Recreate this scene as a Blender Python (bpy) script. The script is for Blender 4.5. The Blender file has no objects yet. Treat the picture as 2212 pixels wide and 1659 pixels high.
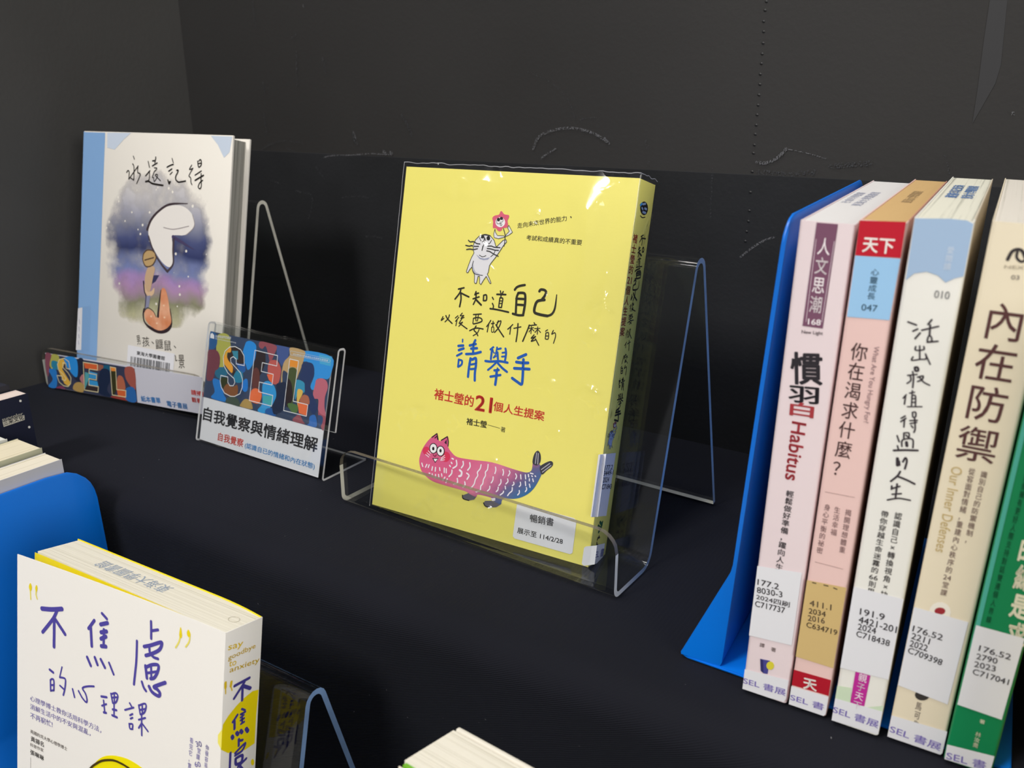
import bpy, bmesh, math, random
from mathutils import Matrix, Vector, noise
from mathutils.geometry import tessellate_polygon
PI = math.pi
sc = bpy.context.scene
C = sc.collection
CM = 0.01

# ---------------------------------------------------------------- camera
cd = bpy.data.cameras.new('camera'); cam = bpy.data.objects.new('camera', cd); C.objects.link(cam)
_R, _U, _F = Vector((0.836975, 0.547242, 0.000126)), Vector((-0.174135, 0.266111, 0.948083)), Vector((-0.518797, 0.793543, -0.318023))
m = Matrix.Identity(4)
for i in range(3):
    m[i][0], m[i][1], m[i][2] = _R[i], _U[i], -_F[i]
m.translation = Vector((0, 0, 0.25606))
cam.matrix_world = m
cd.sensor_fit = 'HORIZONTAL'; cd.sensor_width = 36; cd.lens = 36 * 1862.6 / 2212
cd.clip_start = 0.01; cd.clip_end = 50
cd.dof.use_dof = True; cd.dof.focus_distance = 0.50; cd.dof.aperture_fstop = 14.0
sc.camera = cam
# ---------------------------------------------------------------- world, room lamps and an added fill
w = bpy.data.worlds.new('world'); sc.world = w; w.use_nodes = True
w.node_tree.nodes['Background'].inputs[0].default_value = (0.97, 0.975, 1.0, 1)
w.node_tree.nodes['Background'].inputs[1].default_value = 0.24

def area(name, loc, target, sx, sy, power, col=(1, 0.97, 0.92)):
    l = bpy.data.lights.new(name, 'AREA'); l.shape = 'RECTANGLE'; l.size = sx; l.size_y = sy; l.energy = power; l.color = col
    o = bpy.data.objects.new(name, l); C.objects.link(o); o.location = loc
    o.rotation_euler = (Vector(target) - Vector(loc)).to_track_quat('-Z', 'Y').to_euler()
    return o
# ceiling troffers of the room, plus an added side fill
area('ceiling_lamp_front', (-1.15, -1.35, 1.75), (-1.15, -1.35, 0), 1.2, 0.6, 144)
area('side_fill_right', (1.9, -0.7, 0.75), (-0.2, 0.4, 0.1), 1.4, 1.0, 30, (1.0, 0.97, 0.9))  # added fill, no real source: lifts spines and acrylic edges, little on the table
area('ceiling_lamp_over', (-0.55, 0.05, 1.75), (-0.55, 0.05, 0), 1.2, 0.3, 18)
sc.view_settings.view_transform = 'Standard'; sc.view_settings.look = 'None'
sc.view_settings.exposure = 0.0; sc.view_settings.gamma = 1.0; sc.view_settings.use_curve_mapping = False
sc.cycles.max_bounces = 12; sc.cycles.transparent_max_bounces = 24
sc.cycles.sample_clamp_indirect = 6

# ---------------------------------------------------------------- materials
def lin(h):
    v = [int(h[i:i + 2], 16) / 255 for i in (0, 2, 4)]
    return tuple(x / 12.92 if x <= 0.04045 else ((x + 0.055) / 1.055) ** 2.4 for x in v) + (1,)
MATS = {}
def new(name):
    mt = bpy.data.materials.new(name); mt.use_nodes = True
    return mt, mt.node_tree.nodes, mt.node_tree.links, mt.node_tree.nodes['Principled BSDF']
def flat(h, rough=0.55, spec=0.4, name=None, bump=None):
    k = ('f', h, rough, spec, bump)
    if k in MATS: return MATS[k]
    mt, N, L, B = new(name or 'colour_' + h)
    B.inputs['Base Color'].default_value = lin(h); B.inputs['Roughness'].default_value = rough
    B.inputs['Specular IOR Level'].default_value = spec
    if bump:
        tc = N.new('ShaderNodeTexCoord'); n = N.new('ShaderNodeTexNoise'); n.inputs['Scale'].default_value = bump[0]
        b = N.new('ShaderNodeBump'); b.inputs['Strength'].default_value = bump[1]; b.inputs['Distance'].default_value = 0.0005
        L.new(tc.outputs['Object'], n.inputs['Vector']); L.new(n.outputs['Fac'], b.inputs['Height']); L.new(b.outputs['Normal'], B.inputs['Normal'])
    MATS[k] = mt
    return mt
def ink(h):
    return flat(h, 0.5, 0.3)
def mottled(name, h1, h2, scale, rough, spec, detail=4, bump=0.0, bscale=None, stretch=(1, 1, 1), coord='Object'):
    if name in MATS: return MATS[name]
    mt, N, L, B = new(name)
    tc = N.new('ShaderNodeTexCoord'); mp = N.new('ShaderNodeMapping'); mp.inputs['Scale'].default_value = stretch
    n = N.new('ShaderNodeTexNoise'); n.inputs['Scale'].default_value = scale; n.inputs['Detail'].default_value = detail
    r = N.new('ShaderNodeValToRGB'); r.color_ramp.elements[0].color = lin(h1); r.color_ramp.elements[1].color = lin(h2)
    r.color_ramp.elements[0].position = 0.35; r.color_ramp.elements[1].position = 0.68
    L.new(tc.outputs[coord], mp.inputs['Vector']); L.new(mp.outputs[0], n.inputs['Vector']); L.new(n.outputs['Fac'], r.inputs['Fac']); L.new(r.outputs[0], B.inputs['Base Color'])
    B.inputs['Roughness'].default_value = rough; B.inputs['Specular IOR Level'].default_value = spec
    if bump:
        n2 = N.new('ShaderNodeTexNoise'); n2.inputs['Scale'].default_value = bscale or scale * 6; n2.inputs['Detail'].default_value = 6
        b = N.new('ShaderNodeBump'); b.inputs['Strength'].default_value = bump; b.inputs['Distance'].default_value = 0.001
        L.new(mp.outputs[0], n2.inputs['Vector']); L.new(n2.outputs['Fac'], b.inputs['Height']); L.new(b.outputs['Normal'], B.inputs['Normal'])
    MATS[name] = mt
    return mt
WALL = mottled('black_painted_board', '2f2e2e', '363535', 3.0, 0.7, 0.22, 5, 0.18, 260)
WALL_LOW = mottled('black_paper', '202123', '2a2b2e', 9.0, 0.7, 0.2, 6, 0.25, 300)
WALL_SIDE = mottled('side_wall_board', '424140', '4d4c4b', 3.0, 0.65, 0.3, 5, 0.15, 260)
FLOOR = mottled('grey_floor', '6a6762', '7a7770', 4.0, 0.6, 0.4)
PAPER = flat('e6e6ec', 0.45, 0.4, 'sticker_paper')

def cloth_mat():
    mt, N, L, B = new('black_twill_cloth')
    tc = N.new('ShaderNodeTexCoord')
    # diagonal twill ribs; the direction follows the weave across the top and the drop
    mp = N.new('ShaderNodeMapping'); mp.inputs['Rotation'].default_value = (0, math.radians(25), 0)
    wv = N.new('ShaderNodeTexWave'); wv.bands_direction = 'Z'; wv.inputs['Scale'].default_value = 320; wv.inputs['Distortion'].default_value = 0.6; wv.inputs['Detail'].default_value = 1.0; wv.inputs['Detail Scale'].default_value = 0.3
    n = N.new('ShaderNodeTexNoise'); n.inputs['Scale'].default_value = 900
    L.new(tc.outputs['Object'], mp.inputs['Vector']); L.new(mp.outputs[0], wv.inputs['Vector']); L.new(tc.outputs['Object'], n.inputs['Vector'])
    mx = N.new('ShaderNodeMath'); mx.operation = 'MULTIPLY_ADD'; mx.inputs[1].default_value = 0.5
    L.new(n.outputs['Fac'], mx.inputs[0]); L.new(wv.outputs['Fac'], mx.inputs[2])
    b = N.new('ShaderNodeBump'); b.inputs['Distance'].default_value = 0.0008
    ge = N.new('ShaderNodeNewGeometry'); sz = N.new('ShaderNodeSeparateXYZ'); L.new(ge.outputs['True Normal'], sz.inputs[0])
    ab = N.new('ShaderNodeMath'); ab.operation = 'ABSOLUTE'; L.new(sz.outputs[2], ab.inputs[0])
    rm = N.new('ShaderNodeMapRange'); rm.inputs['To Min'].default_value = 0.5; rm.inputs['To Max'].default_value = 0.12; L.new(ab.outputs[0], rm.inputs['Value']); L.new(rm.outputs[0], b.inputs['Strength'])
    L.new(mx.outputs[0], b.inputs['Height']); L.new(b.outputs['Normal'], B.inputs['Normal'])
    n2 = N.new('ShaderNodeTexNoise'); n2.inputs['Scale'].default_value = 5; r = N.new('ShaderNodeValToRGB')
    r.color_ramp.elements[0].color = lin('15161a'); r.color_ramp.elements[1].color = lin('20212a')
    L.new(tc.outputs['Object'], n2.inputs['Vector']); L.new(n2.outputs['Fac'], r.inputs['Fac']); L.new(r.outputs[0], B.inputs['Base Color'])
    B.inputs['Roughness'].default_value = 0.85; B.inputs['Specular IOR Level'].default_value = 0.06
    B.inputs['Sheen Weight'].default_value = 0.04; B.inputs['Sheen Roughness'].default_value = 0.4; B.inputs['Sheen Tint'].default_value = (0.7, 0.8, 1, 1)
    return mt
CLOTH = cloth_mat()

def schlick(N, L, normal, f0, k=1.0, graze=1.0):
    """mirror share of a clear sheet, the same from both sides"""
    lw = N.new('ShaderNodeLayerWeight'); lw.inputs['Blend'].default_value = 0.5
    if normal is not None: L.new(normal, lw.inputs['Normal'])
    p = N.new('ShaderNodeMath'); p.operation = 'POWER'; p.inputs[1].default_value = 5.0; L.new(lw.outputs['Facing'], p.inputs[0])
    m_ = N.new('ShaderNodeMath'); m_.operation = 'MULTIPLY_ADD'; m_.inputs[1].default_value = (1 - f0) * k * graze; m_.inputs[2].default_value = f0 * k; L.new(p.outputs[0], m_.inputs[0])
    return m_.outputs[0]
def acrylic():
    mt, N, L, B = new('clear_acrylic'); N.remove(B)
    out = N['Material Output']; tr = N.new('ShaderNodeBsdfTransparent'); tr.inputs[0].default_value = (0.97, 0.98, 0.98, 1)
    gl = N.new('ShaderNodeBsdfGlossy'); gl.inputs['Roughness'].default_value = 0.03
    F = schlick(N, L, None, 0.045)
    mx = N.new('ShaderNodeMixShader'); L.new(F, mx.inputs[0]); L.new(tr.outputs[0], mx.inputs[1]); L.new(gl.outputs[0], mx.inputs[2]); L.new(mx.outputs[0], out.inputs[0])
    return mt
def acrylic_edge(h, a, name):
    mt, N, L, B = new(name)
    out = N['Material Output']; tr = N.new('ShaderNodeBsdfTransparent'); tr.inputs[0].default_value = (0.9, 0.9, 0.88, 1)
    B.inputs['Base Color'].default_value = lin(h); B.inputs['Roughness'].default_value = 0.25
    tc = N.new('ShaderNodeTexCoord'); n = N.new('ShaderNodeTexNoise'); n.inputs['Scale'].default_value = 60
    mr = N.new('ShaderNodeMapRange'); mr.inputs['From Min'].default_value = 0.3; mr.inputs['From Max'].default_value = 0.7; mr.inputs['To Min'].default_value = a - 0.12; mr.inputs['To Max'].default_value = a + 0.12
    L.new(tc.outputs['Object'], n.inputs['Vector']); L.new(n.outputs['Fac'], mr.inputs['Value'])
    mx = N.new('ShaderNodeMixShader'); L.new(mr.outputs[0], mx.inputs[0]); L.new(tr.outputs[0], mx.inputs[1]); L.new(B.outputs[0], mx.inputs[2]); L.new(mx.outputs[0], out.inputs[0])
    return mt
ACR = acrylic(); ACR_E = acrylic_edge('f2efe2', 0.92, 'sawn_acrylic_edge'); ACR_B = acrylic_edge('94b8ea', 0.85, 'bluish_acrylic_edge'); ACR_HL = acrylic_edge('c8c4b8', 0.38, 'acrylic_bend_highlight'); ACR_T = acrylic_edge('6e675c', 0.8, 'lip_top_refraction'); ACR_W = acrylic_edge('f4f4f6', 0.92, 'polished_acrylic_edge')

def film_mat(name, strength, scale, gloss_amt):
    mt, N, L, B = new(name); N.remove(B)
    out = N['Material Output']; tr = N.new('ShaderNodeBsdfTransparent'); gl = N.new('ShaderNodeBsdfGlossy'); gl.inputs['Roughness'].default_value = 0.12
    tc = N.new('ShaderNodeTexCoord'); n = N.new('ShaderNodeTexNoise'); n.inputs['Scale'].default_value = scale; n.inputs['Detail'].default_value = 3; n.inputs['Distortion'].default_value = 1.2
    b = N.new('ShaderNodeBump'); b.inputs['Strength'].default_value = strength; b.inputs['Distance'].default_value = 0.004
    lo = N.new('ShaderNodeTexNoise'); lo.inputs['Scale'].default_value = scale * 0.55; L.new(tc.outputs['Object'], lo.inputs['Vector'])
    mk = N.new('ShaderNodeMapRange'); mk.inputs['From Min'].default_value = 0.60; mk.inputs['From Max'].default_value = 0.72; L.new(lo.outputs['Fac'], mk.inputs['Value'])
    hh = N.new('ShaderNodeMath'); hh.operation = 'MULTIPLY'; L.new(mk.outputs[0], hh.inputs[0]); L.new(n.outputs['Fac'], hh.inputs[1])
    L.new(tc.outputs['Object'], n.inputs['Vector']); L.new(hh.outputs[0], b.inputs['Height']); L.new(b.outputs['Normal'], gl.inputs['Normal'])
    F = schlick(N, L, b.outputs['Normal'], 0.04, gloss_amt, 0.45)
    mx = N.new('ShaderNodeMixShader'); L.new(F, mx.inputs[0]); L.new(tr.outputs[0], mx.inputs[1]); L.new(gl.outputs[0], mx.inputs[2]); L.new(mx.outputs[0], out.inputs[0])
    return mt
RIM = acrylic_edge('c0c0c6', 0.55, 'film_rim')
FILM = film_mat('plastic_jacket_film', 0.8, 70, 1.3)
TAPEF = film_mat('clear_tape_film', 0.1, 60, 1.2)

def pages(name, axis, h1, h2, freq, dark=0.5):
    """page edges: thin uneven sheets stacked along one axis"""
    if name in MATS: return MATS[name]
    mt, N, L, B = new(name)
    tc = N.new('ShaderNodeTexCoord'); sp = N.new('ShaderNodeMapping')
    s = [4, 4, 4]; s[axis] = freq; sp.inputs['Scale'].default_value = s
    n = N.new('ShaderNodeTexNoise'); n.inputs['Scale'].default_value = 1; n.inputs['Detail'].default_value = 5; n.inputs['Roughness'].default_value = 0.7
    r = N.new('ShaderNodeValToRGB'); r.color_ramp.elements[0].color = lin(h1); r.color_ramp.elements[1].color = lin(h2)
    r.color_ramp.elements[0].position = 0.30; r.color_ramp.elements[1].position = dark
    L.new(tc.outputs['Object'], sp.inputs['Vector']); L.new(sp.outputs[0], n.inputs['Vector']); L.new(n.outputs['Fac'], r.inputs['Fac']); L.new(r.outputs[0], B.inputs['Base Color'])
    b = N.new('ShaderNodeBump'); b.inputs['Strength'].default_value = 0.4; b.inputs['Distance'].default_value = 0.0006; L.new(n.outputs['Fac'], b.inputs['Height']); L.new(b.outputs['Normal'], B.inputs['Normal'])
    B.inputs['Roughness'].default_value = 0.85; B.inputs['Specular IOR Level'].default_value = 0.1
    MATS[name] = mt
    return mt

def ramp_mat(name, fn):
    mt, N, L, B = new(name); B.inputs['Roughness'].default_value = 0.5; B.inputs['Specular IOR Level'].default_value = 0.3
    fn(N, L, B); return mt
def _catfish(N, L, B):
    tc = N.new('ShaderNodeTexCoord'); sx = N.new('ShaderNodeSeparateXYZ'); L.new(tc.outputs['Object'], sx.inputs[0])
    n = N.new('ShaderNodeTexNoise'); n.inputs['Scale'].default_value = 90; n.inputs['Detail'].default_value = 6; L.new(tc.outputs['Object'], n.inputs['Vector'])
    a = N.new('ShaderNodeMath'); a.operation = 'MULTIPLY_ADD'; a.inputs[1].default_value = -1.0; L.new(sx.outputs[2], a.inputs[0]); L.new(sx.outputs[0], a.inputs[2])
    b = N.new('ShaderNodeMath'); b.operation = 'MULTIPLY_ADD'; b.inputs[1].default_value = 0.018; L.new(n.outputs['Fac'], b.inputs[0]); L.new(a.outputs[0], b.inputs[2])
    mr = N.new('ShaderNodeMapRange'); mr.inputs['From Min'].default_value = 0.030; mr.inputs['From Max'].default_value = 0.092; L.new(b.outputs[0], mr.inputs['Value'])
    r = N.new('ShaderNodeValToRGB'); e = r.color_ramp.elements; e[0].color = lin('d8608a'); e[0].position = 0.0; e[1].color = lin('2f6aa0'); e[1].position = 0.92
    for p, h in ((0.45, 'd87a9c'), (0.62, 'a8628c'), (0.72, '66608c')):
        x = e.new(p); x.color = lin(h)
    L.new(mr.outputs[0], r.inputs['Fac']); L.new(r.outputs[0], B.inputs['Base Color'])
def _coral(N, L, B):
    tc = N.new('ShaderNodeTexCoord'); n = N.new('ShaderNodeTexNoise'); n.inputs['Scale'].default_value = 45; n.inputs['Detail'].default_value = 3; L.new(tc.outputs['Object'], n.inputs['Vector'])
    r = N.new('ShaderNodeValToRGB'); e = r.color_ramp.elements; e[0].color = lin('d07848'); e[0].position = 0.35; e[1].color = lin('e8b090'); e[1].position = 0.65
    L.new(n.outputs['Fac'], r.inputs['Fac']); L.new(r.outputs[0], B.inputs['Base Color'])
def _wash(N, L, B):
    """watercolour wash: soft oval of grey, indigo, violet and olive on cream paper"""
    tc = N.new('ShaderNodeTexCoord'); sx = N.new('ShaderNodeSeparateXYZ'); L.new(tc.outputs['Object'], sx.inputs[0])
    n = N.new('ShaderNodeTexNoise'); n.inputs['Scale'].default_value = 38; n.inputs['Detail'].default_value = 6; L.new(tc.outputs['Object'], n.inputs['Vector'])
    nl = N.new('ShaderNodeTexNoise'); nl.inputs['Scale'].default_value = 15; nl.inputs['Detail'].default_value = 3; L.new(tc.outputs['Object'], nl.inputs['Vector'])
    def mth(op, a, b_=None, c=None):
        k = N.new('ShaderNodeMath'); k.operation = op
        for i, v in enumerate((a, b_, c)):
            if v is None: continue
            if isinstance(v, (int, float)): k.inputs[i].default_value = v
            else: L.new(v, k.inputs[i])
        return k.outputs[0]
    zz = mth('MULTIPLY_ADD', nl.outputs['Fac'], 0.05, sx.outputs[2])
    mr = N.new('ShaderNodeMapRange'); mr.inputs['From Min'].default_value = 0.078; mr.inputs['From Max'].default_value = 0.210; L.new(zz, mr.inputs['Value'])
    r = N.new('ShaderNodeValToRGB'); e = r.color_ramp.elements; e[0].color = lin('e4e0cc'); e[0].position = 0.0; e[1].color = lin('d0cdd0'); e[1].position = 1.0
    for p, h in ((0.14, 'c2c09c'), (0.24, '8c8c70'), (0.31, 'b08cb4'), (0.36, 'a88ac0'), (0.42, '7c88bc'), (0.52, '6f7aa8'), (0.58, '343c68'), (0.66, '4c5480'), (0.76, '80849c'), (0.86, 'a8a8b8')):
        x = e.new(p); x.color = lin(h)
    L.new(mr.outputs[0], r.inputs['Fac'])
    dx = mth('MULTIPLY', mth('SUBTRACT', sx.outputs[0], 0.100), 1 / 0.059); dz = mth('MULTIPLY', mth('SUBTRACT', sx.outputs[2], 0.130), 1 / 0.060)
    d2 = mth('ADD', mth('POWER', mth('ABSOLUTE', dx), 2.6), mth('POWER', mth('ABSOLUTE', dz), 2.4))
    mask = mth('SUBTRACT', mth('MULTIPLY_ADD', n.outputs['Fac'], 1.6, 0.35), d2)
    mm = N.new('ShaderNodeMapRange'); mm.inputs['From Min'].default_value = -0.10; mm.inputs['From Max'].default_value = 0.5; L.new(mask, mm.inputs['Value'])
    m2 = mth('MULTIPLY', mm.outputs[0], mth('MULTIPLY_ADD', n.outputs['Fac'], 2.4, -0.35))
    # white flecks
    v = N.new('ShaderNodeTexVoronoi'); v.inputs['Scale'].default_value = 110; L.new(tc.outputs['Object'], v.inputs['Vector'])
    fl = mth('GREATER_THAN', v.outputs['Distance'], 0.13)
    mx = N.new('ShaderNodeMix'); mx.data_type = 'RGBA'; mx.inputs['A'].default_value = lin('ebe6de')
    mx.inputs['Factor'].default_value = 1.0; L.new(r.outputs[0], mx.inputs['B']); L.new(mx.outputs['Result'], B.inputs['Base Color'])
    out = N['Material Output']; tr = N.new('ShaderNodeBsdfTransparent'); ms = N.new('ShaderNodeMixShader'); L.new(mth('MINIMUM', mth('MULTIPLY', m2, fl), 1.0), ms.inputs[0]); L.new(tr.outputs[0], ms.inputs[1]); L.new(B.outputs[0], ms.inputs[2]); L.new(ms.outputs[0], out.inputs[0])
def _chalk(th, h):
    def f(N, L, B):
        out = N['Material Output']; tc = N.new('ShaderNodeTexCoord'); n = N.new('ShaderNodeTexNoise'); n.inputs['Scale'].default_value = 1300; n.inputs['Detail'].default_value = 2; L.new(tc.outputs['Object'], n.inputs['Vector'])
        g = N.new('ShaderNodeMapRange'); g.inputs['From Min'].default_value = th; g.inputs['From Max'].default_value = th + 0.1; L.new(n.outputs['Fac'], g.inputs['Value'])
        tr = N.new('ShaderNodeBsdfTransparent'); mx = N.new('ShaderNodeMixShader'); B.inputs['Base Color'].default_value = lin(h); B.inputs['Roughness'].default_value = 0.8
        L.new(g.outputs[0], mx.inputs[0]); L.new(tr.outputs[0], mx.inputs[1]); L.new(B.outputs[0], mx.inputs[2]); L.new(mx.outputs[0], out.inputs[0])
    return f
def _tape(N, L, B):
    B.inputs['Base Color'].default_value = lin('3a3a3c'); B.inputs['Roughness'].default_value = 0.45
SPECIAL = {'PAPER': lambda: PAPER, 'FILM': lambda: TAPEF, 'LIGHTBLUE': lambda: flat('86aede', 0.4, 0.4, 'light_blue_print'),
           'CATFISH': lambda: ramp_mat('pink_to_blue_print', _catfish), 'CORAL': lambda: ramp_mat('orange_watercolour', _coral), 'WASH': lambda: ramp_mat('watercolour_wash', _wash),
           'CHALK': lambda: ramp_mat('chalky_scuff', _chalk(0.47, '646468')), 'CHALKF': lambda: ramp_mat('faint_scuff', _chalk(0.53, '424347')), 'TAPE': lambda: ramp_mat('dark_tape', _tape)}
_sp = {}
def col(c):
    if c in SPECIAL:
        if c not in _sp: _sp[c] = SPECIAL[c]()
        return _sp[c]
    return ink(c)

# ---------------------------------------------------------------- object helpers
def obj(name, bm, mats, parent=None, smooth=False):
    me = bpy.data.meshes.new(name)
    if not isinstance(mats, (list, tuple)): mats = [mats]
    for x in mats: me.materials.append(x)
    bm.to_mesh(me); bm.free()
    if smooth:
        for p in me.polygons: p.use_smooth = True
        me.set_sharp_from_angle(angle=math.radians(40))
    o = bpy.data.objects.new(name, me); C.objects.link(o)
    if parent is not None: o.parent = parent
    return o
def tag(o, label, cat=None, group=None, kind=None):
    if label: o['label'] = label
    if cat: o['category'] = cat
    if group: o['group'] = group
    if kind: o['kind'] = kind
    return o
def thing(name, mat, label, cat, group=None):
    o = bpy.data.objects.new(name, None); C.objects.link(o); o.empty_display_size = 0.02
    o.matrix_world = mat
    return tag(o, label, cat, group)
def frame(o, R, N, U):
    m = Matrix.Identity(4)
    for i in range(3):
        m[i][0], m[i][1], m[i][2] = R[i], N[i], U[i]; m[i][3] = o[i] * CM
    return m
def yawframe(o, yaw):
    c, s = math.cos(yaw), math.sin(yaw)
    return frame(o, (c, s, 0), (-s, c, 0), (0, 0, 1))
def BM(): return bmesh.new()
def box(bm, x0, x1, y0, y1, z0, z1, bev=0.0, mi=0, segs=2):
    vs = [bm.verts.new((x * CM, y * CM, z * CM)) for x in (x0, x1) for y in (y0, y1) for z in (z0, z1)]
    fs = [bm.faces.new([vs[i] for i in q]) for q in ((0, 1, 3, 2), (4, 6, 7, 5), (0, 4, 5, 1), (2, 3, 7, 6), (0, 2, 6, 4), (1, 5, 7, 3))]
    for f in fs: f.material_index = mi
    if bev:
        es = list({e for f in fs for e in f.edges})
        r = bmesh.ops.bevel(bm, geom=es, offset=bev * CM, segments=segs, affect='EDGES', profile=0.5)
        for f in r['faces']: f.material_index = mi
    return fs
def loft(bm, rings, closed=True, caps=True, mi=0, capmi=None, facemi=None):
    """skin equal-length rings of points (cm)"""
    V = [[bm.verts.new((p[0] * CM, p[1] * CM, p[2] * CM)) for p in r] for r in rings]
    n = len(V[0])
    for a, b in zip(V, V[1:]):
        for i in range(n if closed else n - 1):
            j = (i + 1) % n
            f = bm.faces.new((a[i], a[j], b[j], b[i])); f.material_index = facemi[i] if facemi else mi
    if caps:
        for r in (V[0], V[-1]):
            f = bm.faces.new(r); f.material_index = mi if capmi is None else capmi
    bmesh.ops.recalc_face_normals(bm, faces=bm.faces)
def prism(bm, poly, z0, z1, mi=0):
    loft(bm, [[(x, y, z0) for x, y in poly], [(x, y, z1) for x, y in poly]], mi=mi)
def fillet(pts, radii, n=7):
    out = []
    for i, p in enumerate(pts):
        r = radii[i]
        if i in (0, len(pts) - 1) or r <= 0: out.append(p); continue
        a, b = Vector(pts[i - 1]), Vector(pts[i + 1]); p = Vector(p)
        d1 = (a - p).normalized(); d2 = (b - p).normalized(); ang = d1.angle(d2); t = r / math.tan(ang / 2)
        s, e = p + d1 * t, p + d2 * t
        c = p + (d1 + d2).normalized() * (r / math.sin(ang / 2))
        a0 = math.atan2((s - c).y, (s - c).x); a1 = math.atan2((e - c).y, (e - c).x); da = a1 - a0
        while da > PI: da -= 2 * PI
        while da < -PI: da += 2 * PI
        out += [(c.x + r * math.cos(a0 + da * k / n), c.y + r * math.sin(a0 + da * k / n)) for k in range(n + 1)]
    return out
def offset_loop(line, t):
    """closed outline of thickness t around an open 2-D centreline"""
    L_, R_ = [], []
    for i, p in enumerate(line):
        a = Vector(line[max(0, i - 1)]); b = Vector(line[min(len(line) - 1, i + 1)]); d = (b - a).normalized(); n = Vector((-d.y, d.x))
        q = Vector(p); L_.append(tuple(q + n * t / 2)); R_.append(tuple(q - n * t / 2))
    return L_ + R_[::-1]

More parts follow.
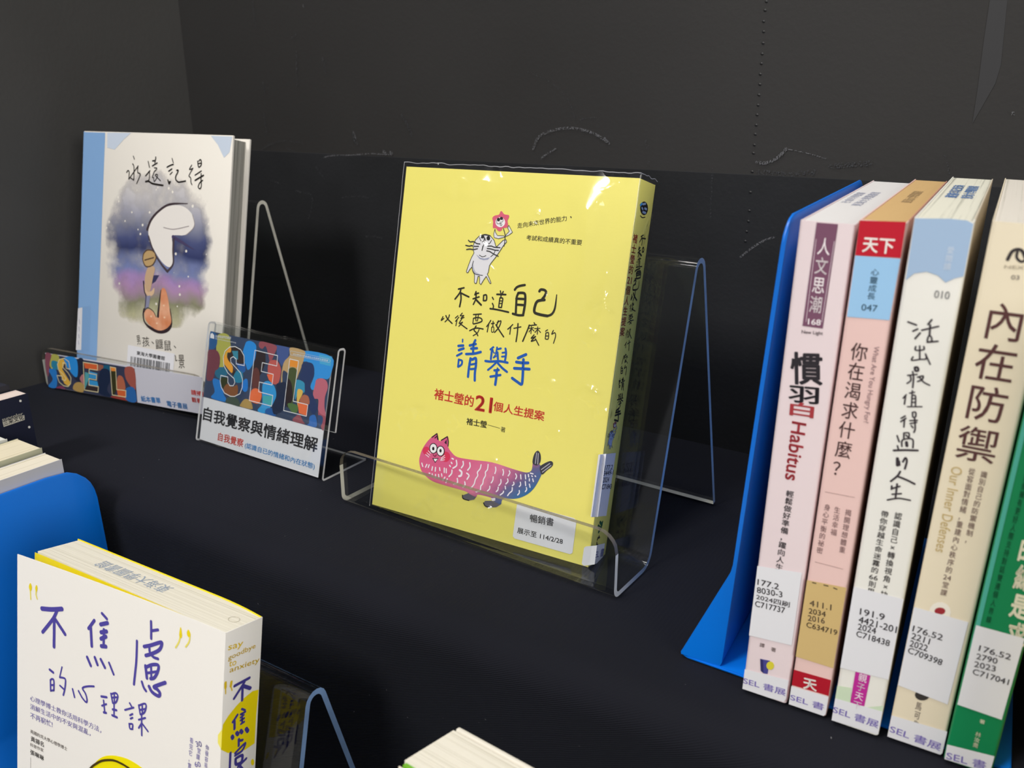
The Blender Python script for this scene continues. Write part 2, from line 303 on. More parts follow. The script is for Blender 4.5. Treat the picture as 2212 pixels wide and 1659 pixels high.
# ---------------------------------------------------------------- printed artwork (flat ink and paper on its surface)
ART={
"A.front/title_lettering":[["s","2e2c22",1,0.86,1,[48.29,145.53,52.13,146.71]],["s","2e2c22",1,0.86,1,[50.05,146.03,49.49,143.38,46.57,139.25]],["s","2e2c22",1,0.93,1,[50.29,142.87,50.9,139.59,50.48,135.13]],["s","2e2c22",1,0.92,1,[50.21,143.46,53.42,142.46,56.23,141.71]],["s","2e2c22",1,0.78,1,[60.93,145.4,60.31,143.38]],["s","2e2c22",1,0.78,1,[60.41,143.99,62.8,144.71]],["s","2e2c22",1,0.78,1,[59.4,140.87,63.45,142.53]],["s","2e2c22",1,0.78,1,[61.24,144.39,61.2,140.77,60.01,137.62]],["s","2e2c22",1,1.04,1,[61.37,140.79,63.54,139.24,65.49,137.96]],["s","2e2c22",1,0.81,1,[66.47,143.77,66.71,140.65]],["s","2e2c22",1,0.81,1,[66.47,143.77,68.36,144.13,68.76,141.19,66.89,140.67]],["s","2e2c22",1,0.7,1,[72.68,143.28,73.52,142.18]],["s","2e2c22",1,0.71,1,[73.15,139.76,74.04,138.37,74.03,137.18]],["s","2e2c22",1,0.7,1,[77.64,147.63,78.21,145.97]],["s","2e2c22",1,0.7,1,[79.55,147.45,79.06,146.07]],["s","2e2c22",1,0.7,1,[78.46,145.41,78.35,143.62]],["s","2e2c22",1,0.89,1,[72.02,136.49,76.91,136.48,84.73,135.95]],["s","2e2c22",1,0.89,1,[75.52,145.38,81.48,145.9]],["s","2e2c22",1,0.7,1,[77.84,143.57,79.75,143.49,79.77,140.83,79.62,138.14]],["s","2e2c22",1,0.7,1,[77.84,143.57,77.73,140.59,77.73,138.07]],["s","2e2c22",1,0.7,1,[77.74,137.98,79.63,138.09]],["s","2e2c22",1,0.51,1,[77.91,141.8,79.61,141.99]],["s","2e2c22",1,0.51,1,[77.95,140.26,79.65,140.46]],["s","2e2c22",1,1.18,1,[87.15,149.31,88.28,150.9,90.49,152.01,93.4,152.76]],["s","2e2c22",1,1.19,1,[89.76,147.55,89.04,145.42,89.18,141.92,89.64,136.11]],["s","2e2c22",1,1.3,1,[89.74,147.7,92.04,148.1,94.09,147.74,94.82,144.91,95.01,141.15,94.69,136.14]],["s","2e2c22",1,1.18,1,[88.84,144.38,94.51,144.73]],["s","2e2c22",1,1.18,1,[89.65,140.95,94.66,141.25]],["s","2e2c22",1,1.19,1,[87.7,135.43,91.48,135.01,94.79,135.42]],["s","2e2c22",1,1.28,1,[103.36,150.22,104.19,151.31,106.48,151.28,107.78,150.13,106.97,147.74,105.89,146.18]],["s","2e2c22",1,1.41,1,[107.25,145.76,104.71,145.18,102.85,144.39,101.83,142.24,101.74,138.17,105.18,137.14,110.44,136.92]],["s","2e2c22",1,[1.39,1.33,1.15,0.6],1,[110.44,136.92,113.15,138.41,114.58,142.02,114.66,149.46]],["s","2e2c22",1,0.59,1,[39.26,127.68,38.27,125.21,40.04,126.69]],["s","2e2c22",1,0.59,1,[43.81,129.32,43.24,127.09,41.18,124.68]],["s","2e2c22",1,0.75,1,[41.32,128.47,42.86,126.69,46.39,124.44]],["s","2e2c22",1,0.55,1,[50.0,129.55,48.3,127.91]],["s","2e2c22",1,0.55,1,[50.75,128.75,48.76,126.0]],["s","2e2c22",1,0.55,1,[49.7,127.01,49.32,123.39]],["s","2e2c22",1,0.54,1,[52.93,131.51,51.68,129.76,54.16,130.24]],["s","2e2c22",1,0.54,1,[54.18,130.07,52.31,128.23,54.53,129.04]],["s","2e2c22",1,0.54,1,[52.98,127.96,51.45,125.09,53.86,126.12]],["s","2e2c22",1,0.54,1,[53.86,126.12,52.4,124.32,51.47,123.31]],["s","2e2c22",1,0.66,1,[51.87,125.15,54.58,123.89,57.51,122.57]],["s","2e2c22",1,0.68,1,[60.92,131.61,66.39,132.63]],["s","2e2c22",1,0.68,1,[61.22,129.35,63.81,130.2,66.53,130.02,67.35,128.54,65.05,127.19,61.66,126.05]],["s","2e2c22",1,0.69,1,[63.67,125.07,62.56,122.46,64.19,121.26,65.67,119.51]],["s","2e2c22",1,0.69,1,[59.52,121.7,63.83,123.86,68.81,123.91]],["s","2e2c22",1,0.53,1,[62.76,131.83,62.61,129.88]],["s","2e2c22",1,0.53,1,[64.37,132.21,64.4,130.45]],["s","2e2c22",1,0.54,1,[61.22,129.35,61.2,126.35]],["s","2e2c22",1,0.53,1,[62.61,129.88,63.27,128.02]],["s","2e2c22",1,0.53,1,[64.43,130.28,64.09,128.13]],["s","2e2c22",1,0.53,1,[66.0,123.26,65.05,121.02,62.39,119.07]],["s","2e2c22",1,0.6,1,[73.37,129.65,72.39,127.78,71.04,125.68]],["s","2e2c22",1,0.6,1,[72.26,127.24,71.86,122.63]],["s","2e2c22",1,0.6,1,[74.03,127.82,75.99,128.35]],["s","2e2c22",1,0.6,1,[75.04,129.34,75.26,126.23]],["s","2e2c22",1,0.6,1,[78.59,130.14,77.76,127.25]],["s","2e2c22",1,0.6,1,[77.93,129.01,80.39,130.2,79.49,126.43,76.93,122.96]],["s","2e2c22",1,0.45,1,[74.51,125.78,74.88,123.04,76.26,123.39,75.91,125.97,74.53,125.61]],["s","2e2c22",1,0.75,1,[77.32,127.54,79.24,125.36,83.43,121.23]],["s","2e2c22",1,0.59,1,[88.54,129.17,86.99,127.41,85.58,126.02]],["s","2e2c22",1,0.59,1,[87.38,127.46,87.35,123.32]],["s","2e2c22",1,0.58,1,[89.62,127.07,94.15,128.52]],["s","2e2c22",1,0.73,1,[91.97,130.12,92.27,125.01,92.1,119.65]],["s","2e2c22",1,0.61,1,[102.44,131.98,103.12,131.22]],["s","2e2c22",1,0.61,1,[99.24,129.87,104.12,131.01]],["s","2e2c22",1,0.73,1,[99.58,130.25,98.25,125.81,96.45,120.43]],["s","2e2c22",1,0.47,1,[99.45,128.36,102.45,129.09]],["s","2e2c22",1,0.47,1,[101.03,129.59,101.21,125.52]],["s","2e2c22",1,0.47,1,[101.03,128.22,99.92,126.37]],["s","2e2c22",1,0.47,1,[101.41,128.27,103.09,127.31]],["s","2e2c22",1,0.46,1,[103.28,128.69,106.66,129.3]],["s","2e2c22",1,0.47,1,[105.03,129.94,105.42,125.75]],["s","2e2c22",1,0.47,1,[105.05,128.42,103.77,126.55]],["s","2e2c22",1,0.46,1,[105.43,128.47,107.36,127.03]],["s","2e2c22",1,0.58,1,[103.39,125.14,101.77,122.87,104.29,124.24]],["s","2e2c22",1,0.58,1,[104.48,124.26,102.0,121.2,104.92,122.45]],["s","2e2c22",1,0.57,1,[104.66,122.93,107.25,119.55]],["s","2e2c22",1,0.5,1,[111.64,129.12,110.45,128.12]],["s","2e2c22",1,0.5,1,[110.78,127.15,110.87,123.78]],["s","2e2c22",1,0.5,1,[110.78,127.15,112.43,127.54,112.73,124.04,110.87,123.78]],["s","2e2c22",1,0.5,1,[110.82,125.46,112.5,125.69]],["s","2e2c22",1,0.49,1,[115.4,129.28,114.59,126.98,116.51,128.08,117.18,125.99,116.42,122.02]]],
"A.front/blue_title_lettering":[["s","1f5bb8",1,0.83,1,[55.29,115.83,55.4,114.32]],["s","1f5bb8",1,1.33,1,[52.73,111.51,56.13,112.25]],["s","1f5bb8",1,1.33,1,[53.37,109.04,56.66,110.54]],["s","1f5bb8",1,1.11,1,[52.47,105.45,55.71,107.46]],["s","1f5bb8",1,1.11,1,[54.12,103.38,54.09,99.0]],["s","1f5bb8",1,1.11,1,[54.14,103.25,56.46,102.96,56.47,100.65,54.26,98.9]],["s","1f5bb8",1,1.31,1,[64.27,116.56,63.44,113.91,63.7,108.62]],["s","1f5bb8",1,1.31,1,[60.73,112.9,64.87,114.37]],["s","1f5bb8",1,1.31,1,[62.01,111.17,66.08,112.01]],["s","1f5bb8",1,1.31,1,[58.9,107.41,64.47,108.48,69.0,110.15]],["s","1f5bb8",1,1.38,1,[62.35,105.24,62.01,99.96,62.04,94.09]],["s","1f5bb8",1,1.37,1,[62.35,105.24,63.76,104.82,66.01,105.92,66.69,101.95,66.56,97.36,67.05,92.59]],["s","1f5bb8",1,1.09,1,[63.28,101.69,66.44,102.68]],["s","1f5bb8",1,1.1,1,[63.36,98.9,66.55,99.65]],["s","1f5bb8",1,1.02,1,[77.26,114.23,75.44,112.59]],["s","1f5bb8",1,1.02,1,[82.48,114.23,79.73,113.21]],["s","1f5bb8",1,1.18,1,[76.56,113.0,76.5,106.97]],["s","1f5bb8",1,1.18,1,[80.53,111.57,81.35,107.7]],["s","1f5bb8",1,1.17,1,[85.6,114.55,86.39,111.93,86.25,107.68]],["s","1f5bb8",1,0.91,1,[79.85,114.47,79.64,111.7]],["s","1f5bb8",1,0.9,1,[83.82,111.8,85.62,112.31]],["s","1f5bb8",1,0.9,1,[83.84,109.56,85.94,110.0]],["s","1f5bb8",1,0.91,1,[81.8,102.26,81.75,100.49]],["s","1f5bb8",1,0.59,1,[77.16,112.84,78.0,110.96,79.74,110.96,78.11,107.97,80.23,109.53]],["s","1f5bb8",1,1.23,1,[72.91,105.3,76.7,105.49,82.37,106.6,88.12,106.59]],["s","1f5bb8",1,1.22,1,[81.68,105.24,84.88,102.98,88.43,101.16]],["s","1f5bb8",1,1.23,1,[79.83,100.7,82.78,101.41]],["s","1f5bb8",1,1.23,1,[77.62,96.57,84.32,98.64]],["s","1f5bb8",1,1.02,1,[80.48,105.56,78.21,102.96,75.36,100.25]],["s","1f5bb8",1,1.45,1,[81.46,100.45,81.68,96.72,81.54,92.42]],["s","1f5bb8",1,1.46,1,[94.72,110.31,97.32,111.8,99.66,113.13]],["s","1f5bb8",1,1.46,1,[93.92,107.84,97.86,107.94,101.69,108.52]],["s","1f5bb8",1,1.46,1,[93.04,103.99,98.32,104.56,103.01,105.04]],["s","1f5bb8",1,1.46,1,[98.41,109.99,98.84,104.89,99.3,99.53,99.14,95.55,96.36,96.34,92.43,98.06]]],
"A.front/subtitle_lettering":[["t","c8352c",1,"褚士瑩的",39.04,76.37,-0.0034,29.01,6.94,2],["t","c8352c",1,"21",69.25,74.78,0.0169,12.11,9.54,3],["t","c8352c",1,"個人生提案",82.08,76.8,-0.0017,34.45,5.8,2]],
"A.front/author_lettering":[["t","2e2c22",1,"褚士瑩",64.54,65.07,0.032,14.52,4.25,2],["s","2e2c22",1,0.24,0,[79.6,67.76,88.21,67.28]],["t","2e2c22",1,"著",88.78,65.43,-0.0257,3.21,3.06,0]],
"A.front/tagline_lettering":[["t","4a4630",1,"走向未來世界的能力",84.14,184.5,0.2094,31.81,3.1,0.5],["s","4a4630",1,0.54,1,[117.31,193.56,117.67,193.07]],["t","4a4630",1,"考試和成績真的不重要",90.74,178.39,-0.0016,35.49,3.05,0.5]],
"A.front/white_cat_drawing":[["p","e2e1e6",1,0,[53.02,155.92,52.56,156.51,53.7,160.74,55.02,164.98,56.51,167.96,55.66,170.09,55.61,173.23,56.58,175.83,58.88,178.2,62.8,179.45,66.58,178.81,69.45,176.55,71.0,173.27,71.76,173.02,73.99,175.38,75.58,177.05,77.5,177.51,78.02,176.32,76.94,175.0,75.72,173.36,73.66,169.78,71.56,166.48,69.07,163.14,68.19,161.49,67.96,157.71,67.4,156.4,69.2,154.07,70.67,151.4,69.96,151.17,66.84,155.09,65.3,152.73,63.82,149.89,62.79,150.58,62.24,154.62,61.14,154.51,60.57,150.34,59.66,150.09,59.0,150.81,58.6,155.2,56.78,157.56,56.3,159.72,54.82,158.0,53.77,155.99]],["s","3a3a3c",3,0.37,0,[53.02,155.92,52.56,156.51,53.7,160.74,55.02,164.98,56.51,167.96,55.66,170.09,55.61,173.23,56.58,175.83,58.88,178.2,62.8,179.45,66.58,178.81,69.45,176.55,71.0,173.27,71.76,173.02,73.99,175.38,75.58,177.05,77.5,177.51,78.02,176.32,76.94,175.0,75.72,173.36,73.66,169.78,71.56,166.48,69.07,163.14,68.19,161.49,67.96,157.71,67.4,156.4,69.2,154.07,70.67,151.4,69.96,151.17,66.84,155.09,65.3,152.73,63.82,149.89,62.79,150.58,62.24,154.62,61.14,154.51,60.57,150.34,59.66,150.09,59.0,150.81,58.6,155.2,56.78,157.56,56.3,159.72,54.82,158.0,53.77,155.99,53.02,155.92]],["p","b4b6c6",2,0,[56.29,162.57,57.77,158.6,59.13,156.84,62.65,155.77,59.32,155.43,56.78,157.56,56.14,160.03]],["p","9da2bb",2,0,[58.1,167.31,61.33,165.55,64.34,165.36,67.89,166.46,66.61,164.94,63.73,164.36,60.68,164.87]],["s","3a3a3c",3,0.34,1,[70.97,170.78,70.18,168.54,68.39,166.82]],["s","3a3a3c",3,0.34,1,[56.77,163.25,56.31,160.99,56.3,159.72]],["s","3a3a3c",3,0.34,1,[60.38,167.04,62.72,166.31,65.02,167.14]],["s","3a3a3c",3,0.34,1,[62.68,173.51,62.19,171.59]],["s","3a3a3c",3,0.34,1,[56.78,157.56,59.3,155.59,64.19,155.45]],["s","3a3a3c",3,0.55,1,[62.25,172.53,61.85,169.99]],["s","3a3a3c",3,0.37,1,[59.19,177.29,60.36,175.51,62.26,175.19,62.91,177.27]],["s","3a3a3c",3,0.37,1,[63.13,176.98,64.2,174.57,66.43,174.44,67.64,176.41]],["s","3a3a3c",3,0.37,1,[62.68,177.57,62.28,175.04,63.22,174.96]],["s","3a3a3c",3,0.58,1,[51.58,175.11,53.02,174.28,55.24,174.62,57.61,173.71,59.87,173.59]],["s","3a3a3c",3,0.59,1,[50.1,171.99,52.61,171.72,54.06,172.16,56.36,171.88,59.14,172.11]],["s","3a3a3c",3,0.58,1,[51.0,169.53,53.21,170.04,55.86,169.95,58.59,170.65]],["s","3a3a3c",3,0.57,1,[65.55,172.81,68.1,173.02,70.0,172.56,74.01,172.59]],["s","3a3a3c",3,0.57,1,[65.37,171.39,67.97,171.3,70.59,170.9,73.14,170.97]],["s","3a3a3c",3,0.57,1,[65.19,169.97,67.45,169.7,70.18,168.54,73.42,167.58]],["s","3a3a3c",3,0.68,1,[59.96,178.45,62.82,179.29,66.19,178.93]],["p","222224",3,0,[62.47,178.02,62.4,177.61,62.08,177.25,61.57,177.03,60.98,176.99,60.42,177.12,60.01,177.42,59.83,177.81,59.9,178.22,60.23,178.57,60.74,178.8,61.32,178.84,61.88,178.7,62.29,178.41]],["p","222224",3,0,[66.54,177.5,66.49,176.93,66.21,176.45,65.74,176.16,65.19,176.12,64.66,176.33,64.25,176.75,64.05,177.3,64.1,177.87,64.38,178.35,64.85,178.64,65.4,178.68,65.93,178.47,66.34,178.05]],["s","3a3a3c",3,0.4,1,[74.84,183.77,76.41,180.19,76.69,176.83,76.57,173.74]],["p","e2e1e6",1,0,[69.12,183.03,68.59,180.21,69.25,178.09,72.22,177.71,76.4,178.96,75.58,179.67,71.25,179.48,69.73,181.22]],["s","3a3a3c",3,0.3,0,[69.12,183.03,68.59,180.21,69.25,178.09,72.22,177.71,76.4,178.96,75.58,179.67,71.25,179.48,69.73,181.22,69.12,183.03]],["p","e2e1e6",1,0,[78.13,186.0,77.65,184.28,78.97,182.54,76.95,180.24,76.71,179.3,79.08,180.4,81.18,182.1,80.09,183.54]],["s","3a3a3c",3,0.3,0,[78.13,186.0,77.65,184.28,78.97,182.54,76.95,180.24,76.71,179.3,79.08,180.4,81.18,182.1,80.09,183.54,78.13,186.0]],["p","d9607c",2,1,[71.52,193.53,72.61,193.44,74.25,192.02,77.17,191.75,77.67,190.72,76.89,188.52,77.54,186.42,77.08,184.55,74.26,184.03,73.71,182.76,72.36,182.04,70.83,182.54,69.58,183.69,67.77,183.55,67.34,185.38,67.27,187.23,66.44,189.34,67.88,190.82,70.69,191.63]],["p","f0eef0",3,0,[75.48,187.5,75.33,186.22,74.55,185.15,73.31,184.5,71.84,184.39,70.43,184.85,69.37,185.8,68.87,187.03,69.03,188.32,69.81,189.39,71.07,190.04,72.54,190.14,73.94,189.67,74.99,188.73]],["p","222224",4,0,[71.87,188.79,71.83,188.33,71.58,187.95,71.17,187.72,70.69,187.68,70.23,187.85,69.88,188.19,69.71,188.64,69.76,189.09,70.01,189.48,70.41,189.71,70.89,189.74,71.36,189.57,71.7,189.23]],["p","222224",4,0,[73.79,189.59,73.74,189.19,73.48,188.85,73.08,188.65,72.6,188.61,72.14,188.76,71.8,189.06,71.64,189.45,71.69,189.85,71.95,190.19,72.35,190.39,72.83,190.43,73.29,190.28,73.63,189.98]],["s","3a3a3c",4,0.23,1,[69.5,188.31,70.33,186.21,72.45,186.67]],["s","3a3a3c",4,0.23,1,[72.01,187.26,73.76,187.69,73.91,189.23]],["s","3a3a3c",4,0.23,1,[72.81,186.7,72.37,185.9,73.08,185.24,73.56,185.98,72.81,186.7]]],
"A.front/pink_cat_drawing":[["p","6d6a78",0,0,[67.52,21.37,68.21,19.85,72.66,19.41,76.34,20.9,77.52,22.84,72.03,24.09]],["p","6d6a78",0,0,[83.12,20.4,84.29,18.8,88.1,18.67,92.18,19.84,95.1,22.39,87.99,22.99,83.88,21.82]],["s","2b2a30",1,0.63,1,[67.73,21.63,68.48,19.7,72.65,19.53]],["s","2b2a30",1,0.62,1,[83.12,20.4,84.78,18.71,88.55,18.86]],["p","CATFISH",1,1,[33.41,35.17,33.28,38.16,34.44,43.13,36.91,47.91,40.41,52.44,44.32,55.54,45.76,52.22,47.62,51.53,52.15,55.16,53.5,52.48,53.45,49.1,56.3,46.31,61.04,44.13,71.69,44.68,85.81,45.99,99.85,45.09,108.96,44.84,112.31,46.56,112.8,49.47,113.02,51.11,116.96,51.55,119.05,49.21,119.26,46.07,118.19,42.65,115.83,37.32,112.41,32.93,107.48,29.37,102.28,27.35,96.87,26.5,95.28,24.49,94.65,22.28,87.91,23.59,87.74,24.79,78.73,24.58,77.52,22.84,73.09,23.49,68.56,24.56,54.66,24.8,44.45,25.51,37.91,28.38,34.96,31.19]],["p","d8385c",2,0,[40.5,43.94,40.38,42.76,39.73,41.71,38.7,40.98,37.47,40.73,36.3,41.0,35.42,41.75,35.0,42.82,35.12,44.0,35.77,45.05,36.81,45.78,38.04,46.02,39.21,45.75,40.08,45.0]],["p","d8385c",2,0,[55.86,43.27,55.72,41.81,54.95,40.51,53.71,39.61,52.24,39.3,50.82,39.64,49.75,40.57,49.24,41.9,49.39,43.37,50.16,44.67,51.41,45.57,52.88,45.87,54.29,45.52,55.35,44.59]],["s","3c2230",2,0.73,0,[40.9,52.54,44.32,55.54,45.61,52.19]],["s","3c2230",2,0.73,0,[48.05,52.04,52.15,55.16,53.28,52.23,53.39,49.51]],["s","3c2230",2,0.73,0,[43.19,52.56,44.75,54.14,45.27,52.12]],["p","3c2230",2,0,[51.88,53.42,50.44,51.03,52.31,50.14]],["p","2a2028",3,0,[45.96,46.53,45.84,45.04,45.14,43.71,44.0,42.82,42.63,42.54,41.32,42.93,40.31,43.91,39.81,45.29,39.93,46.8,40.63,48.13,41.78,49.01,43.15,49.28,44.46,48.89,45.46,47.91]],["p","f0eef0",4,0,[45.36,46.41,45.28,45.14,44.72,44.02,43.8,43.28,42.7,43.05,41.64,43.39,40.82,44.24,40.41,45.41,40.5,46.69,41.06,47.81,41.98,48.55,43.08,48.77,44.15,48.43,44.96,47.59]],["p","2a2028",3,0,[51.47,45.96,51.35,44.47,50.67,43.15,49.53,42.26,48.18,41.98,46.88,42.37,45.88,43.34,45.38,44.72,45.5,46.22,46.19,47.54,47.33,48.42,48.69,48.69,49.99,48.3,50.98,47.32]],["p","f0eef0",4,0,[50.88,45.84,50.8,44.57,50.25,43.46,49.34,42.71,48.25,42.49,47.19,42.83,46.38,43.67,45.98,44.84,46.06,46.11,46.61,47.22,47.53,47.97,48.62,48.18,49.67,47.84,50.48,47.0]],["p","1c1a20",5,0,[43.75,45.96,43.73,45.46,43.55,45.02,43.24,44.74,42.87,44.66,42.5,44.81,42.21,45.15,42.07,45.62,42.09,46.12,42.27,46.56,42.58,46.84,42.95,46.92,43.32,46.77,43.6,46.43]],["p","1c1a20",5,0,[49.24,45.71,49.22,45.21,49.04,44.78,48.74,44.5,48.36,44.42,48.0,44.57,47.72,44.91,47.57,45.38,47.59,45.88,47.77,46.31,48.08,46.59,48.45,46.67,48.81,46.52,49.09,46.18]],["s","7a2440",3,0.51,1,[43.31,41.95,44.68,41.17,45.54,42.41]],["p","2a2028",3,0,[42.84,39.72,47.53,40.7,45.36,37.18]],["p","f0eef0",4,0,[43.89,39.51,47.01,40.08,45.37,37.9]],["s","ece8f0",3,0.37,1,[39.26,43.68,41.47,42.43]],["s","ece8f0",3,0.37,1,[38.42,42.23,40.88,41.03]],["s","ece8f0",3,0.37,1,[37.56,40.98,40.27,39.83]],["s","ece8f0",3,0.37,1,[51.72,43.26,49.5,41.1]],["s","ece8f0",3,0.37,1,[52.13,42.07,49.36,40.23]],["s","ece8f0",3,0.37,1,[52.08,40.58,49.2,39.56]],["s","ece8f0",3,0.7,1,[35.5,34.97,36.53,33.04]],["s","ece8f0",3,0.7,1,[39.38,34.93,38.59,33.04]],["s","ece8f0",3,0.7,1,[41.15,35.09,40.62,33.26]],["s","ece8f0",3,0.7,1,[43.8,34.37,43.57,32.18]],["s","ece8f0",3,0.69,1,[46.08,34.43,46.13,32.09]],["s","ece8f0",3,0.69,1,[49.06,34.85,49.52,33.25]],["s","ece8f0",3,0.69,1,[52.51,35.38,52.87,32.69]],["s","ece8f0",3,0.68,1,[54.03,35.28,54.36,32.8]],["s","ece8f0",3,0.7,1,[41.73,29.85,42.35,29.86]],["s","ece8f0",3,0.7,1,[44.12,29.94,44.59,28.33]],["s","ece8f0",3,0.69,1,[46.65,30.07,46.93,27.99]],["s","ece8f0",3,0.69,1,[48.87,30.55,49.39,28.53]],["s","ece8f0",3,0.69,1,[51.02,31.44,51.46,30.05]],["s","ece8f0",3,0.69,1,[53.74,29.91,52.55,27.52]],["s","ece8f0",3,0.69,1,[55.58,29.25,54.9,26.77]],["s","ece8f0",3,0.77,1,[57.3,42.52,58.32,42.31]],["s","ece8f0",3,0.77,1,[57.15,39.96,57.71,39.44]],["s","ece8f0",3,0.77,1,[56.18,37.85,56.75,37.34]],["s","ece8f0",3,0.77,1,[60.59,41.94,61.24,38.93,58.82,36.72]],["s","ece8f0",3,0.76,1,[65.45,42.33,65.96,40.35,64.78,38.21]],["s","ece8f0",3,0.76,1,[70.29,42.51,70.85,40.13,69.48,37.75]],["s","ece8f0",3,0.77,1,[58.26,35.34,58.29,33.23,56.6,30.96]],["s","ece8f0",3,0.76,1,[69.01,35.77,70.85,34.71,69.74,32.16]],["s","ece8f0",3,0.77,1,[62.78,31.05,63.14,28.39,60.61,26.98]],["s","ece8f0",3,0.76,1,[68.3,30.17,68.78,28.39,67.55,26.64]],["s","ece8f0",3,1.08,1,[63.78,36.53,65.37,35.61,65.17,33.47,63.79,32.75]],["s","ece8f0",3,0.66,1,[78.4,42.98,78.03,40.42,76.44,38.0,76.95,36.04,75.64,33.26,75.08,30.22,73.07,27.26]],["s","ece8f0",3,0.66,1,[83.22,44.21,83.17,41.11,82.0,39.21,82.28,37.2,81.22,34.49,81.08,31.97,79.91,30.05,79.77,27.52,77.11,25.88]],["s","ece8f0",3,0.65,1,[88.47,43.68,88.94,41.94,88.53,39.8]],["s","ece8f0",3,0.65,1,[93.64,43.36,94.3,41.87,94.1,39.99]],["s","ece8f0",3,0.64,1,[98.0,43.48,98.61,42.39,97.74,40.37]],["s","ece8f0",3,0.65,1,[87.66,37.55,87.7,35.51,86.78,33.66]],["s","ece8f0",3,0.65,1,[93.09,37.11,93.37,35.12,92.23,33.23]],["s","ece8f0",3,0.64,1,[97.54,38.5,97.98,36.97,96.82,35.28]],["s","ece8f0",3,0.64,1,[102.47,42.62,103.33,41.39,102.88,39.67]],["s","ece8f0",3,0.63,1,[105.86,42.75,106.41,40.45]],["s","ece8f0",3,0.63,1,[108.93,43.42,109.48,41.13]],["s","ece8f0",3,0.63,1,[110.87,44.05,111.28,42.73]],["s","ece8f0",3,0.66,1,[86.13,31.45,86.12,29.79,84.91,28.28]],["s","ece8f0",3,0.65,1,[91.91,32.13,91.9,30.49,90.9,29.23]],["s","ece8f0",3,0.64,1,[96.56,33.79,97.0,32.26]],["s","ece8f0",3,0.64,1,[101.82,37.41,102.2,36.28,101.2,35.24]],["s","ece8f0",3,0.63,1,[106.24,38.39,106.67,36.88,105.93,35.7]],["s","ece8f0",3,0.63,1,[109.47,39.52,110.02,37.22]],["s","ece8f0",3,0.63,1,[111.87,41.66,112.04,40.49]],["s","ece8f0",3,0.63,1,[114.04,42.13,114.69,40.68]],["s","ece8f0",3,0.63,1,[112.31,38.54,112.98,36.88]],["s","ece8f0",3,0.64,1,[101.36,34.06,101.41,32.04,100.01,30.49,98.89,28.6]],["s","ece8f0",3,0.65,1,[95.85,30.56,95.53,29.47,93.89,27.86]],["s","ece8f0",3,0.64,1,[106.25,33.34,106.44,31.96,105.5,30.53]],["s","ece8f0",3,0.63,1,[110.62,36.15,111.0,35.02,110.28,33.65]],["s","ece8f0",3,0.63,1,[112.07,45.11,113.86,45.1]],["s","ece8f0",3,0.62,1,[115.31,44.21,115.8,43.92]],["s","ece8f0",3,0.63,1,[113.15,43.74,113.64,43.45]],["s","ece8f0",3,0.65,1,[88.31,24.1,90.56,24.83]],["s","ece8f0",3,0.65,1,[88.87,23.4,90.67,24.03]],["p","3a3942",3,1,[112.8,51.07,112.59,54.22,113.46,57.58,115.24,59.14,117.01,57.52,117.65,54.47,117.12,51.98,115.34,50.41]],["s","b8b4c0",4,0.41,1,[114.53,51.43,114.54,57.8]],["s","b8b4c0",4,0.41,1,[116.1,51.36,115.67,57.64]],["p","3a3942",3,1,[117.65,49.71,119.53,52.09,123.54,54.72,125.55,54.35,125.42,52.15,122.57,49.17,119.5,45.93]],["s","b8b4c0",4,0.41,1,[118.89,48.78,123.73,53.37]],["s","b8b4c0",4,0.41,1,[119.74,47.37,124.73,52.4]]],
"A.front/display_label":[["p","PAPER",3,0,[107.22,25.88,143.09,25.63,144.97,24.74,145.03,5.66,143.72,4.49,107.02,4.38,105.61,5.44,105.81,24.7]],["t","333338",5,"暢銷書",115.67,16.7,0.0679,15.48,4.79,1],["t","333338",5,"展示至 114/2/28",108.25,8.09,0.0242,30.0,3.39,1]],
"A.front/exhibition_sticker":[["p","PAPER",3,0,[152.67,11.49,159.25,13.75,159.4,2.72,152.84,0.11,151.53,1.12,151.67,10.41]]],
"A.front/call_number_label":[["p","PAPER",3,0,[152.84,64.55,157.42,66.02,157.52,29.83,153.08,28.88]]],
"A.spine/exhibition_sticker":[["p","PAPER",3,0,[1.24,11.96,20.23,9.8,19.92,-1.65,0.9,0.89]],["t","3b4088",5,"SEL 書",4.5,3.6,-0.1044,15.68,4.93,1]],
"A.spine/call_number_label":[["p","PAPER",3,0,[-4.43,65.62,18.16,64.01,16.62,26.94,-5.07,30.14]],["t","3a4258",5,"177.2",4.18,55.65,-0.094,11.8,2.81,1],["t","3a4258",5,"3449-1",3.68,52.41,-0.0845,14.37,2.91,1],["t","3a4258",5,"2024",3.97,48.52,-0.1057,8.89,3.03,1],["t","3a4258",5,"C71843",3.61,44.67,-0.1271,14.61,2.91,1]],
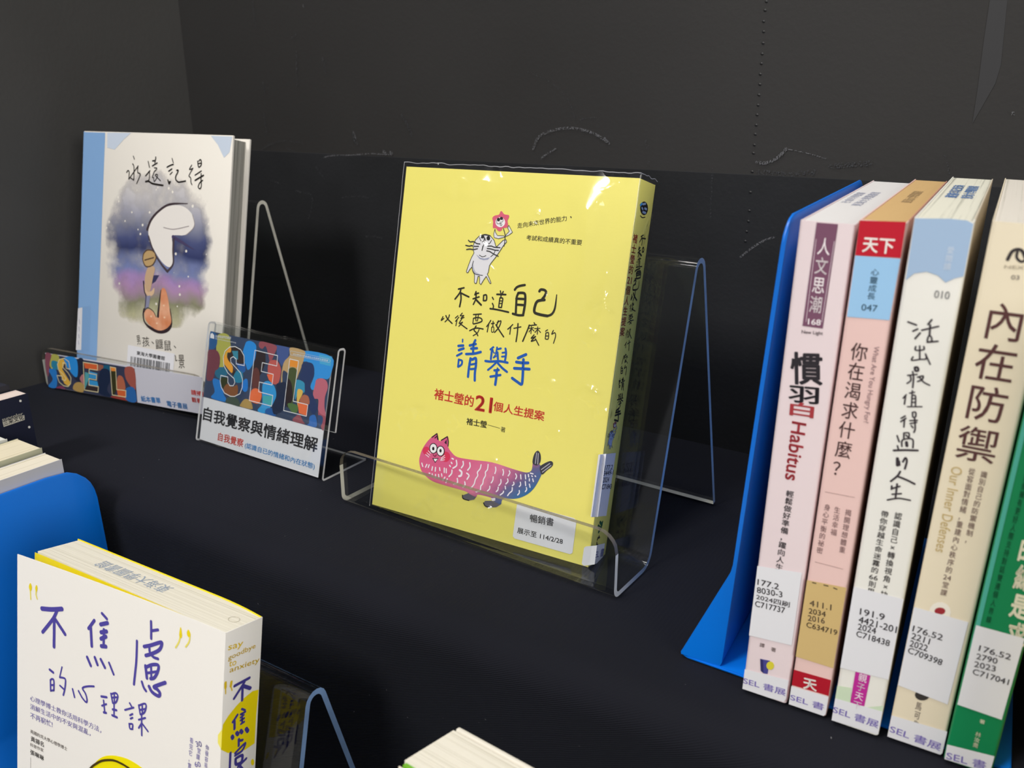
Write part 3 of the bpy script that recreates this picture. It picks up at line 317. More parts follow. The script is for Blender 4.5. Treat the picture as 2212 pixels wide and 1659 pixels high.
"A.spine/spine_title_lettering":[["s","2e2c22",1,0.63,1,[12.19,186.75,15.41,187.88]],["s","2e2c22",1,0.63,1,[13.67,187.25,13.43,185.97,11.28,183.66]],["s","2e2c22",1,0.68,1,[14.17,185.87,15.0,184.48,15.04,182.41]],["s","2e2c22",1,0.67,1,[14.05,186.12,16.92,186.17,19.42,186.27]],["s","2e2c22",1,0.71,1,[11.64,180.99,11.37,179.54]],["s","2e2c22",1,0.71,1,[11.37,179.96,13.41,180.81]],["s","2e2c22",1,0.71,1,[10.89,177.71,14.29,179.44]],["s","2e2c22",1,0.71,1,[12.06,180.36,12.52,177.91,11.88,175.61]],["s","2e2c22",1,0.94,1,[12.67,177.95,14.82,177.23,16.74,176.66]],["s","2e2c22",1,0.74,1,[16.82,180.73,17.46,178.66]],["s","2e2c22",1,0.74,1,[16.82,180.73,18.46,181.25,19.22,179.33,17.62,178.7]],["s","2e2c22",1,0.45,1,[10.96,172.86,11.62,172.46]],["s","2e2c22",1,0.45,1,[11.59,171.33,12.31,170.79,12.41,170.25]],["s","2e2c22",1,0.45,1,[13.84,175.34,14.36,174.65]],["s","2e2c22",1,0.45,1,[15.11,175.46,14.91,174.79]],["s","2e2c22",1,0.45,1,[14.58,174.43,14.67,173.61]],["s","2e2c22",1,0.57,1,[11.15,169.73,14.37,170.24,19.57,170.81]],["s","2e2c22",1,0.57,1,[12.64,174.11,16.52,174.96]],["s","2e2c22",1,0.45,1,[14.34,173.53,15.6,173.69,15.86,172.5,16.0,171.27]],["s","2e2c22",1,0.45,1,[14.34,173.53,14.54,172.18,14.76,171.04]],["s","2e2c22",1,0.45,1,[14.78,171.0,16.02,171.25]],["s","2e2c22",1,0.32,1,[14.54,172.74,15.65,173.0]],["s","2e2c22",1,0.32,1,[14.71,172.05,15.81,172.32]],["s","2e2c22",1,0.78,1,[10.48,167.5,11.59,168.15,13.88,168.83,16.95,169.51]],["s","2e2c22",1,0.78,1,[13.37,167.39,12.73,166.64,13.09,165.61,13.93,163.95]],["s","2e2c22",1,0.86,1,[13.34,167.43,15.77,167.91,17.98,168.12,18.93,167.39,19.36,166.3,19.32,164.75]],["s","2e2c22",1,0.78,1,[12.58,166.3,18.61,167.29]],["s","2e2c22",1,0.78,1,[13.65,165.4,18.98,166.27]],["s","2e2c22",1,0.78,1,[11.9,163.45,15.96,163.91,19.47,164.55]],["s","2e2c22",1,0.73,1,[10.94,161.99,11.4,162.46,12.89,162.65,13.82,162.34,13.47,161.39,12.88,160.72]],["s","2e2c22",1,0.81,1,[13.79,160.68,12.19,160.24,11.04,159.79,10.53,158.9,10.78,157.39,13.09,157.31,16.52,157.69]],["s","2e2c22",1,[0.79,0.76,0.66,0.34],1,[16.52,157.69,18.17,158.48,18.83,159.94,18.33,162.7]],["s","2e2c22",1,0.73,1,[10.51,154.48,10.03,151.65,11.53,153.5]],["s","2e2c22",1,0.73,1,[14.85,156.86,14.75,154.35,13.15,151.44]],["s","2e2c22",1,0.93,1,[12.46,155.61,14.44,153.86,18.58,151.85]],["s","2e2c22",1,0.47,1,[11.04,149.1,9.68,147.94]],["s","2e2c22",1,0.47,1,[11.82,148.7,10.33,146.84]],["s","2e2c22",1,0.47,1,[11.07,147.54,11.15,145.33]],["s","2e2c22",1,0.47,1,[13.48,150.58,12.55,149.4,14.75,149.95]],["s","2e2c22",1,0.47,1,[14.79,149.85,13.3,148.55,15.23,149.27]],["s","2e2c22",1,0.47,1,[13.95,148.46,12.89,146.57,14.97,147.44]],["s","2e2c22",1,0.47,1,[14.97,147.44,13.85,146.21,13.12,145.5]],["s","2e2c22",1,0.57,1,[13.27,146.65,15.89,146.18,18.72,145.69]],["s","2e2c22",1,0.48,1,[10.13,142.94,15.0,143.85]],["s","2e2c22",1,0.48,1,[10.58,142.07,12.85,142.65,15.33,142.83,16.18,142.31,14.21,141.56,11.23,140.8]],["s","2e2c22",1,0.48,1,[13.13,140.59,12.33,139.45,13.9,139.12,15.37,138.56]],["s","2e2c22",1,0.48,1,[9.64,138.87,13.37,140.12,17.87,140.6]],["s","2e2c22",1,0.37,1,[11.78,143.2,11.79,142.41]],["s","2e2c22",1,0.37,1,[13.2,143.5,13.37,142.8]],["s","2e2c22",1,0.38,1,[10.58,142.07,10.79,140.87]],["s","2e2c22",1,0.37,1,[11.79,142.41,12.54,141.73]],["s","2e2c22",1,0.37,1,[13.41,142.74,13.27,141.85]],["s","2e2c22",1,0.37,1,[15.38,140.09,14.69,139.11,12.44,138.08]],["s","2e2c22",1,0.45,1,[10.65,134.77,10.2,133.58,9.53,132.22]],["s","2e2c22",1,0.45,1,[10.18,133.24,10.46,130.42]],["s","2e2c22",1,0.45,1,[11.31,133.7,12.58,134.14]],["s","2e2c22",1,0.45,1,[11.82,134.68,12.34,132.81]],["s","2e2c22",1,0.45,1,[14.14,135.37,13.92,133.57]],["s","2e2c22",1,0.45,1,[13.82,134.65,15.35,135.52,15.19,133.18,13.86,130.92]],["s","2e2c22",1,0.34,1,[11.88,132.49,12.46,130.85,13.36,131.14,12.81,132.69,11.92,132.39]],["s","2e2c22",1,0.56,1,[13.58,133.72,15.15,132.51,18.49,130.26]],["s","2e2c22",1,0.49,1,[12.31,128.08,10.96,127.04,9.71,126.21]],["s","2e2c22",1,0.49,1,[11.34,127.1,11.74,124.93]],["s","2e2c22",1,0.48,1,[13.59,127.06,17.91,128.15]],["s","2e2c22",1,0.61,1,[15.59,128.83,16.41,126.18,16.79,123.36]],["s","2e2c22",1,0.41,1,[12.87,121.25,13.46,120.94]],["s","2e2c22",1,0.41,1,[10.58,120.16,14.25,120.9]],["s","2e2c22",1,0.5,1,[10.81,120.34,10.16,118.32,9.23,115.85]],["s","2e2c22",1,0.32,1,[10.87,119.5,13.12,119.97]],["s","2e2c22",1,0.32,1,[11.98,120.12,12.47,118.33]],["s","2e2c22",1,0.32,1,[12.1,119.52,11.4,118.64]],["s","2e2c22",1,0.32,1,[12.39,119.56,13.77,119.21]],["s","2e2c22",1,0.31,1,[13.8,119.83,16.36,120.26]],["s","2e2c22",1,0.32,1,[15.05,120.47,15.71,118.63]],["s","2e2c22",1,0.32,1,[15.19,119.8,14.36,118.91]],["s","2e2c22",1,0.31,1,[15.48,119.84,17.1,119.29]],["s","2e2c22",1,0.39,1,[14.19,118.27,13.13,117.18,14.96,117.91]],["s","2e2c22",1,0.39,1,[15.11,117.93,13.45,116.46,15.6,117.15]],["s","2e2c22",1,0.39,1,[15.36,117.35,17.65,115.98]],["s","2e2c22",1,0.57,1,[10.03,114.52,8.68,113.68]],["s","2e2c22",1,0.57,1,[9.24,112.97,9.85,110.4]],["s","2e2c22",1,0.57,1,[9.24,112.97,11.26,113.37,12.15,110.72,9.85,110.4]],["s","2e2c22",1,0.57,1,[9.54,111.68,11.62,111.96]],["s","2e2c22",1,0.56,1,[14.73,114.88,14.05,113.08,16.3,114.04,17.45,112.49,17.08,109.41]],["s","26241c",1,0.38,1,[9.6,107.61,9.75,107.15]],["s","26241c",1,0.61,1,[8.55,106.23,10.25,106.52]],["s","26241c",1,0.61,1,[9.02,105.47,10.62,106.0]],["s","26241c",1,0.51,1,[8.78,104.35,10.32,105.03]],["s","26241c",1,0.51,1,[9.75,103.74,9.99,102.38]],["s","26241c",1,0.51,1,[9.76,103.7,10.97,103.65,11.11,102.94,10.08,102.35]],["s","26241c",1,0.61,1,[14.15,108.01,13.89,107.18,14.33,105.55]],["s","26241c",1,0.61,1,[12.56,106.81,14.59,107.35]],["s","26241c",1,0.61,1,[13.32,106.3,15.35,106.64]],["s","26241c",1,0.61,1,[11.95,105.08,14.74,105.52,16.95,106.12]],["s","26241c",1,0.64,1,[13.85,104.47,13.99,102.83,14.35,101.02]],["s","26241c",1,0.63,1,[13.85,104.47,14.59,104.37,15.68,104.76,16.26,103.54,16.47,102.12,17.0,100.65]],["s","26241c",1,0.5,1,[14.53,103.39,16.09,103.76]],["s","26241c",1,0.51,1,[14.74,102.53,16.33,102.82]],["s","26241c",1,0.51,1,[11.42,98.49,10.53,97.92]],["s","26241c",1,0.51,1,[14.28,98.55,12.84,98.18]],["s","26241c",1,0.59,1,[11.12,98.07,11.47,96.03]],["s","26241c",1,0.59,1,[13.38,97.63,14.08,96.33]],["s","26241c",1,0.58,1,[15.97,98.7,16.57,97.82,16.77,96.38]],["s","26241c",1,0.45,1,[12.82,98.6,12.89,97.66]],["s","26241c",1,0.45,1,[15.17,97.75,16.12,97.94]],["s","26241c",1,0.45,1,[15.33,96.99,16.45,97.16]],["s","26241c",1,0.45,1,[14.68,94.5,14.77,93.9]],["s","26241c",1,0.29,1,[11.45,98.02,12.04,97.39,12.99,97.42,12.29,96.38,13.35,96.94]],["s","26241c",1,0.61,1,[9.62,95.42,11.68,95.53,14.71,95.97,17.87,96.04]],["s","26241c",1,0.61,1,[14.43,95.5,16.33,94.78,18.39,94.2]],["s","26241c",1,0.61,1,[13.71,93.94,15.28,94.22]],["s","26241c",1,0.61,1,[12.76,92.52,16.3,93.3]],["s","26241c",1,0.51,1,[13.75,95.6,12.67,94.69,11.29,93.74]],["s","26241c",1,0.72,1,[14.62,93.88,14.98,92.62,15.18,91.16]],["s","26241c",1,0.99,1,[10.53,89.21,12.49,89.87,14.27,90.45]],["s","26241c",1,0.99,1,[10.09,88.15,13.24,88.21,16.28,88.48]],["s","26241c",1,0.99,1,[9.69,86.49,13.89,86.77,17.62,87.0]],["s","26241c",1,0.99,1,[13.52,89.1,14.28,86.91,15.09,84.62,15.29,82.91,12.99,83.23,9.69,83.95]],["c","a02c26",1,"褚",4.46,184.71,6.57,5.26,2],["c","a02c26",1,"士",4.39,179.11,6.58,5.26,2],["c","a02c26",1,"瑩",4.32,173.49,6.59,5.26,2],["c","a02c26",1,"的",4.25,167.86,6.6,5.26,2],["c","a02c26",1,"21",4.18,162.21,6.61,5.26,2],["c","a02c26",1,"個",4.11,156.55,6.61,5.26,2],["c","a02c26",1,"人",4.03,150.88,6.62,5.26,2],["c","a02c26",1,"生",3.96,145.19,6.63,5.26,2],["c","a02c26",1,"提",3.89,139.48,6.64,5.26,2],["c","a02c26",1,"案",3.82,133.77,6.64,5.26,2]],
"A.spine/spine_cat_drawing":[["p","a8b8d8",1,0,[4.3,69.53,4.07,69.75,4.37,71.28,4.74,72.83,5.24,73.9,4.77,74.69,4.6,75.84,4.9,76.79,5.78,77.63,7.41,78.04,9.06,77.77,10.41,76.91,11.23,75.69,11.57,75.59,12.41,76.43,13.02,77.02,13.83,77.17,14.11,76.73,13.7,76.26,13.25,75.67,12.54,74.38,11.79,73.19,10.87,71.99,10.57,71.4,10.65,70.02,10.47,69.54,11.35,68.67,12.11,67.67,11.82,67.6,10.29,69.07,9.74,68.22,9.23,67.19,8.76,67.46,8.33,68.95,7.86,68.92,7.81,67.4,7.43,67.31,7.11,67.59,6.74,69.2,5.84,70.08,5.53,70.88,4.98,70.27,4.62,69.54]],["s","3a3a3c",3,0.15,0,[4.3,69.53,4.07,69.75,4.37,71.28,4.74,72.83,5.24,73.9,4.77,74.69,4.6,75.84,4.9,76.79,5.78,77.63,7.41,78.04,9.06,77.77,10.41,76.91,11.23,75.69,11.57,75.59,12.41,76.43,13.02,77.02,13.83,77.17,14.11,76.73,13.7,76.26,13.25,75.67,12.54,74.38,11.79,73.19,10.87,71.99,10.57,71.4,10.65,70.02,10.47,69.54,11.35,68.67,12.11,67.67,11.82,67.6,10.29,69.07,9.74,68.22,9.23,67.19,8.76,67.46,8.33,68.95,7.86,68.92,7.81,67.4,7.43,67.31,7.11,67.59,6.74,69.2,5.84,70.08,5.53,70.88,4.98,70.27,4.62,69.54,4.3,69.53]],["p","b4b6c6",2,0,[5.4,71.93,6.22,70.46,6.89,69.79,8.45,69.36,7.03,69.28,5.84,70.08,5.45,71.0]],["p","9da2bb",2,0,[5.95,73.65,7.43,72.96,8.73,72.86,10.21,73.23,9.73,72.68,8.51,72.5,7.18,72.72]],["s","3a3a3c",3,0.14,1,[11.33,74.77,11.1,73.96,10.41,73.35]],["s","3a3a3c",3,0.14,1,[5.57,72.17,5.48,71.35,5.53,70.88]],["s","3a3a3c",3,0.14,1,[6.95,73.52,7.99,73.23,8.94,73.51]],["s","3a3a3c",3,0.14,1,[7.63,75.87,7.51,75.17]],["s","3a3a3c",3,0.14,1,[5.84,70.08,7.02,69.33,9.13,69.23]],["s","3a3a3c",3,0.22,1,[7.49,75.51,7.44,74.59]],["s","3a3a3c",3,0.15,1,[5.95,77.29,6.54,76.63,7.37,76.49,7.56,77.24]],["s","3a3a3c",3,0.15,1,[7.66,77.14,8.24,76.24,9.2,76.17,9.63,76.88]],["s","3a3a3c",3,0.15,1,[7.44,77.36,7.39,76.43,7.8,76.39]],["s","3a3a3c",3,0.23,1,[2.78,76.58,3.44,76.26,4.38,76.36,5.44,76.0,6.42,75.93]],["s","3a3a3c",3,0.24,1,[2.29,75.45,3.38,75.32,3.98,75.47,4.99,75.34,6.17,75.39]],["s","3a3a3c",3,0.23,1,[2.79,74.54,3.72,74.7,4.86,74.64,6.01,74.86]],["s","3a3a3c",3,0.23,1,[8.9,75.58,9.99,75.63,10.83,75.44,12.55,75.4]],["s","3a3a3c",3,0.23,1,[8.89,75.06,10.01,75.0,11.16,74.82,12.26,74.82]],["s","3a3a3c",3,0.23,1,[8.88,74.54,9.87,74.42,11.1,73.96,12.54,73.57]],["s","3a3a3c",3,0.27,1,[6.23,77.71,7.42,77.99,8.89,77.82]],["p","222224",3,0,[7.33,77.52,7.32,77.37,7.2,77.25,6.99,77.17,6.74,77.16,6.49,77.22,6.3,77.33,6.2,77.48,6.21,77.63,6.34,77.75,6.55,77.83,6.8,77.84,7.04,77.78,7.24,77.67]],["p","222224",3,0,[9.11,77.29,9.11,77.08,9.01,76.91,8.83,76.81,8.59,76.8,8.35,76.88,8.16,77.04,8.04,77.24,8.04,77.45,8.14,77.62,8.33,77.72,8.56,77.73,8.8,77.65,9.0,77.49]],["s","3a3a3c",3,0.16,1,[12.39,79.5,13.23,78.17,13.51,76.93,13.6,75.8]],["p","a8b8d8",1,0,[9.96,79.29,9.86,78.26,10.25,77.47,11.54,77.3,13.28,77.71,12.9,77.98,11.04,77.96,10.31,78.62]],["s","3a3a3c",3,0.12,0,[9.96,79.29,9.86,78.26,10.25,77.47,11.54,77.3,13.28,77.71,12.9,77.98,11.04,77.96,10.31,78.62,9.96,79.29]],["p","a8b8d8",1,0,[13.7,80.28,13.57,79.65,14.22,79.0,13.46,78.18,13.4,77.84,14.37,78.21,15.2,78.81,14.66,79.35]],["s","3a3a3c",3,0.12,0,[13.7,80.28,13.57,79.65,14.22,79.0,13.46,78.18,13.4,77.84,14.37,78.21,15.2,78.81,14.66,79.35,13.7,80.28]],["p","8a4058",2,1,[10.5,83.11,10.97,83.07,11.75,82.53,13.02,82.4,13.28,82.01,13.05,81.21,13.43,80.44,13.31,79.76,12.13,79.6,11.95,79.14,11.4,78.89,10.72,79.09,10.13,79.52,9.35,79.49,9.08,80.17,8.97,80.85,8.51,81.63,9.06,82.16,10.23,82.42]],["p","f0eef0",3,0,[12.49,80.86,12.48,80.39,12.2,80.0,11.69,79.78,11.07,79.76,10.44,79.94,9.94,80.3,9.66,80.76,9.67,81.23,9.96,81.61,10.47,81.84,11.1,81.86,11.72,81.67,12.22,81.31]],["p","222224",4,0,[10.87,81.37,10.88,81.2,10.79,81.06,10.62,80.98,10.42,80.97,10.21,81.04,10.04,81.17,9.95,81.34,9.95,81.5,10.04,81.64,10.2,81.72,10.41,81.73,10.62,81.66,10.78,81.53]],["p","222224",4,0,[11.66,81.64,11.66,81.49,11.56,81.37,11.4,81.3,11.2,81.29,10.99,81.35,10.83,81.47,10.74,81.61,10.75,81.76,10.84,81.88,11.0,81.95,11.21,81.96,11.41,81.9,11.57,81.79]],["s","3a3a3c",4,0.09,1,[9.87,81.22,10.33,80.44,11.22,80.58]],["s","3a3a3c",4,0.09,1,[11.0,80.81,11.74,80.94,11.73,81.51]],["s","3a3a3c",4,0.09,1,[11.38,80.59,11.22,80.3,11.56,80.05,11.73,80.32,11.38,80.59]]],
"A.spine/spine_logo":[["p","1c1c1c",1,0,[16.94,202.78,16.96,201.13,15.84,199.66,13.78,198.67,11.23,198.36,8.69,198.77,6.66,199.82,5.53,201.29,5.51,202.91,6.6,204.35,8.6,205.34,11.12,205.69,13.68,205.31,15.76,204.27]],["s","8aa0c0",2,1.04,1,[8.36,203.91,12.28,204.69]],["s","8aa0c0",2,1.03,1,[7.75,201.83,9.35,201.29]],["s","8aa0c0",2,1.05,1,[11.85,202.11,14.73,201.98]],["s","8aa0c0",2,1.05,1,[9.89,199.85,14.11,199.88]],["s","3f9fe0",2,1.21,1,[5.24,202.99,6.95,203.97]],["s","2e2c22",2,0.47,1,[7.28,197.53,10.3,196.89,14.26,197.62]],["s","1f5a38",1,1.55,1,[8.8,24.56,12.16,22.27]],["s","1f5a38",1,1.55,1,[6.78,22.77,11.52,20.2]],["s","1f5a38",1,1.54,1,[10.21,20.18,8.68,18.85]],["s","1f5a38",1,1.55,1,[12.3,23.9,11.33,20.79]],["s","2e2c22",1,0.93,1,[10.23,16.06,8.19,14.29]],["s","2e2c22",1,0.93,1,[8.51,15.32,11.21,15.03]],["s","2e2c22",1,0.93,1,[9.83,11.2,7.42,10.62]],["s","2e2c22",1,0.93,1,[8.06,12.68,8.49,9.29]]],
"B.front/cover_colour_strip":[["p","LIGHTBLUE",1,0,[0.3,1.5,27.0,1.5,28.3,226.5,0.3,226.5]]],
"B.front/cover_painting":[["p","ccd8ea",1,0,[30.93,226.6,61.45,226.99,52.25,221.25,41.47,212.52,31.61,213.85]],["p","ccd8ea",1,0,[155.82,226.59,179.38,226.51,177.44,214.43,171.62,209.86,163.97,219.92]],["p","WASH",1,0,[30.93,195.62,170.21,200.98,175.36,74.09,34.57,56.7]],["p","efeae6",2,1,[89.35,152.41,96.44,162.32,111.23,168.4,127.53,169.34,139.65,162.93,141.73,153.89,132.04,146.04,117.33,143.92,119.64,131.6,117.46,118.86,108.28,120.15,96.94,129.74,88.45,141.78]],["s","40333a",3,[2.56,2.31,2.05,1.79,0.64],1,[86.55,147.47,90.7,155.66,99.43,163.54,112.63,170.02,133.23,171.71]],["s","a09698",3,0.62,1,[139.65,162.93,142.45,153.94,133.5,146.14]],["s","a09698",3,0.63,1,[106.35,150.42,118.45,149.71,135.93,153.5]],["s","4a4266",3,[3.26,2.25,0.5],1,[118.11,143.46,129.52,139.66,143.03,135.06]],["s","4a4048",3,[2.54,2.03,1.78,2.03],1,[118.89,143.0,118.89,131.54,119.57,121.15,113.22,114.27]],["s","4a4048",3,[1.55,1.55,1.81,2.32],1,[88.45,141.78,95.4,129.62,105.24,119.88,113.22,114.27]],["p","c0a070",3,1,[83.12,126.48,87.61,130.04,95.4,129.62,98.8,124.61,94.58,117.87,86.89,116.11,82.66,121.09]],["s","5a4638",4,0.91,1,[83.12,126.48,87.61,130.04,95.4,129.62,98.8,124.61,94.58,117.87,86.89,116.11,82.66,121.09,83.12,126.48]],["s","5a4638",4,0.91,1,[85.01,121.29,95.73,124.34]],["p","c8a888",3,1,[90.0,116.39,97.79,116.03,96.01,107.34,92.86,95.24,88.05,96.9,85.91,106.37]],["p","3a3a60",3,0,[95.87,109.46,103.55,110.19,99.29,104.46,94.79,101.87]],["p","d8b898",3,1,[84.6,101.94,92.86,95.24,98.08,99.0,97.63,93.59,91.56,90.8,85.77,95.59]],["s","3a3240",4,[1.59,1.32,1.06,1.06],1,[84.54,103.01,86.31,94.56,88.44,90.47,87.53,79.55]],["p","8a8ca8",3,0,[87.19,90.34,93.83,92.12,92.15,81.16,87.84,79.59]],["p","CORAL",3,1,[87.41,77.62,92.72,80.11,99.19,77.73,102.99,74.43,106.11,81.62,106.87,97.75,111.18,99.42,115.15,92.48,118.56,80.57,120.47,71.56,113.38,65.13,104.57,63.41,95.4,66.03,88.73,70.87]],["s","33262c",2,[1.67,1.82,1.51,2.57,3.18,3.03,2.57,1.06],1,[86.39,79.39,85.78,74.3,87.98,68.27,95.51,64.16,106.43,62.4,116.06,64.84,120.51,70.95,118.4,83.01]],["s","33262c",4,[2.56,1.51,0.75],1,[104.28,75.21,104.91,86.44,106.43,97.71]],["s","33262c",4,0.61,1,[87.0,76.95,90.84,81.14,98.22,78.86,102.1,74.33]],["p","f0c8a8",4,0,[97.05,74.36,96.72,73.7,95.85,73.35,94.95,73.5,94.54,74.07,94.87,74.72,95.74,75.08,96.65,74.93]],["p","f0c8a8",4,0,[112.0,85.37,111.68,84.72,110.82,84.38,109.93,84.53,109.53,85.1,109.86,85.74,110.71,86.09,111.6,85.94]],["p","f0c8a8",4,0,[104.56,69.33,104.23,68.68,103.37,68.32,102.47,68.46,102.07,69.03,102.4,69.69,103.26,70.05,104.16,69.9]],["p","f0c8a8",4,0,[113.52,75.36,113.2,74.71,112.35,74.36,111.46,74.51,111.06,75.07,111.38,75.72,112.24,76.08,113.12,75.93]]],
"B.front/title_lettering":[["s","1f1a18",3,0.79,1,[65.51,207.8,66.97,205.23]],["s","1f1a18",3,0.79,1,[57.85,193.84,59.35,195.49,61.01,194.32,60.82,188.32]],["s","1f1a18",3,0.79,1,[60.82,188.32,66.57,194.19,72.0,199.82]],["s","1f1a18",3,0.79,1,[67.21,187.72,62.33,189.8]],["s","1f1a18",3,0.87,1,[65.1,201.32,66.85,198.41,67.2,187.9]],["s","1f1a18",3,0.87,1,[71.75,199.64,71.8,194.4,75.03,192.79,71.04,185.09]],["s","1f1a18",3,0.77,1,[84.18,204.08,86.02,199.13]],["s","1f1a18",3,0.77,1,[91.91,199.01,94.98,198.78,93.82,197.01,92.34,196.26]],["s","1f1a18",3,0.77,1,[92.34,196.26,90.09,191.33,91.66,190.71,92.62,187.64,95.71,191.23,96.06,193.66,93.57,192.86,100.18,188.67]],["s","1f1a18",3,0.77,1,[86.22,196.02,86.47,191.87,86.13,189.08,83.66,187.23]],["s","1f1a18",3,1.02,1,[93.15,207.82,92.8,205.23,89.53,204.61]],["s","1f1a18",3,1.02,1,[92.8,205.23,92.42,203.16]],["s","1f1a18",3,1.02,1,[89.53,200.47,95.22,203.08]],["s","1f1a18",3,1.03,1,[81.82,192.03,86.71,196.39]],["s","1f1a18",3,1.37,1,[82.12,187.17,85.7,187.67,90.94,185.83,103.18,185.02]],["s","1f1a18",3,0.75,1,[112.73,207.44,114.45,203.93]],["s","1f1a18",3,0.75,1,[111.11,194.28,113.7,196.43]],["s","1f1a18",3,1.0,1,[107.24,200.1,111.12,201.77,114.53,202.58]],["s","1f1a18",3,1.0,1,[109.44,196.94,113.04,198.95]],["s","1f1a18",3,1.01,1,[108.9,189.74,110.61,186.57,111.98,188.51,110.51,188.1]],["s","1f1a18",3,1.08,1,[118.79,197.99,120.51,198.06,119.9,196.0,118.12,193.21,118.3,190.5,121.38,188.59,125.76,189.13,129.62,189.81]],["s","1f1a18",3,0.74,1,[135.99,202.85,133.59,199.24,137.6,200.4]],["s","1f1a18",3,0.74,1,[137.6,200.4,133.44,194.36,135.49,192.6,135.96,189.25,137.31,187.13]],["s","1f1a18",3,0.89,1,[142.46,206.25,143.72,201.97,145.17,201.69,146.92,203.75,146.47,206.72,145.23,207.51,143.89,206.3]],["s","1f1a18",3,0.89,1,[143.55,204.29,146.38,204.72]],["s","1f1a18",3,0.89,1,[140.38,194.99,147.28,198.6]],["s","1f1a18",3,0.89,1,[147.2,196.44,147.29,191.77,148.09,187.13,146.86,184.39,144.62,185.63,146.05,189.04,149.23,191.19]],["s","1f1a18",3,1.13,1,[140.67,190.81,149.9,195.21]]],
"B.front/subtitle_lettering":[["t","4a443c",1,"男",79.94,47.46,0.2659,4.43,8.01,0.6],["t","4a443c",1,"孩",86.57,46.79,0.1597,8.79,8.47,0.6],["s","4a443c",1,0.75,1,[98.04,52.46,100.15,51.33]],["s","4a443c",1,0.73,1,[125.3,52.56,127.18,51.3]],["t","4a443c",1,"鼴",103.31,46.91,0.1471,9.1,8.39,0.6],["t","4a443c",1,"鼠",114.06,46.96,0.1352,8.31,8.81,0.6],["s","4a443c",1,0.73,1,[125.97,44.86,127.51,43.91,127.9,40.47,129.67,40.95]],["t","4a443c",1,"景",132.07,34.43,0.1448,7.18,11.39,0.6]],
"B.front/library_barcode_label":[["p","PAPER",3,0,[68.08,45.88,126.57,46.15,125.29,22.92,67.1,20.66]],["t","26262c",5,"東海大學圖書館",79.65,38.67,-0.0027,35.35,3.65,1.5],["p","55565a",5,0,[72.45,36.45,73.46,36.46,73.18,25.76,72.17,25.73]],["p","55565a",5,0,[74.37,36.48,74.97,36.49,74.7,25.79,74.09,25.78]],["p","55565a",5,0,[76.38,36.51,76.98,36.52,76.71,25.84,76.11,25.82]],["p","55565a",5,0,[77.48,36.53,78.08,36.54,77.81,25.86,77.21,25.85]],["p","55565a",5,0,[78.58,36.55,79.18,36.56,78.92,25.89,78.32,25.87]],["p","55565a",5,0,[80.58,36.58,82.08,36.6,81.82,25.95,80.32,25.92]],["p","55565a",5,0,[82.57,36.61,83.57,36.63,83.31,25.99,82.32,25.96]],["p","55565a",5,0,[84.46,36.64,85.95,36.67,85.7,26.04,84.21,26.01]],["p","55565a",5,0,[86.45,36.68,87.04,36.69,86.8,26.07,86.2,26.05]],["p","55565a",5,0,[87.93,36.7,88.92,36.72,88.68,26.11,87.69,26.09]],["p","55565a",5,0,[89.42,36.72,90.9,36.75,90.66,26.15,89.18,26.12]],["p","55565a",5,0,[91.78,36.76,92.77,36.78,92.53,26.2,91.55,26.17]],["p","55565a",5,0,[93.26,36.79,94.73,36.81,94.5,26.24,93.03,26.21]],["p","55565a",5,0,[95.62,36.83,97.08,36.85,96.86,26.3,95.39,26.26]],["p","55565a",5,0,[97.57,36.86,99.04,36.88,98.82,26.34,97.35,26.31]],["p","55565a",5,0,[100.4,36.9,101.38,36.92,101.16,26.39,100.19,26.37]],["p","55565a",5,0,[101.86,36.93,102.84,36.94,102.62,26.43,101.65,26.4]],["p","55565a",5,0,[104.2,36.97,105.65,36.99,105.44,26.49,103.99,26.46]],["p","55565a",5,0,[106.13,37.0,107.58,37.02,107.38,26.54,105.93,26.5]],["p","55565a",5,0,[108.07,37.03,109.51,37.05,109.31,26.58,107.86,26.55]],["p","55565a",5,0,[110.38,37.07,111.34,37.08,111.15,26.62,110.18,26.6]],["p","55565a",5,0,[112.69,37.1,113.26,37.11,113.07,26.67,112.5,26.65]],["p","55565a",5,0,[114.12,37.13,114.7,37.14,114.51,26.7,113.94,26.69]],["p","55565a",5,0,[116.04,37.16,116.99,37.18,116.81,26.75,115.85,26.73]],["p","55565a",5,0,[117.47,37.18,118.9,37.21,118.72,26.79,117.29,26.76]],["p","55565a",5,0,[119.76,37.22,120.33,37.23,120.15,26.83,119.58,26.81]],["p","55565a",5,0,[120.8,37.24,121.37,37.25,121.2,26.85,120.63,26.84]]],
"B.front/spine_label":[["p","PAPER",3,0,[-0.55,70.3,5.51,71.82,5.76,32.93,-1.67,31.92]],["p","FILM",4,0,[-0.59,71.13,17.17,74.8,17.39,31.96,-1.27,30.26]],["s","8080a0",5,0.43,1,[1.86,60.44,2.7,56.31]],["s","8080a0",5,0.43,1,[1.54,53.63,2.38,49.49]],["s","8080a0",5,0.43,1,[1.53,46.83,2.34,43.54]],["s","8080a0",5,0.43,1,[1.49,40.87,2.3,37.57]]],
"C.front/printed_insert":[["p","PAPER",0,0,[0.39,83.12,128.92,84.05,130.29,-1.89,2.22,-1.3]],["p","3c4a66",1,0,[0.39,83.12,128.92,84.05,129.59,32.11,0.91,31.87]]],
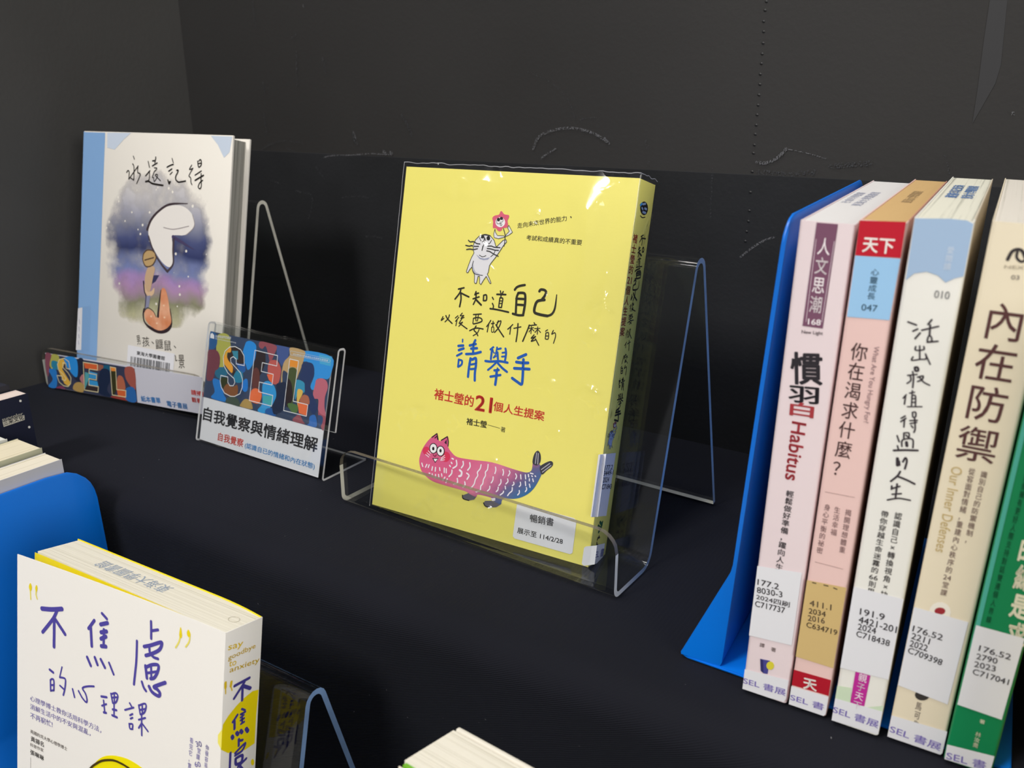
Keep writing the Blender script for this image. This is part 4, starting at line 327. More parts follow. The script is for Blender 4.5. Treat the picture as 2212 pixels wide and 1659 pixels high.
"C.front/poster_artwork":[["p","2f5f96",2,1,[0.52,82.36,8.12,81.39,9.21,72.75,1.65,68.98]],["p","b5b45a",2,1,[8.72,77.86,9.63,81.61,16.18,83.85,22.52,82.47,24.49,77.65,25.89,71.72,22.23,66.53,20.46,59.03,15.39,57.16,15.45,61.31,12.9,67.11,9.82,69.22]],["p","7a4350",3,1,[0.37,67.22,4.71,69.46,10.96,69.39,14.76,65.34,15.16,60.74,14.06,55.9,11.3,53.88,9.4,46.78,2.52,45.58,1.53,55.9]],["p","2e6f8f",3,1,[10.45,54.25,17.56,58.03,25.43,56.77,23.99,51.89,20.7,48.74,13.6,49.59]],["p","2d7fd0",3,1,[9.66,45.25,11.5,48.18,21.88,46.36,23.17,38.83,28.01,33.01,10.24,32.81,13.24,38.07]],["p","2f93e6",2,1,[40.24,77.5,42.16,81.32,47.12,82.32,52.19,80.33,53.3,76.0,52.98,69.44,49.74,62.88,46.44,60.81,42.72,65.25,34.51,65.44,38.18,70.09]],["p","2f80d8",2,1,[44.13,52.82,47.71,53.45,48.98,46.08,45.66,43.96,42.1,47.38]],["p","2f66b0",2,1,[32.54,68.18,41.92,65.63,44.37,59.96,40.4,57.26,35.19,61.47]],["p","f0a840",4,1,[25.38,74.71,21.45,71.03,19.25,66.05,20.03,61.54,25.26,57.77,30.2,55.53,30.08,60.63,24.06,64.77,21.71,69.53,26.07,70.73]],["p","3a2f2e",4,1,[25.46,74.22,32.67,76.09,40.01,72.41,42.36,65.19,34.77,63.95,31.08,67.94,26.84,66.24,29.34,60.5,34.59,56.27,32.1,53.29,24.49,62.27,22.63,68.65]],["p","3f8fa8",5,0,[27.37,71.95,33.96,72.98,35.07,66.55,31.42,65.96]],["p","2f86a8",4,1,[35.71,58.5,41.84,57.5,42.22,50.97,35.79,49.33,32.18,52.79]],["p","8a5a3c",4,1,[26.42,46.65,22.66,41.85,26.32,38.38,33.21,38.1,38.78,40.66,37.59,47.6,32.0,45.07]],["p","3a4028",4,1,[18.57,49.93,25.73,50.65,25.68,46.52,22.66,41.85,19.9,44.46]],["p","a05560",2,1,[56.34,83.45,55.52,79.84,59.36,78.44,62.5,80.91,66.27,75.55,69.34,70.1,72.97,77.59,73.84,82.65,64.86,83.74]],["p","362c30",2,0,[52.59,75.89,63.34,76.08,64.59,68.83,61.68,60.87,54.94,49.67,51.98,54.19]],["p","4a5f9a",2,0,[73.68,83.6,87.13,83.71,86.94,76.87,81.39,69.13,75.5,75.04]],["p","c9a878",3,1,[87.79,83.81,101.99,83.6,102.71,79.39,101.25,72.42,99.45,67.29,96.34,61.91,83.9,66.61,84.13,57.33,82.37,59.48,83.0,71.84,88.11,78.03]],["p","3a9ae6",2,1,[101.99,83.6,128.69,83.54,129.97,72.48,127.58,67.83,121.88,67.31,116.99,65.51,115.65,58.11,112.06,59.86,114.28,69.81,107.23,76.29,100.6,76.17]],["p","4fb0e0",3,0,[116.48,83.49,128.56,83.52,128.87,77.0,118.23,77.13]],["p","2f3f6a",4,1,[101.09,73.36,104.65,75.86,111.24,75.99,113.96,71.67,113.49,66.81,111.02,62.07,113.1,57.65,118.13,51.39,121.46,47.24,118.62,40.95,112.56,45.54,107.73,54.27,105.79,61.63,101.57,62.82,100.35,66.0,101.82,69.14]],["p","c86f80",4,1,[116.99,65.51,121.88,67.31,126.57,66.23,128.61,61.87,127.16,55.45,127.73,48.44,129.78,42.19,122.65,44.13,121.29,51.98,117.33,52.2,115.42,55.68,116.36,61.58]],["p","a85a68",2,1,[129.78,42.19,122.65,44.13,124.32,38.25,127.94,32.29,129.81,32.68]],["p","c8625c",3,1,[67.96,69.88,75.24,72.54,80.05,68.91,81.54,64.25,80.08,56.62,74.73,55.18,69.02,59.64]],["p","f0704a",4,0,[67.39,60.85,74.25,62.02,74.82,54.7,70.12,57.35]],["p","6a3f3c",3,1,[52.21,61.28,56.11,63.94,59.58,60.52,60.56,50.68,54.74,46.61,52.68,54.31]],["p","f0784a",4,1,[53.33,46.36,58.71,48.84,64.19,46.32,64.33,41.34,61.35,37.77,52.38,39.11]],["p","3a9fe0",3,1,[65.05,45.48,64.41,53.36,69.6,56.26,75.58,54.34,79.29,49.08,78.93,43.08,76.11,39.07,70.16,32.44,62.19,32.9,66.22,38.69]],["p","4fb0b8",4,0,[65.91,44.64,76.23,46.54,76.11,39.07,66.75,39.79]],["p","26304a",4,1,[78.3,54.83,81.43,56.86,88.22,57.57,90.35,41.3,80.59,33.49,76.87,38.72,79.71,46.69]],["p","4f5a38",4,1,[89.08,68.45,97.17,68.84,97.56,54.85,97.22,45.05,91.68,41.55,89.88,55.91]],["p","33282a",5,1,[88.4,60.53,93.53,58.5,96.15,47.29,91.01,41.42]],["p","f09a3c",5,0,[88.93,75.24,97.38,75.4,97.82,70.89,89.42,70.46]],["p","3f9ac0",4,1,[98.3,62.26,105.87,61.17,107.0,54.62,101.73,54.15,98.78,47.78,97.81,57.32]],["p","e8c060",5,1,[100.18,55.32,104.82,55.67,105.3,52.86,102.87,47.57,103.76,42.4,100.99,46.73]],["p","f0784a",5,0,[101.64,46.86,111.71,46.58,112.41,38.76,104.33,39.12]],["p","b87058",5,1,[106.03,52.51,111.35,52.53,112.96,47.06,103.6,47.22]],["p","b8985a",4,1,[43.59,34.41,47.31,38.67,53.18,38.75,56.41,34.81,55.69,32.65,43.94,32.43]],["p","2f62a8",4,1,[70.85,32.58,71.65,36.23,78.48,37.54,81.1,34.58,80.8,32.29]],["p","3a72c0",4,1,[115.21,34.02,115.05,38.8,119.97,40.73,122.91,35.09,121.42,32.39,113.5,32.47]],["p","3f5580",4,1,[122.58,40.77,127.05,41.17,127.77,37.03,125.2,33.16]],["p","9a5560",3,1,[98.69,32.64,104.49,38.18,109.19,34.26,110.8,32.65]],["p","5a7a48",5,1,[92.1,43.1,95.24,44.68,102.13,44.03,102.29,39.21,96.97,38.66]],["p","4c5a50",3,1,[26.53,32.73,30.27,37.55,39.3,37.69,43.21,32.29,34.24,32.12]],["s","f2f2f6",7,0.57,0,[42.7,63.22,33.8,63.03,33.16,66.75,29.57,67.96,26.84,66.24,27.72,63.31,33.91,60.24,39.67,57.14,42.69,52.57,43.27,47.08,41.59,41.69,36.13,38.64,31.72,37.93,24.66,39.11,20.16,42.95,18.25,47.28,18.27,51.69,26.3,51.78,26.99,47.78,29.63,45.67,33.3,46.33,34.7,49.13,33.09,51.92,25.78,54.77,20.37,59.53,18.5,65.93,19.96,70.8,24.64,74.6,30.48,75.75,36.69,74.42,41.07,70.55,42.7,63.22]],["s","f2f2f6",7,0.53,0,[52.16,76.32,76.15,76.13,76.62,68.58,61.42,68.56,61.33,62.06,74.25,62.02,74.22,54.1,60.71,53.96,61.23,46.79,76.32,46.8,76.29,38.86,52.47,38.62,52.16,76.32]],["s","f2f2f6",7,0.51,0,[88.85,75.72,97.66,75.69,97.48,59.2,97.3,46.53,112.04,46.64,111.93,38.43,88.97,38.09,88.85,75.72]],["t","e8e8ee",7,"社會情緒學習書展",7.11,79.07,0.0668,17.73,2.15,0.5],["t","e8e8ee",7,"Social Emotional Learning",7.36,77.65,0.0146,23.49,1.28,0.3],["t","e0eaf4",7,"2024東海大學圖書館自我覺察主題書展",91.33,79.12,0.0193,34.51,1.34,0.5],["s","c8dcf0",7,0.22,0,[88.86,81.55,126.46,81.68,127.92,80.6,127.19,79.31,89.35,78.71,88.11,79.98,88.86,81.55]],["p","e8e8ee",6,0,[1.24,78.2,1.19,80.79,2.91,82.19,5.5,80.75,5.98,77.97,1.27,78.05]]],
"C.front/sign_lettering":[["t","2c2c30",3,"自我覺察與情緒理解",3.18,14.02,0.0075,122.89,10.89,3],["t","e0402c",3,"自我覺察",22.95,2.04,0.0188,28.52,6.43,2],["t","2f86c8",3,"(認識自已的情緒和內在狀態)",53.25,2.1,0.0024,72.59,4.96,1.5]],
"S.front/poster_artwork":[["p","3a3f58",1,0,[6.85,33.81,120.27,35.44,117.75,4.33,2.73,2.08]],["p","8a4f60",2,1,[6.97,33.48,14.94,33.85,11.01,26.07,5.46,12.02,3.65,16.68]],["p","b5b45a",2,1,[14.94,33.85,24.77,34.12,22.18,27.59,12.44,20.01,9.8,25.21]],["p","2e86a8",3,1,[14.43,27.92,22.18,27.59,21.42,20.58,12.8,21.45]],["p","2d7fd0",2,1,[7.12,18.57,17.36,20.01,17.07,10.9,12.84,1.83,2.73,2.08,10.91,10.0]],["p","2f93e6",2,1,[33.41,33.9,47.85,34.48,46.19,19.27,40.92,17.13,31.87,27.54]],["p","262c40",2,1,[49.64,34.04,57.24,34.39,53.71,18.98,46.51,12.44,39.27,18.27]],["p","b8985a",3,1,[36.87,4.06,40.23,10.13,47.5,12.58,51.76,10.46,49.13,3.15]],["p","b87a80",3,1,[48.16,15.43,52.08,20.11,54.85,19.82,52.74,10.61]],["p","1f2c48",3,1,[73.97,21.9,79.27,29.37,88.36,29.31,88.49,21.31,81.71,10.87,85.91,4.72,69.63,6.3]],["p","a85a50",3,1,[109.19,34.87,119.93,35.07,117.87,16.35,111.4,19.36,107.42,26.06]],["p","b86a50",3,1,[98.36,25.42,104.53,24.98,105.08,14.41,95.02,13.56]],["p","2f6ab0",3,1,[106.14,15.24,116.32,17.44,116.51,4.81,104.05,4.85]],["p","9a4038",3,1,[87.94,5.71,103.55,6.79,116.86,4.33,87.58,3.96]],["p","1f5f80",2,1,[81.9,33.07,91.02,33.34,89.65,26.83,79.27,29.37]],["p","8a4060",3,1,[12.84,1.83,21.58,5.25,26.79,2.53,22.9,2.65]],["p","9a6050",3,1,[74.42,32.37,81.82,32.73,79.12,28.68,73.28,27.19]],["p","e8b84a",4,0,[23.72,29.86,30.16,32.44,32.21,28.96,26.65,22.0,30.94,15.69,34.57,10.68,31.53,6.05,26.17,8.04,21.25,19.86,20.79,23.95]],["p","e0683a",4,0,[57.17,32.02,74.47,32.58,73.36,27.53,57.43,26.99]],["p","58a8b0",4,0,[56.63,23.48,61.64,22.84,60.53,17.92,52.75,6.47]],["p","3a9ad8",4,0,[62.59,25.01,72.67,24.41,70.01,18.62,60.61,18.27]],["p","3a9ad8",4,0,[60.21,16.51,70.99,16.73,71.35,12.02,59.09,11.55]],["p","3a3030",4,0,[53.56,10.04,63.15,10.79,70.71,11.24,69.22,6.58,52.66,6.11]],["p","f0923c",4,0,[90.88,32.65,96.99,32.65,96.58,29.81,91.01,29.02]],["p","3a3a20",4,0,[91.01,29.02,96.58,29.81,94.41,12.79,90.12,7.41,87.77,7.04]],["p","d8683a",4,0,[94.41,12.79,105.61,13.49,104.15,7.56,94.59,7.09]],["s","e8dcb0",5,0.8,0,[37.56,23.19,32.33,23.48,32.95,28.03,29.13,28.19,28.0,23.57,33.8,19.56,36.6,15.13,34.73,9.31,30.52,5.9,24.63,5.71,19.41,8.44,17.96,14.52,24.98,15.18,24.1,11.57,27.88,11.08,29.92,13.47,26.43,17.13,21.42,20.58,21.15,25.38,24.9,30.71,32.16,32.71,37.35,30.34,37.56,23.19]],["s","e8dcb0",5,0.76,0,[56.61,32.42,74.72,32.88,73.5,27.35,63.06,27.1,61.67,22.98,71.6,22.91,70.11,17.82,60.5,17.78,59.09,11.55,71.31,11.88,69.66,6.44,52.12,5.82,56.61,32.42]],["s","e8dcb0",5,0.74,0,[90.45,32.79,97.22,32.88,94.41,12.79,105.79,13.52,104.36,7.26,87.69,6.69,90.45,32.79]]],
"S.front/strip_lettering":[["t","2f7cc0",3,"紙本書單",123.12,6.19,0.074,23.4,5.42,2],["t","2f7cc0",3,"電子書展",153.39,6.73,0.039,23.82,5.24,2],["t","d04038",3,"請掃描",183.31,21.82,0.0037,17.57,4.59,2],["t","d04038",3,"觀看",182.94,15.36,0.0263,10.59,4.3,2]],
"E.front/title_lettering":[["s","5148a0",1,2.16,1,[19.4,184.69,27.03,186.35,34.57,188.74]],["s","5148a0",1,1.73,1,[30.93,187.01,28.05,181.56,19.99,171.68]],["s","5148a0",1,1.74,1,[28.78,182.13,28.85,175.34,28.8,165.95]],["s","5148a0",1,1.72,1,[29.28,181.91,33.47,178.47,37.16,175.45]],["s","5148a0",1,1.59,1,[58.7,189.31,54.56,183.75]],["s","5148a0",1,1.6,1,[56.2,184.75,57.11,174.88]],["s","5148a0",1,1.4,1,[64.2,194.69,67.74,192.8]],["s","5148a0",1,1.41,1,[65.79,186.54,65.76,177.87]],["s","5148a0",1,1.44,1,[53.82,167.87,56.61,163.97]],["s","5148a0",1,1.43,1,[59.5,169.47,61.56,166.07]],["s","5148a0",1,1.42,1,[63.84,169.77,66.98,166.21]],["s","5148a0",1,1.89,1,[63.41,188.54,68.25,190.78]],["s","5148a0",1,1.9,1,[63.74,184.38,67.67,186.07]],["s","5148a0",1,1.9,1,[63.82,180.93,67.27,183.19]],["s","5148a0",1,1.91,1,[64.14,177.03,67.4,177.85]],["s","5148a0",1,1.24,1,[25.61,152.06,28.35,151.27]],["s","5148a0",1,1.17,1,[69.9,169.82,73.39,164.6]],["s","5148a0",1,0.96,1,[26.25,146.17,26.51,140.17]],["s","5148a0",1,0.95,1,[26.25,146.32,27.68,147.38,28.91,146.72,28.97,141.27]],["s","5148a0",1,0.95,1,[26.48,143.51,28.73,144.23]],["s","5148a0",1,0.95,1,[26.51,140.32,28.97,141.27]],["s","5148a0",1,0.94,1,[33.37,150.1,36.82,150.75,37.85,149.58,37.31,144.6,36.21,140.92]],["s","5148a0",1,0.94,1,[33.63,145.51,36.7,144.4]],["s","5148a0",1,0.73,1,[35.04,156.48,33.37,150.25]],["s","5148a0",1,0.94,1,[43.26,146.7,44.82,142.57]],["s","5148a0",1,0.93,1,[47.76,147.13,50.61,144.2,53.63,142.68,54.19,144.51,52.95,147.36,50.71,149.59,54.45,151.85,59.16,153.4]],["s","5148a0",1,1.12,1,[64.74,149.68,68.63,150.55]],["s","5148a0",1,1.12,1,[66.7,141.52,68.45,141.84]],["s","5148a0",1,1.11,1,[73.23,145.4,75.93,145.9]],["s","5148a0",1,1.11,1,[72.93,142.08,76.42,142.13]],["s","5148a0",1,0.91,1,[66.43,148.05,67.48,141.65]],["s","5148a0",1,0.91,1,[65.25,144.71,68.53,146.71]],["s","5148a0",1,0.9,1,[71.66,153.61,73.14,148.87]],["s","5148a0",1,0.9,1,[72.06,153.45,75.11,155.06,76.67,154.14,76.35,152.0,75.25,149.89,73.14,148.87]],["s","5148a0",1,0.9,1,[72.49,151.57,75.93,153.02]],["s","5148a0",1,0.9,1,[74.17,154.17,74.29,149.56]],["s","5148a0",1,0.91,1,[74.1,149.2,74.29,141.97]],["s","5148a0",1,0.89,1,[85.32,153.06,87.09,151.37]],["s","5148a0",1,0.89,1,[82.03,148.17,88.22,151.63]],["s","5148a0",1,0.89,1,[85.71,146.57,87.58,147.95]],["s","5148a0",1,0.89,1,[86.15,144.84,87.64,145.95]],["s","5148a0",1,0.9,1,[85.29,141.79,85.93,139.41,87.83,139.8]],["s","5148a0",1,0.89,1,[85.48,141.71,87.75,142.38,87.64,139.88]],["s","5148a0",1,0.88,1,[91.74,154.14,93.02,149.59]],["s","5148a0",1,0.88,1,[91.93,154.06,95.99,156.47,96.97,155.11,95.78,151.56,93.21,149.65]],["s","5148a0",1,0.88,1,[92.38,151.79,96.45,153.8]],["s","5148a0",1,0.88,1,[94.15,155.27,94.5,150.54]],["s","5148a0",1,0.89,1,[93.96,149.77,94.41,138.73]],["s","5148a0",1,0.88,1,[91.99,146.35,96.62,149.01]],["s","5148a0",1,0.89,1,[94.11,145.24,92.14,141.94]],["s","5148a0",1,0.88,1,[94.3,145.31,98.73,142.48]],["s","5148a0",1,1.3,1,[98.79,200.57,99.02,196.46,99.19,191.87]],["s","5148a0",1,1.29,1,[99.54,196.04,103.71,197.74]],["s","5148a0",1,1.31,1,[98.13,186.6,98.6,184.41,100.99,182.84,104.28,182.88]],["s","5148a0",1,1.27,1,[89.42,187.55,89.26,176.73,87.96,164.09]],["s","5148a0",1,1.27,1,[93.52,167.29,94.99,164.66,96.61,163.43]],["s","5148a0",1,1.64,1,[94.45,186.17,99.23,188.4,105.29,191.74,106.64,191.59,105.05,187.91,100.16,184.32,95.77,181.9]],["s","5148a0",1,1.67,1,[98.66,166.5,100.89,164.3,105.2,163.71,106.29,165.56,104.3,166.94,101.95,167.32,105.36,169.65,109.7,172.29]],["s","5148a0",1,1.54,1,[95.76,176.46,96.95,170.36]],["s","5148a0",1,1.52,1,[95.79,175.59,100.37,178.55,104.59,179.63,104.33,176.34,102.15,172.39,99.48,170.91]],["s","5148a0",1,1.18,1,[96.67,172.93,104.33,176.34]],["s","5148a0",1,1.19,1,[99.63,177.43,100.03,171.68]]],
"E.front/quote_marks":[["s","efd818",1,[0.67,2.0,0.67],1,[118.86,203.37,119.01,199.74,118.88,198.57]],["s","eee06a",1,0.74,1,[118.84,199.41,118.05,196.04,115.93,192.52]],["s","eee06a",1,0.73,1,[125.13,201.09,124.7,198.15,122.61,194.94]],["s","efd818",1,[0.99,2.52,0.66],1,[124.08,203.58,124.34,201.97,124.97,200.48]],["s","efd818",1,[0.87,2.36,1.05],1,[10.4,196.09,10.4,194.3,10.41,192.5]],["s","efd818",1,[0.87,1.74,0.87],1,[15.12,196.26,15.03,194.81,14.94,192.99]],["s","eee06a",1,0.7,1,[10.26,192.82,10.68,187.53]],["s","eee06a",1,0.7,1,[14.89,193.34,14.75,191.15,15.65,189.06]]],
"E.front/blurb_lettering":[["t","8078b0",1,"心理學博士教你活用科學方法，",10.37,129.23,0.0009,54.77,3.34,0.5],["t","8078b0",1,"消解生活中的不安與混亂，",10.39,124.33,0.0073,46.86,3.35,0.5],["t","8078b0",1,"不再窮忙!",10.56,118.94,0.029,17.61,3.62,0.5],["t","7a726c",1,"英國約克大學心理學博士",10.59,110.21,-0.011,29.02,2.25,0.4],["t","4a4440",1,"黃揚名",10.96,105.67,-0.0143,10.41,3.02,1.5],["t","7a726c",1,"科普作家",10.47,102.38,0.0075,10.67,2.13,0.4],["t","4a4440",1,"張琳琳",10.63,97.55,-0.0195,10.79,3.04,1.5],["s","7a726c",1,0.18,0,[10.89,95.69,10.92,88.9]],["c","8078b0",1,"看",128.73,148.84,2.51,3.14,0.5],["c","8078b0",1,"完",128.54,145.49,2.52,3.14,0.5],["c","8078b0",1,"它",128.36,142.12,2.52,3.14,0.5],["c","8078b0",1,"，",128.17,138.74,2.53,3.14,0.5],["c","8078b0",1,"實",127.98,135.36,2.53,3.14,0.5],["t","8078b0",1,"30",132.16,146.88,0.3718,4.12,2.81,1.5],["c","8078b0",1,"堂",133.9,145.48,2.5,3.17,0.5],["c","8078b0",1,"課",133.47,142.11,2.5,3.17,0.5],["t","8078b0",1,"60",131.89,136.16,0.3835,4.16,2.72,1.5],["c","8078b0",1,"你",139.32,149.3,2.38,2.91,0.5],["c","8078b0",1,"很",139.17,146.19,2.39,2.91,0.5],["c","8078b0",1,"容",139.02,143.06,2.39,2.91,0.5],["c","8078b0",1,"易",138.87,139.93,2.39,2.91,0.5]],
"E.front/cover_drawing":[["p","f5e400",1,1,[55.55,102.3,58.32,106.96,62.46,112.84,67.99,117.4,74.9,120.35,83.15,122.05,89.54,122.05,95.45,121.22,102.26,119.41,105.09,115.37,98.19,107.38,70.85,96.35,56.66,94.37]],["s","4a3a10",7,1.01,1,[54.14,100.67,58.31,107.32,62.49,111.42,67.12,114.77,74.51,117.73,80.5,118.25,86.48,117.74,92.45,116.23]],["p","f5e86a",1,0,[148.54,162.35,146.0,158.42,146.12,154.4,148.53,152.04]]],
"E.spine/cover_drawing":[["p","f5de00",1,0,[22.04,172.55,18.13,173.4,13.16,172.23,8.32,170.24,3.63,167.23,0.54,164.17,-0.02,159.12,0.01,151.7,4.13,147.96,9.66,145.15,15.24,144.03,21.11,144.54,21.26,159.5]],["p","f5de00",1,0,[21.46,134.16,21.4,133.44,21.14,132.97,20.73,132.85,20.25,133.09,19.8,133.66,19.47,134.44,19.32,135.27,19.38,135.99,19.64,136.46,20.05,136.59,20.53,136.34,20.98,135.78,21.31,135.0]]],
"E.spine/spine_title_lettering":[["s","453d92",2,1.28,1,[6.53,181.09,15.65,181.35]],["s","453d92",2,1.25,1,[12.7,180.52,6.63,174.7]],["s","453d92",2,1.28,1,[11.59,178.1,11.7,171.63]],["s","453d92",2,1.27,1,[9.09,165.12,6.52,162.79]],["s","453d92",2,1.28,1,[7.51,162.54,7.71,158.7]],["s","453d92",2,1.59,1,[12.05,178.73,16.48,175.66]],["s","453d92",2,1.0,1,[11.7,167.05,13.79,165.47]],["s","453d92",2,1.0,1,[11.09,164.62,14.09,164.49]],["s","453d92",2,1.0,1,[11.18,162.9,13.16,163.24]],["s","453d92",2,1.0,1,[11.27,161.4,13.51,161.4]],["s","453d92",2,1.0,1,[11.63,159.35,13.62,159.46]],["s","453d92",2,1.0,1,[12.09,164.58,12.37,159.41]],["s","453d92",2,1.68,1,[6.42,155.36,6.96,154.26]],["s","453d92",2,1.7,1,[9.19,155.9,10.04,154.65]],["s","453d92",2,1.71,1,[11.67,155.75,12.54,154.49]],["s","453d92",2,1.73,1,[15.12,155.16,16.23,153.35]],["s","453d92",2,1.21,1,[10.69,151.81,10.88,148.34]],["s","453d92",2,1.21,1,[10.84,150.89,13.13,150.19]],["s","453d92",2,1.2,1,[5.87,147.07,5.88,137.39]],["s","453d92",2,1.22,1,[8.9,145.54,14.78,147.68,13.18,144.64,8.97,144.24]],["s","453d92",2,1.22,1,[16.03,138.91,11.08,137.2]],["s","453d92",2,1.24,1,[11.55,137.81,14.83,133.08]],["s","453d92",2,1.33,1,[9.31,142.37,9.73,139.18,13.0,138.76,13.33,142.01,9.31,142.37]]],
"E.spine/quote_marks":[["t","ecc81c",1,"say",1.51,199.75,-0.1257,9.02,3.21,1],["t","ecc81c",1,"goodbye",1.99,194.89,-0.0023,16.66,3.25,1],["t","ecc81c",1,"to",2.61,192.12,-0.1254,4.37,2.61,1],["t","ecc81c",1,"anxiety",3.04,188.24,-0.1072,18.53,3.42,1],["s","ecc81c",1,1.22,1,[1.07,185.04,1.2,182.57]],["s","ecc81c",1,1.23,1,[4.6,183.94,4.32,182.04]],["s","ecc81c",1,0.57,1,[1.2,182.57,1.45,179.43]],["s","ecc81c",1,0.57,1,[4.32,182.04,5.17,179.43]]],
"E.top/library_stamp":[["t","98a6ba",1,"東海大學圖書館",91.65,17.53,-3.123,53.54,8.38,0],["s","b8b09c",1,0.19,1,[141.73,14.19,142.53,12.98,142.58,11.63,141.88,10.5,140.62,9.87,139.12,9.93,137.78,10.65,136.96,11.85,136.89,13.21,137.6,14.36,138.88,14.99,140.4,14.93,141.73,14.19]]],
"R0.front/spine_band":[["p","7a5068",1,0,[6.1,209.41,13.62,209.45,13.26,170.04,5.77,170.04]]],
"R0.front/spine_lettering":[["s","e8d8e0",2,0.16,0,[6.67,203.29,6.85,171.85]],["s","e8d8e0",2,0.16,0,[13.13,203.14,12.6,172.41]],["c","f0e6ea",2,"人",9.83,200.76,4.67,6.81,1],["c","f0e6ea",2,"文",9.77,193.54,4.7,6.81,1],["c","f0e6ea",2,"思",9.71,186.22,4.74,6.81,1],["c","f0e6ea",2,"潮",9.65,178.79,4.77,6.81,1],["t","f0e6ea",2,"168",7.65,170.86,0.0531,4.71,2.3,2],["t","4a3a40",1,"New Light",5.82,166.61,0.0676,7.83,1.77,0.8],["t","2e2a30",1,"慣",4.15,145.97,0.1353,12.09,13.33,3],["t","2e2a30",1,"羽",4.04,138.65,0.089,11.62,6.97,3],["t","a83a40",1,"白",5.1,133.23,0.0393,9.26,5.91,3],["t","b03a44",1,"Habitus",6.4,131.04,-1.5661,25.41,5.67,2],["c","2e2a30",1,"輕",9.33,99.54,3.23,3.18,1.2],["c","2e2a30",1,"鬆",9.29,96.22,3.24,3.18,1.2],["c","2e2a30",1,"做",9.25,92.88,3.25,3.18,1.2],["c","2e2a30",1,"好",9.21,89.52,3.26,3.18,1.2],["c","2e2a30",1,"準",9.17,86.14,3.27,3.18,1.2],["c","2e2a30",1,"備",9.13,82.73,3.28,3.18,1.2],["c","2e2a30",1,"，",9.09,79.31,3.29,3.18,1.2],["c","2e2a30",1,"躍",9.04,75.86,3.3,3.18,1.2],["c","2e2a30",1,"向",9.0,72.39,3.32,3.18,1.2],["c","2e2a30",1,"人",8.96,68.9,3.33,3.18,1.2],["c","2e2a30",1,"生",8.92,65.39,3.34,3.18,1.2],["c","6a5a58",1,"譯",6.14,25.47,2.3,2.3,0.5],["c","6a5a58",1,"著",11.09,25.06,2.27,2.27,0.5]],
"R0.front/spine_logo":[["p","4a4890",1,0,[6.06,18.45,10.23,19.04,9.96,11.98,8.22,11.64,6.92,12.5]],["p","34326a",2,0,[6.06,18.45,7.34,18.35,8.22,11.64,6.92,12.5]],["p","dcd040",2,0,[12.25,17.29,12.19,16.31,11.83,15.41,11.23,14.75,10.5,14.46,9.81,14.62,9.28,15.18,9.01,16.03,9.07,17.01,9.44,17.92,10.05,18.57,10.77,18.85,11.46,18.69,11.99,18.14]]],
"R0.front/call_number_label":[["p","PAPER",3,0,[0.05,63.35,18.24,65.69,18.31,29.98,0.05,28.48]],["t","2e2a30",5,"177.2",0.97,54.47,0.0429,9.02,2.86,1],["t","2e2a30",5,"8030-3",1.19,50.53,0.1072,10.78,2.85,1],["t","2e2a30",5,"2024四刷",1.18,47.31,0.0422,14.14,2.64,1],["t","2e2a30",5,"C717737",1.08,43.7,0.0619,12.7,2.83,1]],
"R0.front/exhibition_sticker":[["p","PAPER",3,0,[0.05,10.79,19.01,12.35,19.11,2.59,18.28,0.69,12.42,0.2,0.05,0.2]],["t","7d6fb8",5,"SEL 書展",0.12,3.07,0.0446,18.65,3.65,1]],
"R1.front/spine_band":[["p","c01c30",1,0,[0.2,211.11,15.39,211.93,15.55,199.13,0.33,198.51]],["p","9cc8ee",1,0,[0.34,198.41,15.55,198.89,15.23,176.29,0.55,175.51]],["p","b01a2c",1,0,[0.06,18.24,15.42,18.93,15.48,10.84,0.12,10.27]]],
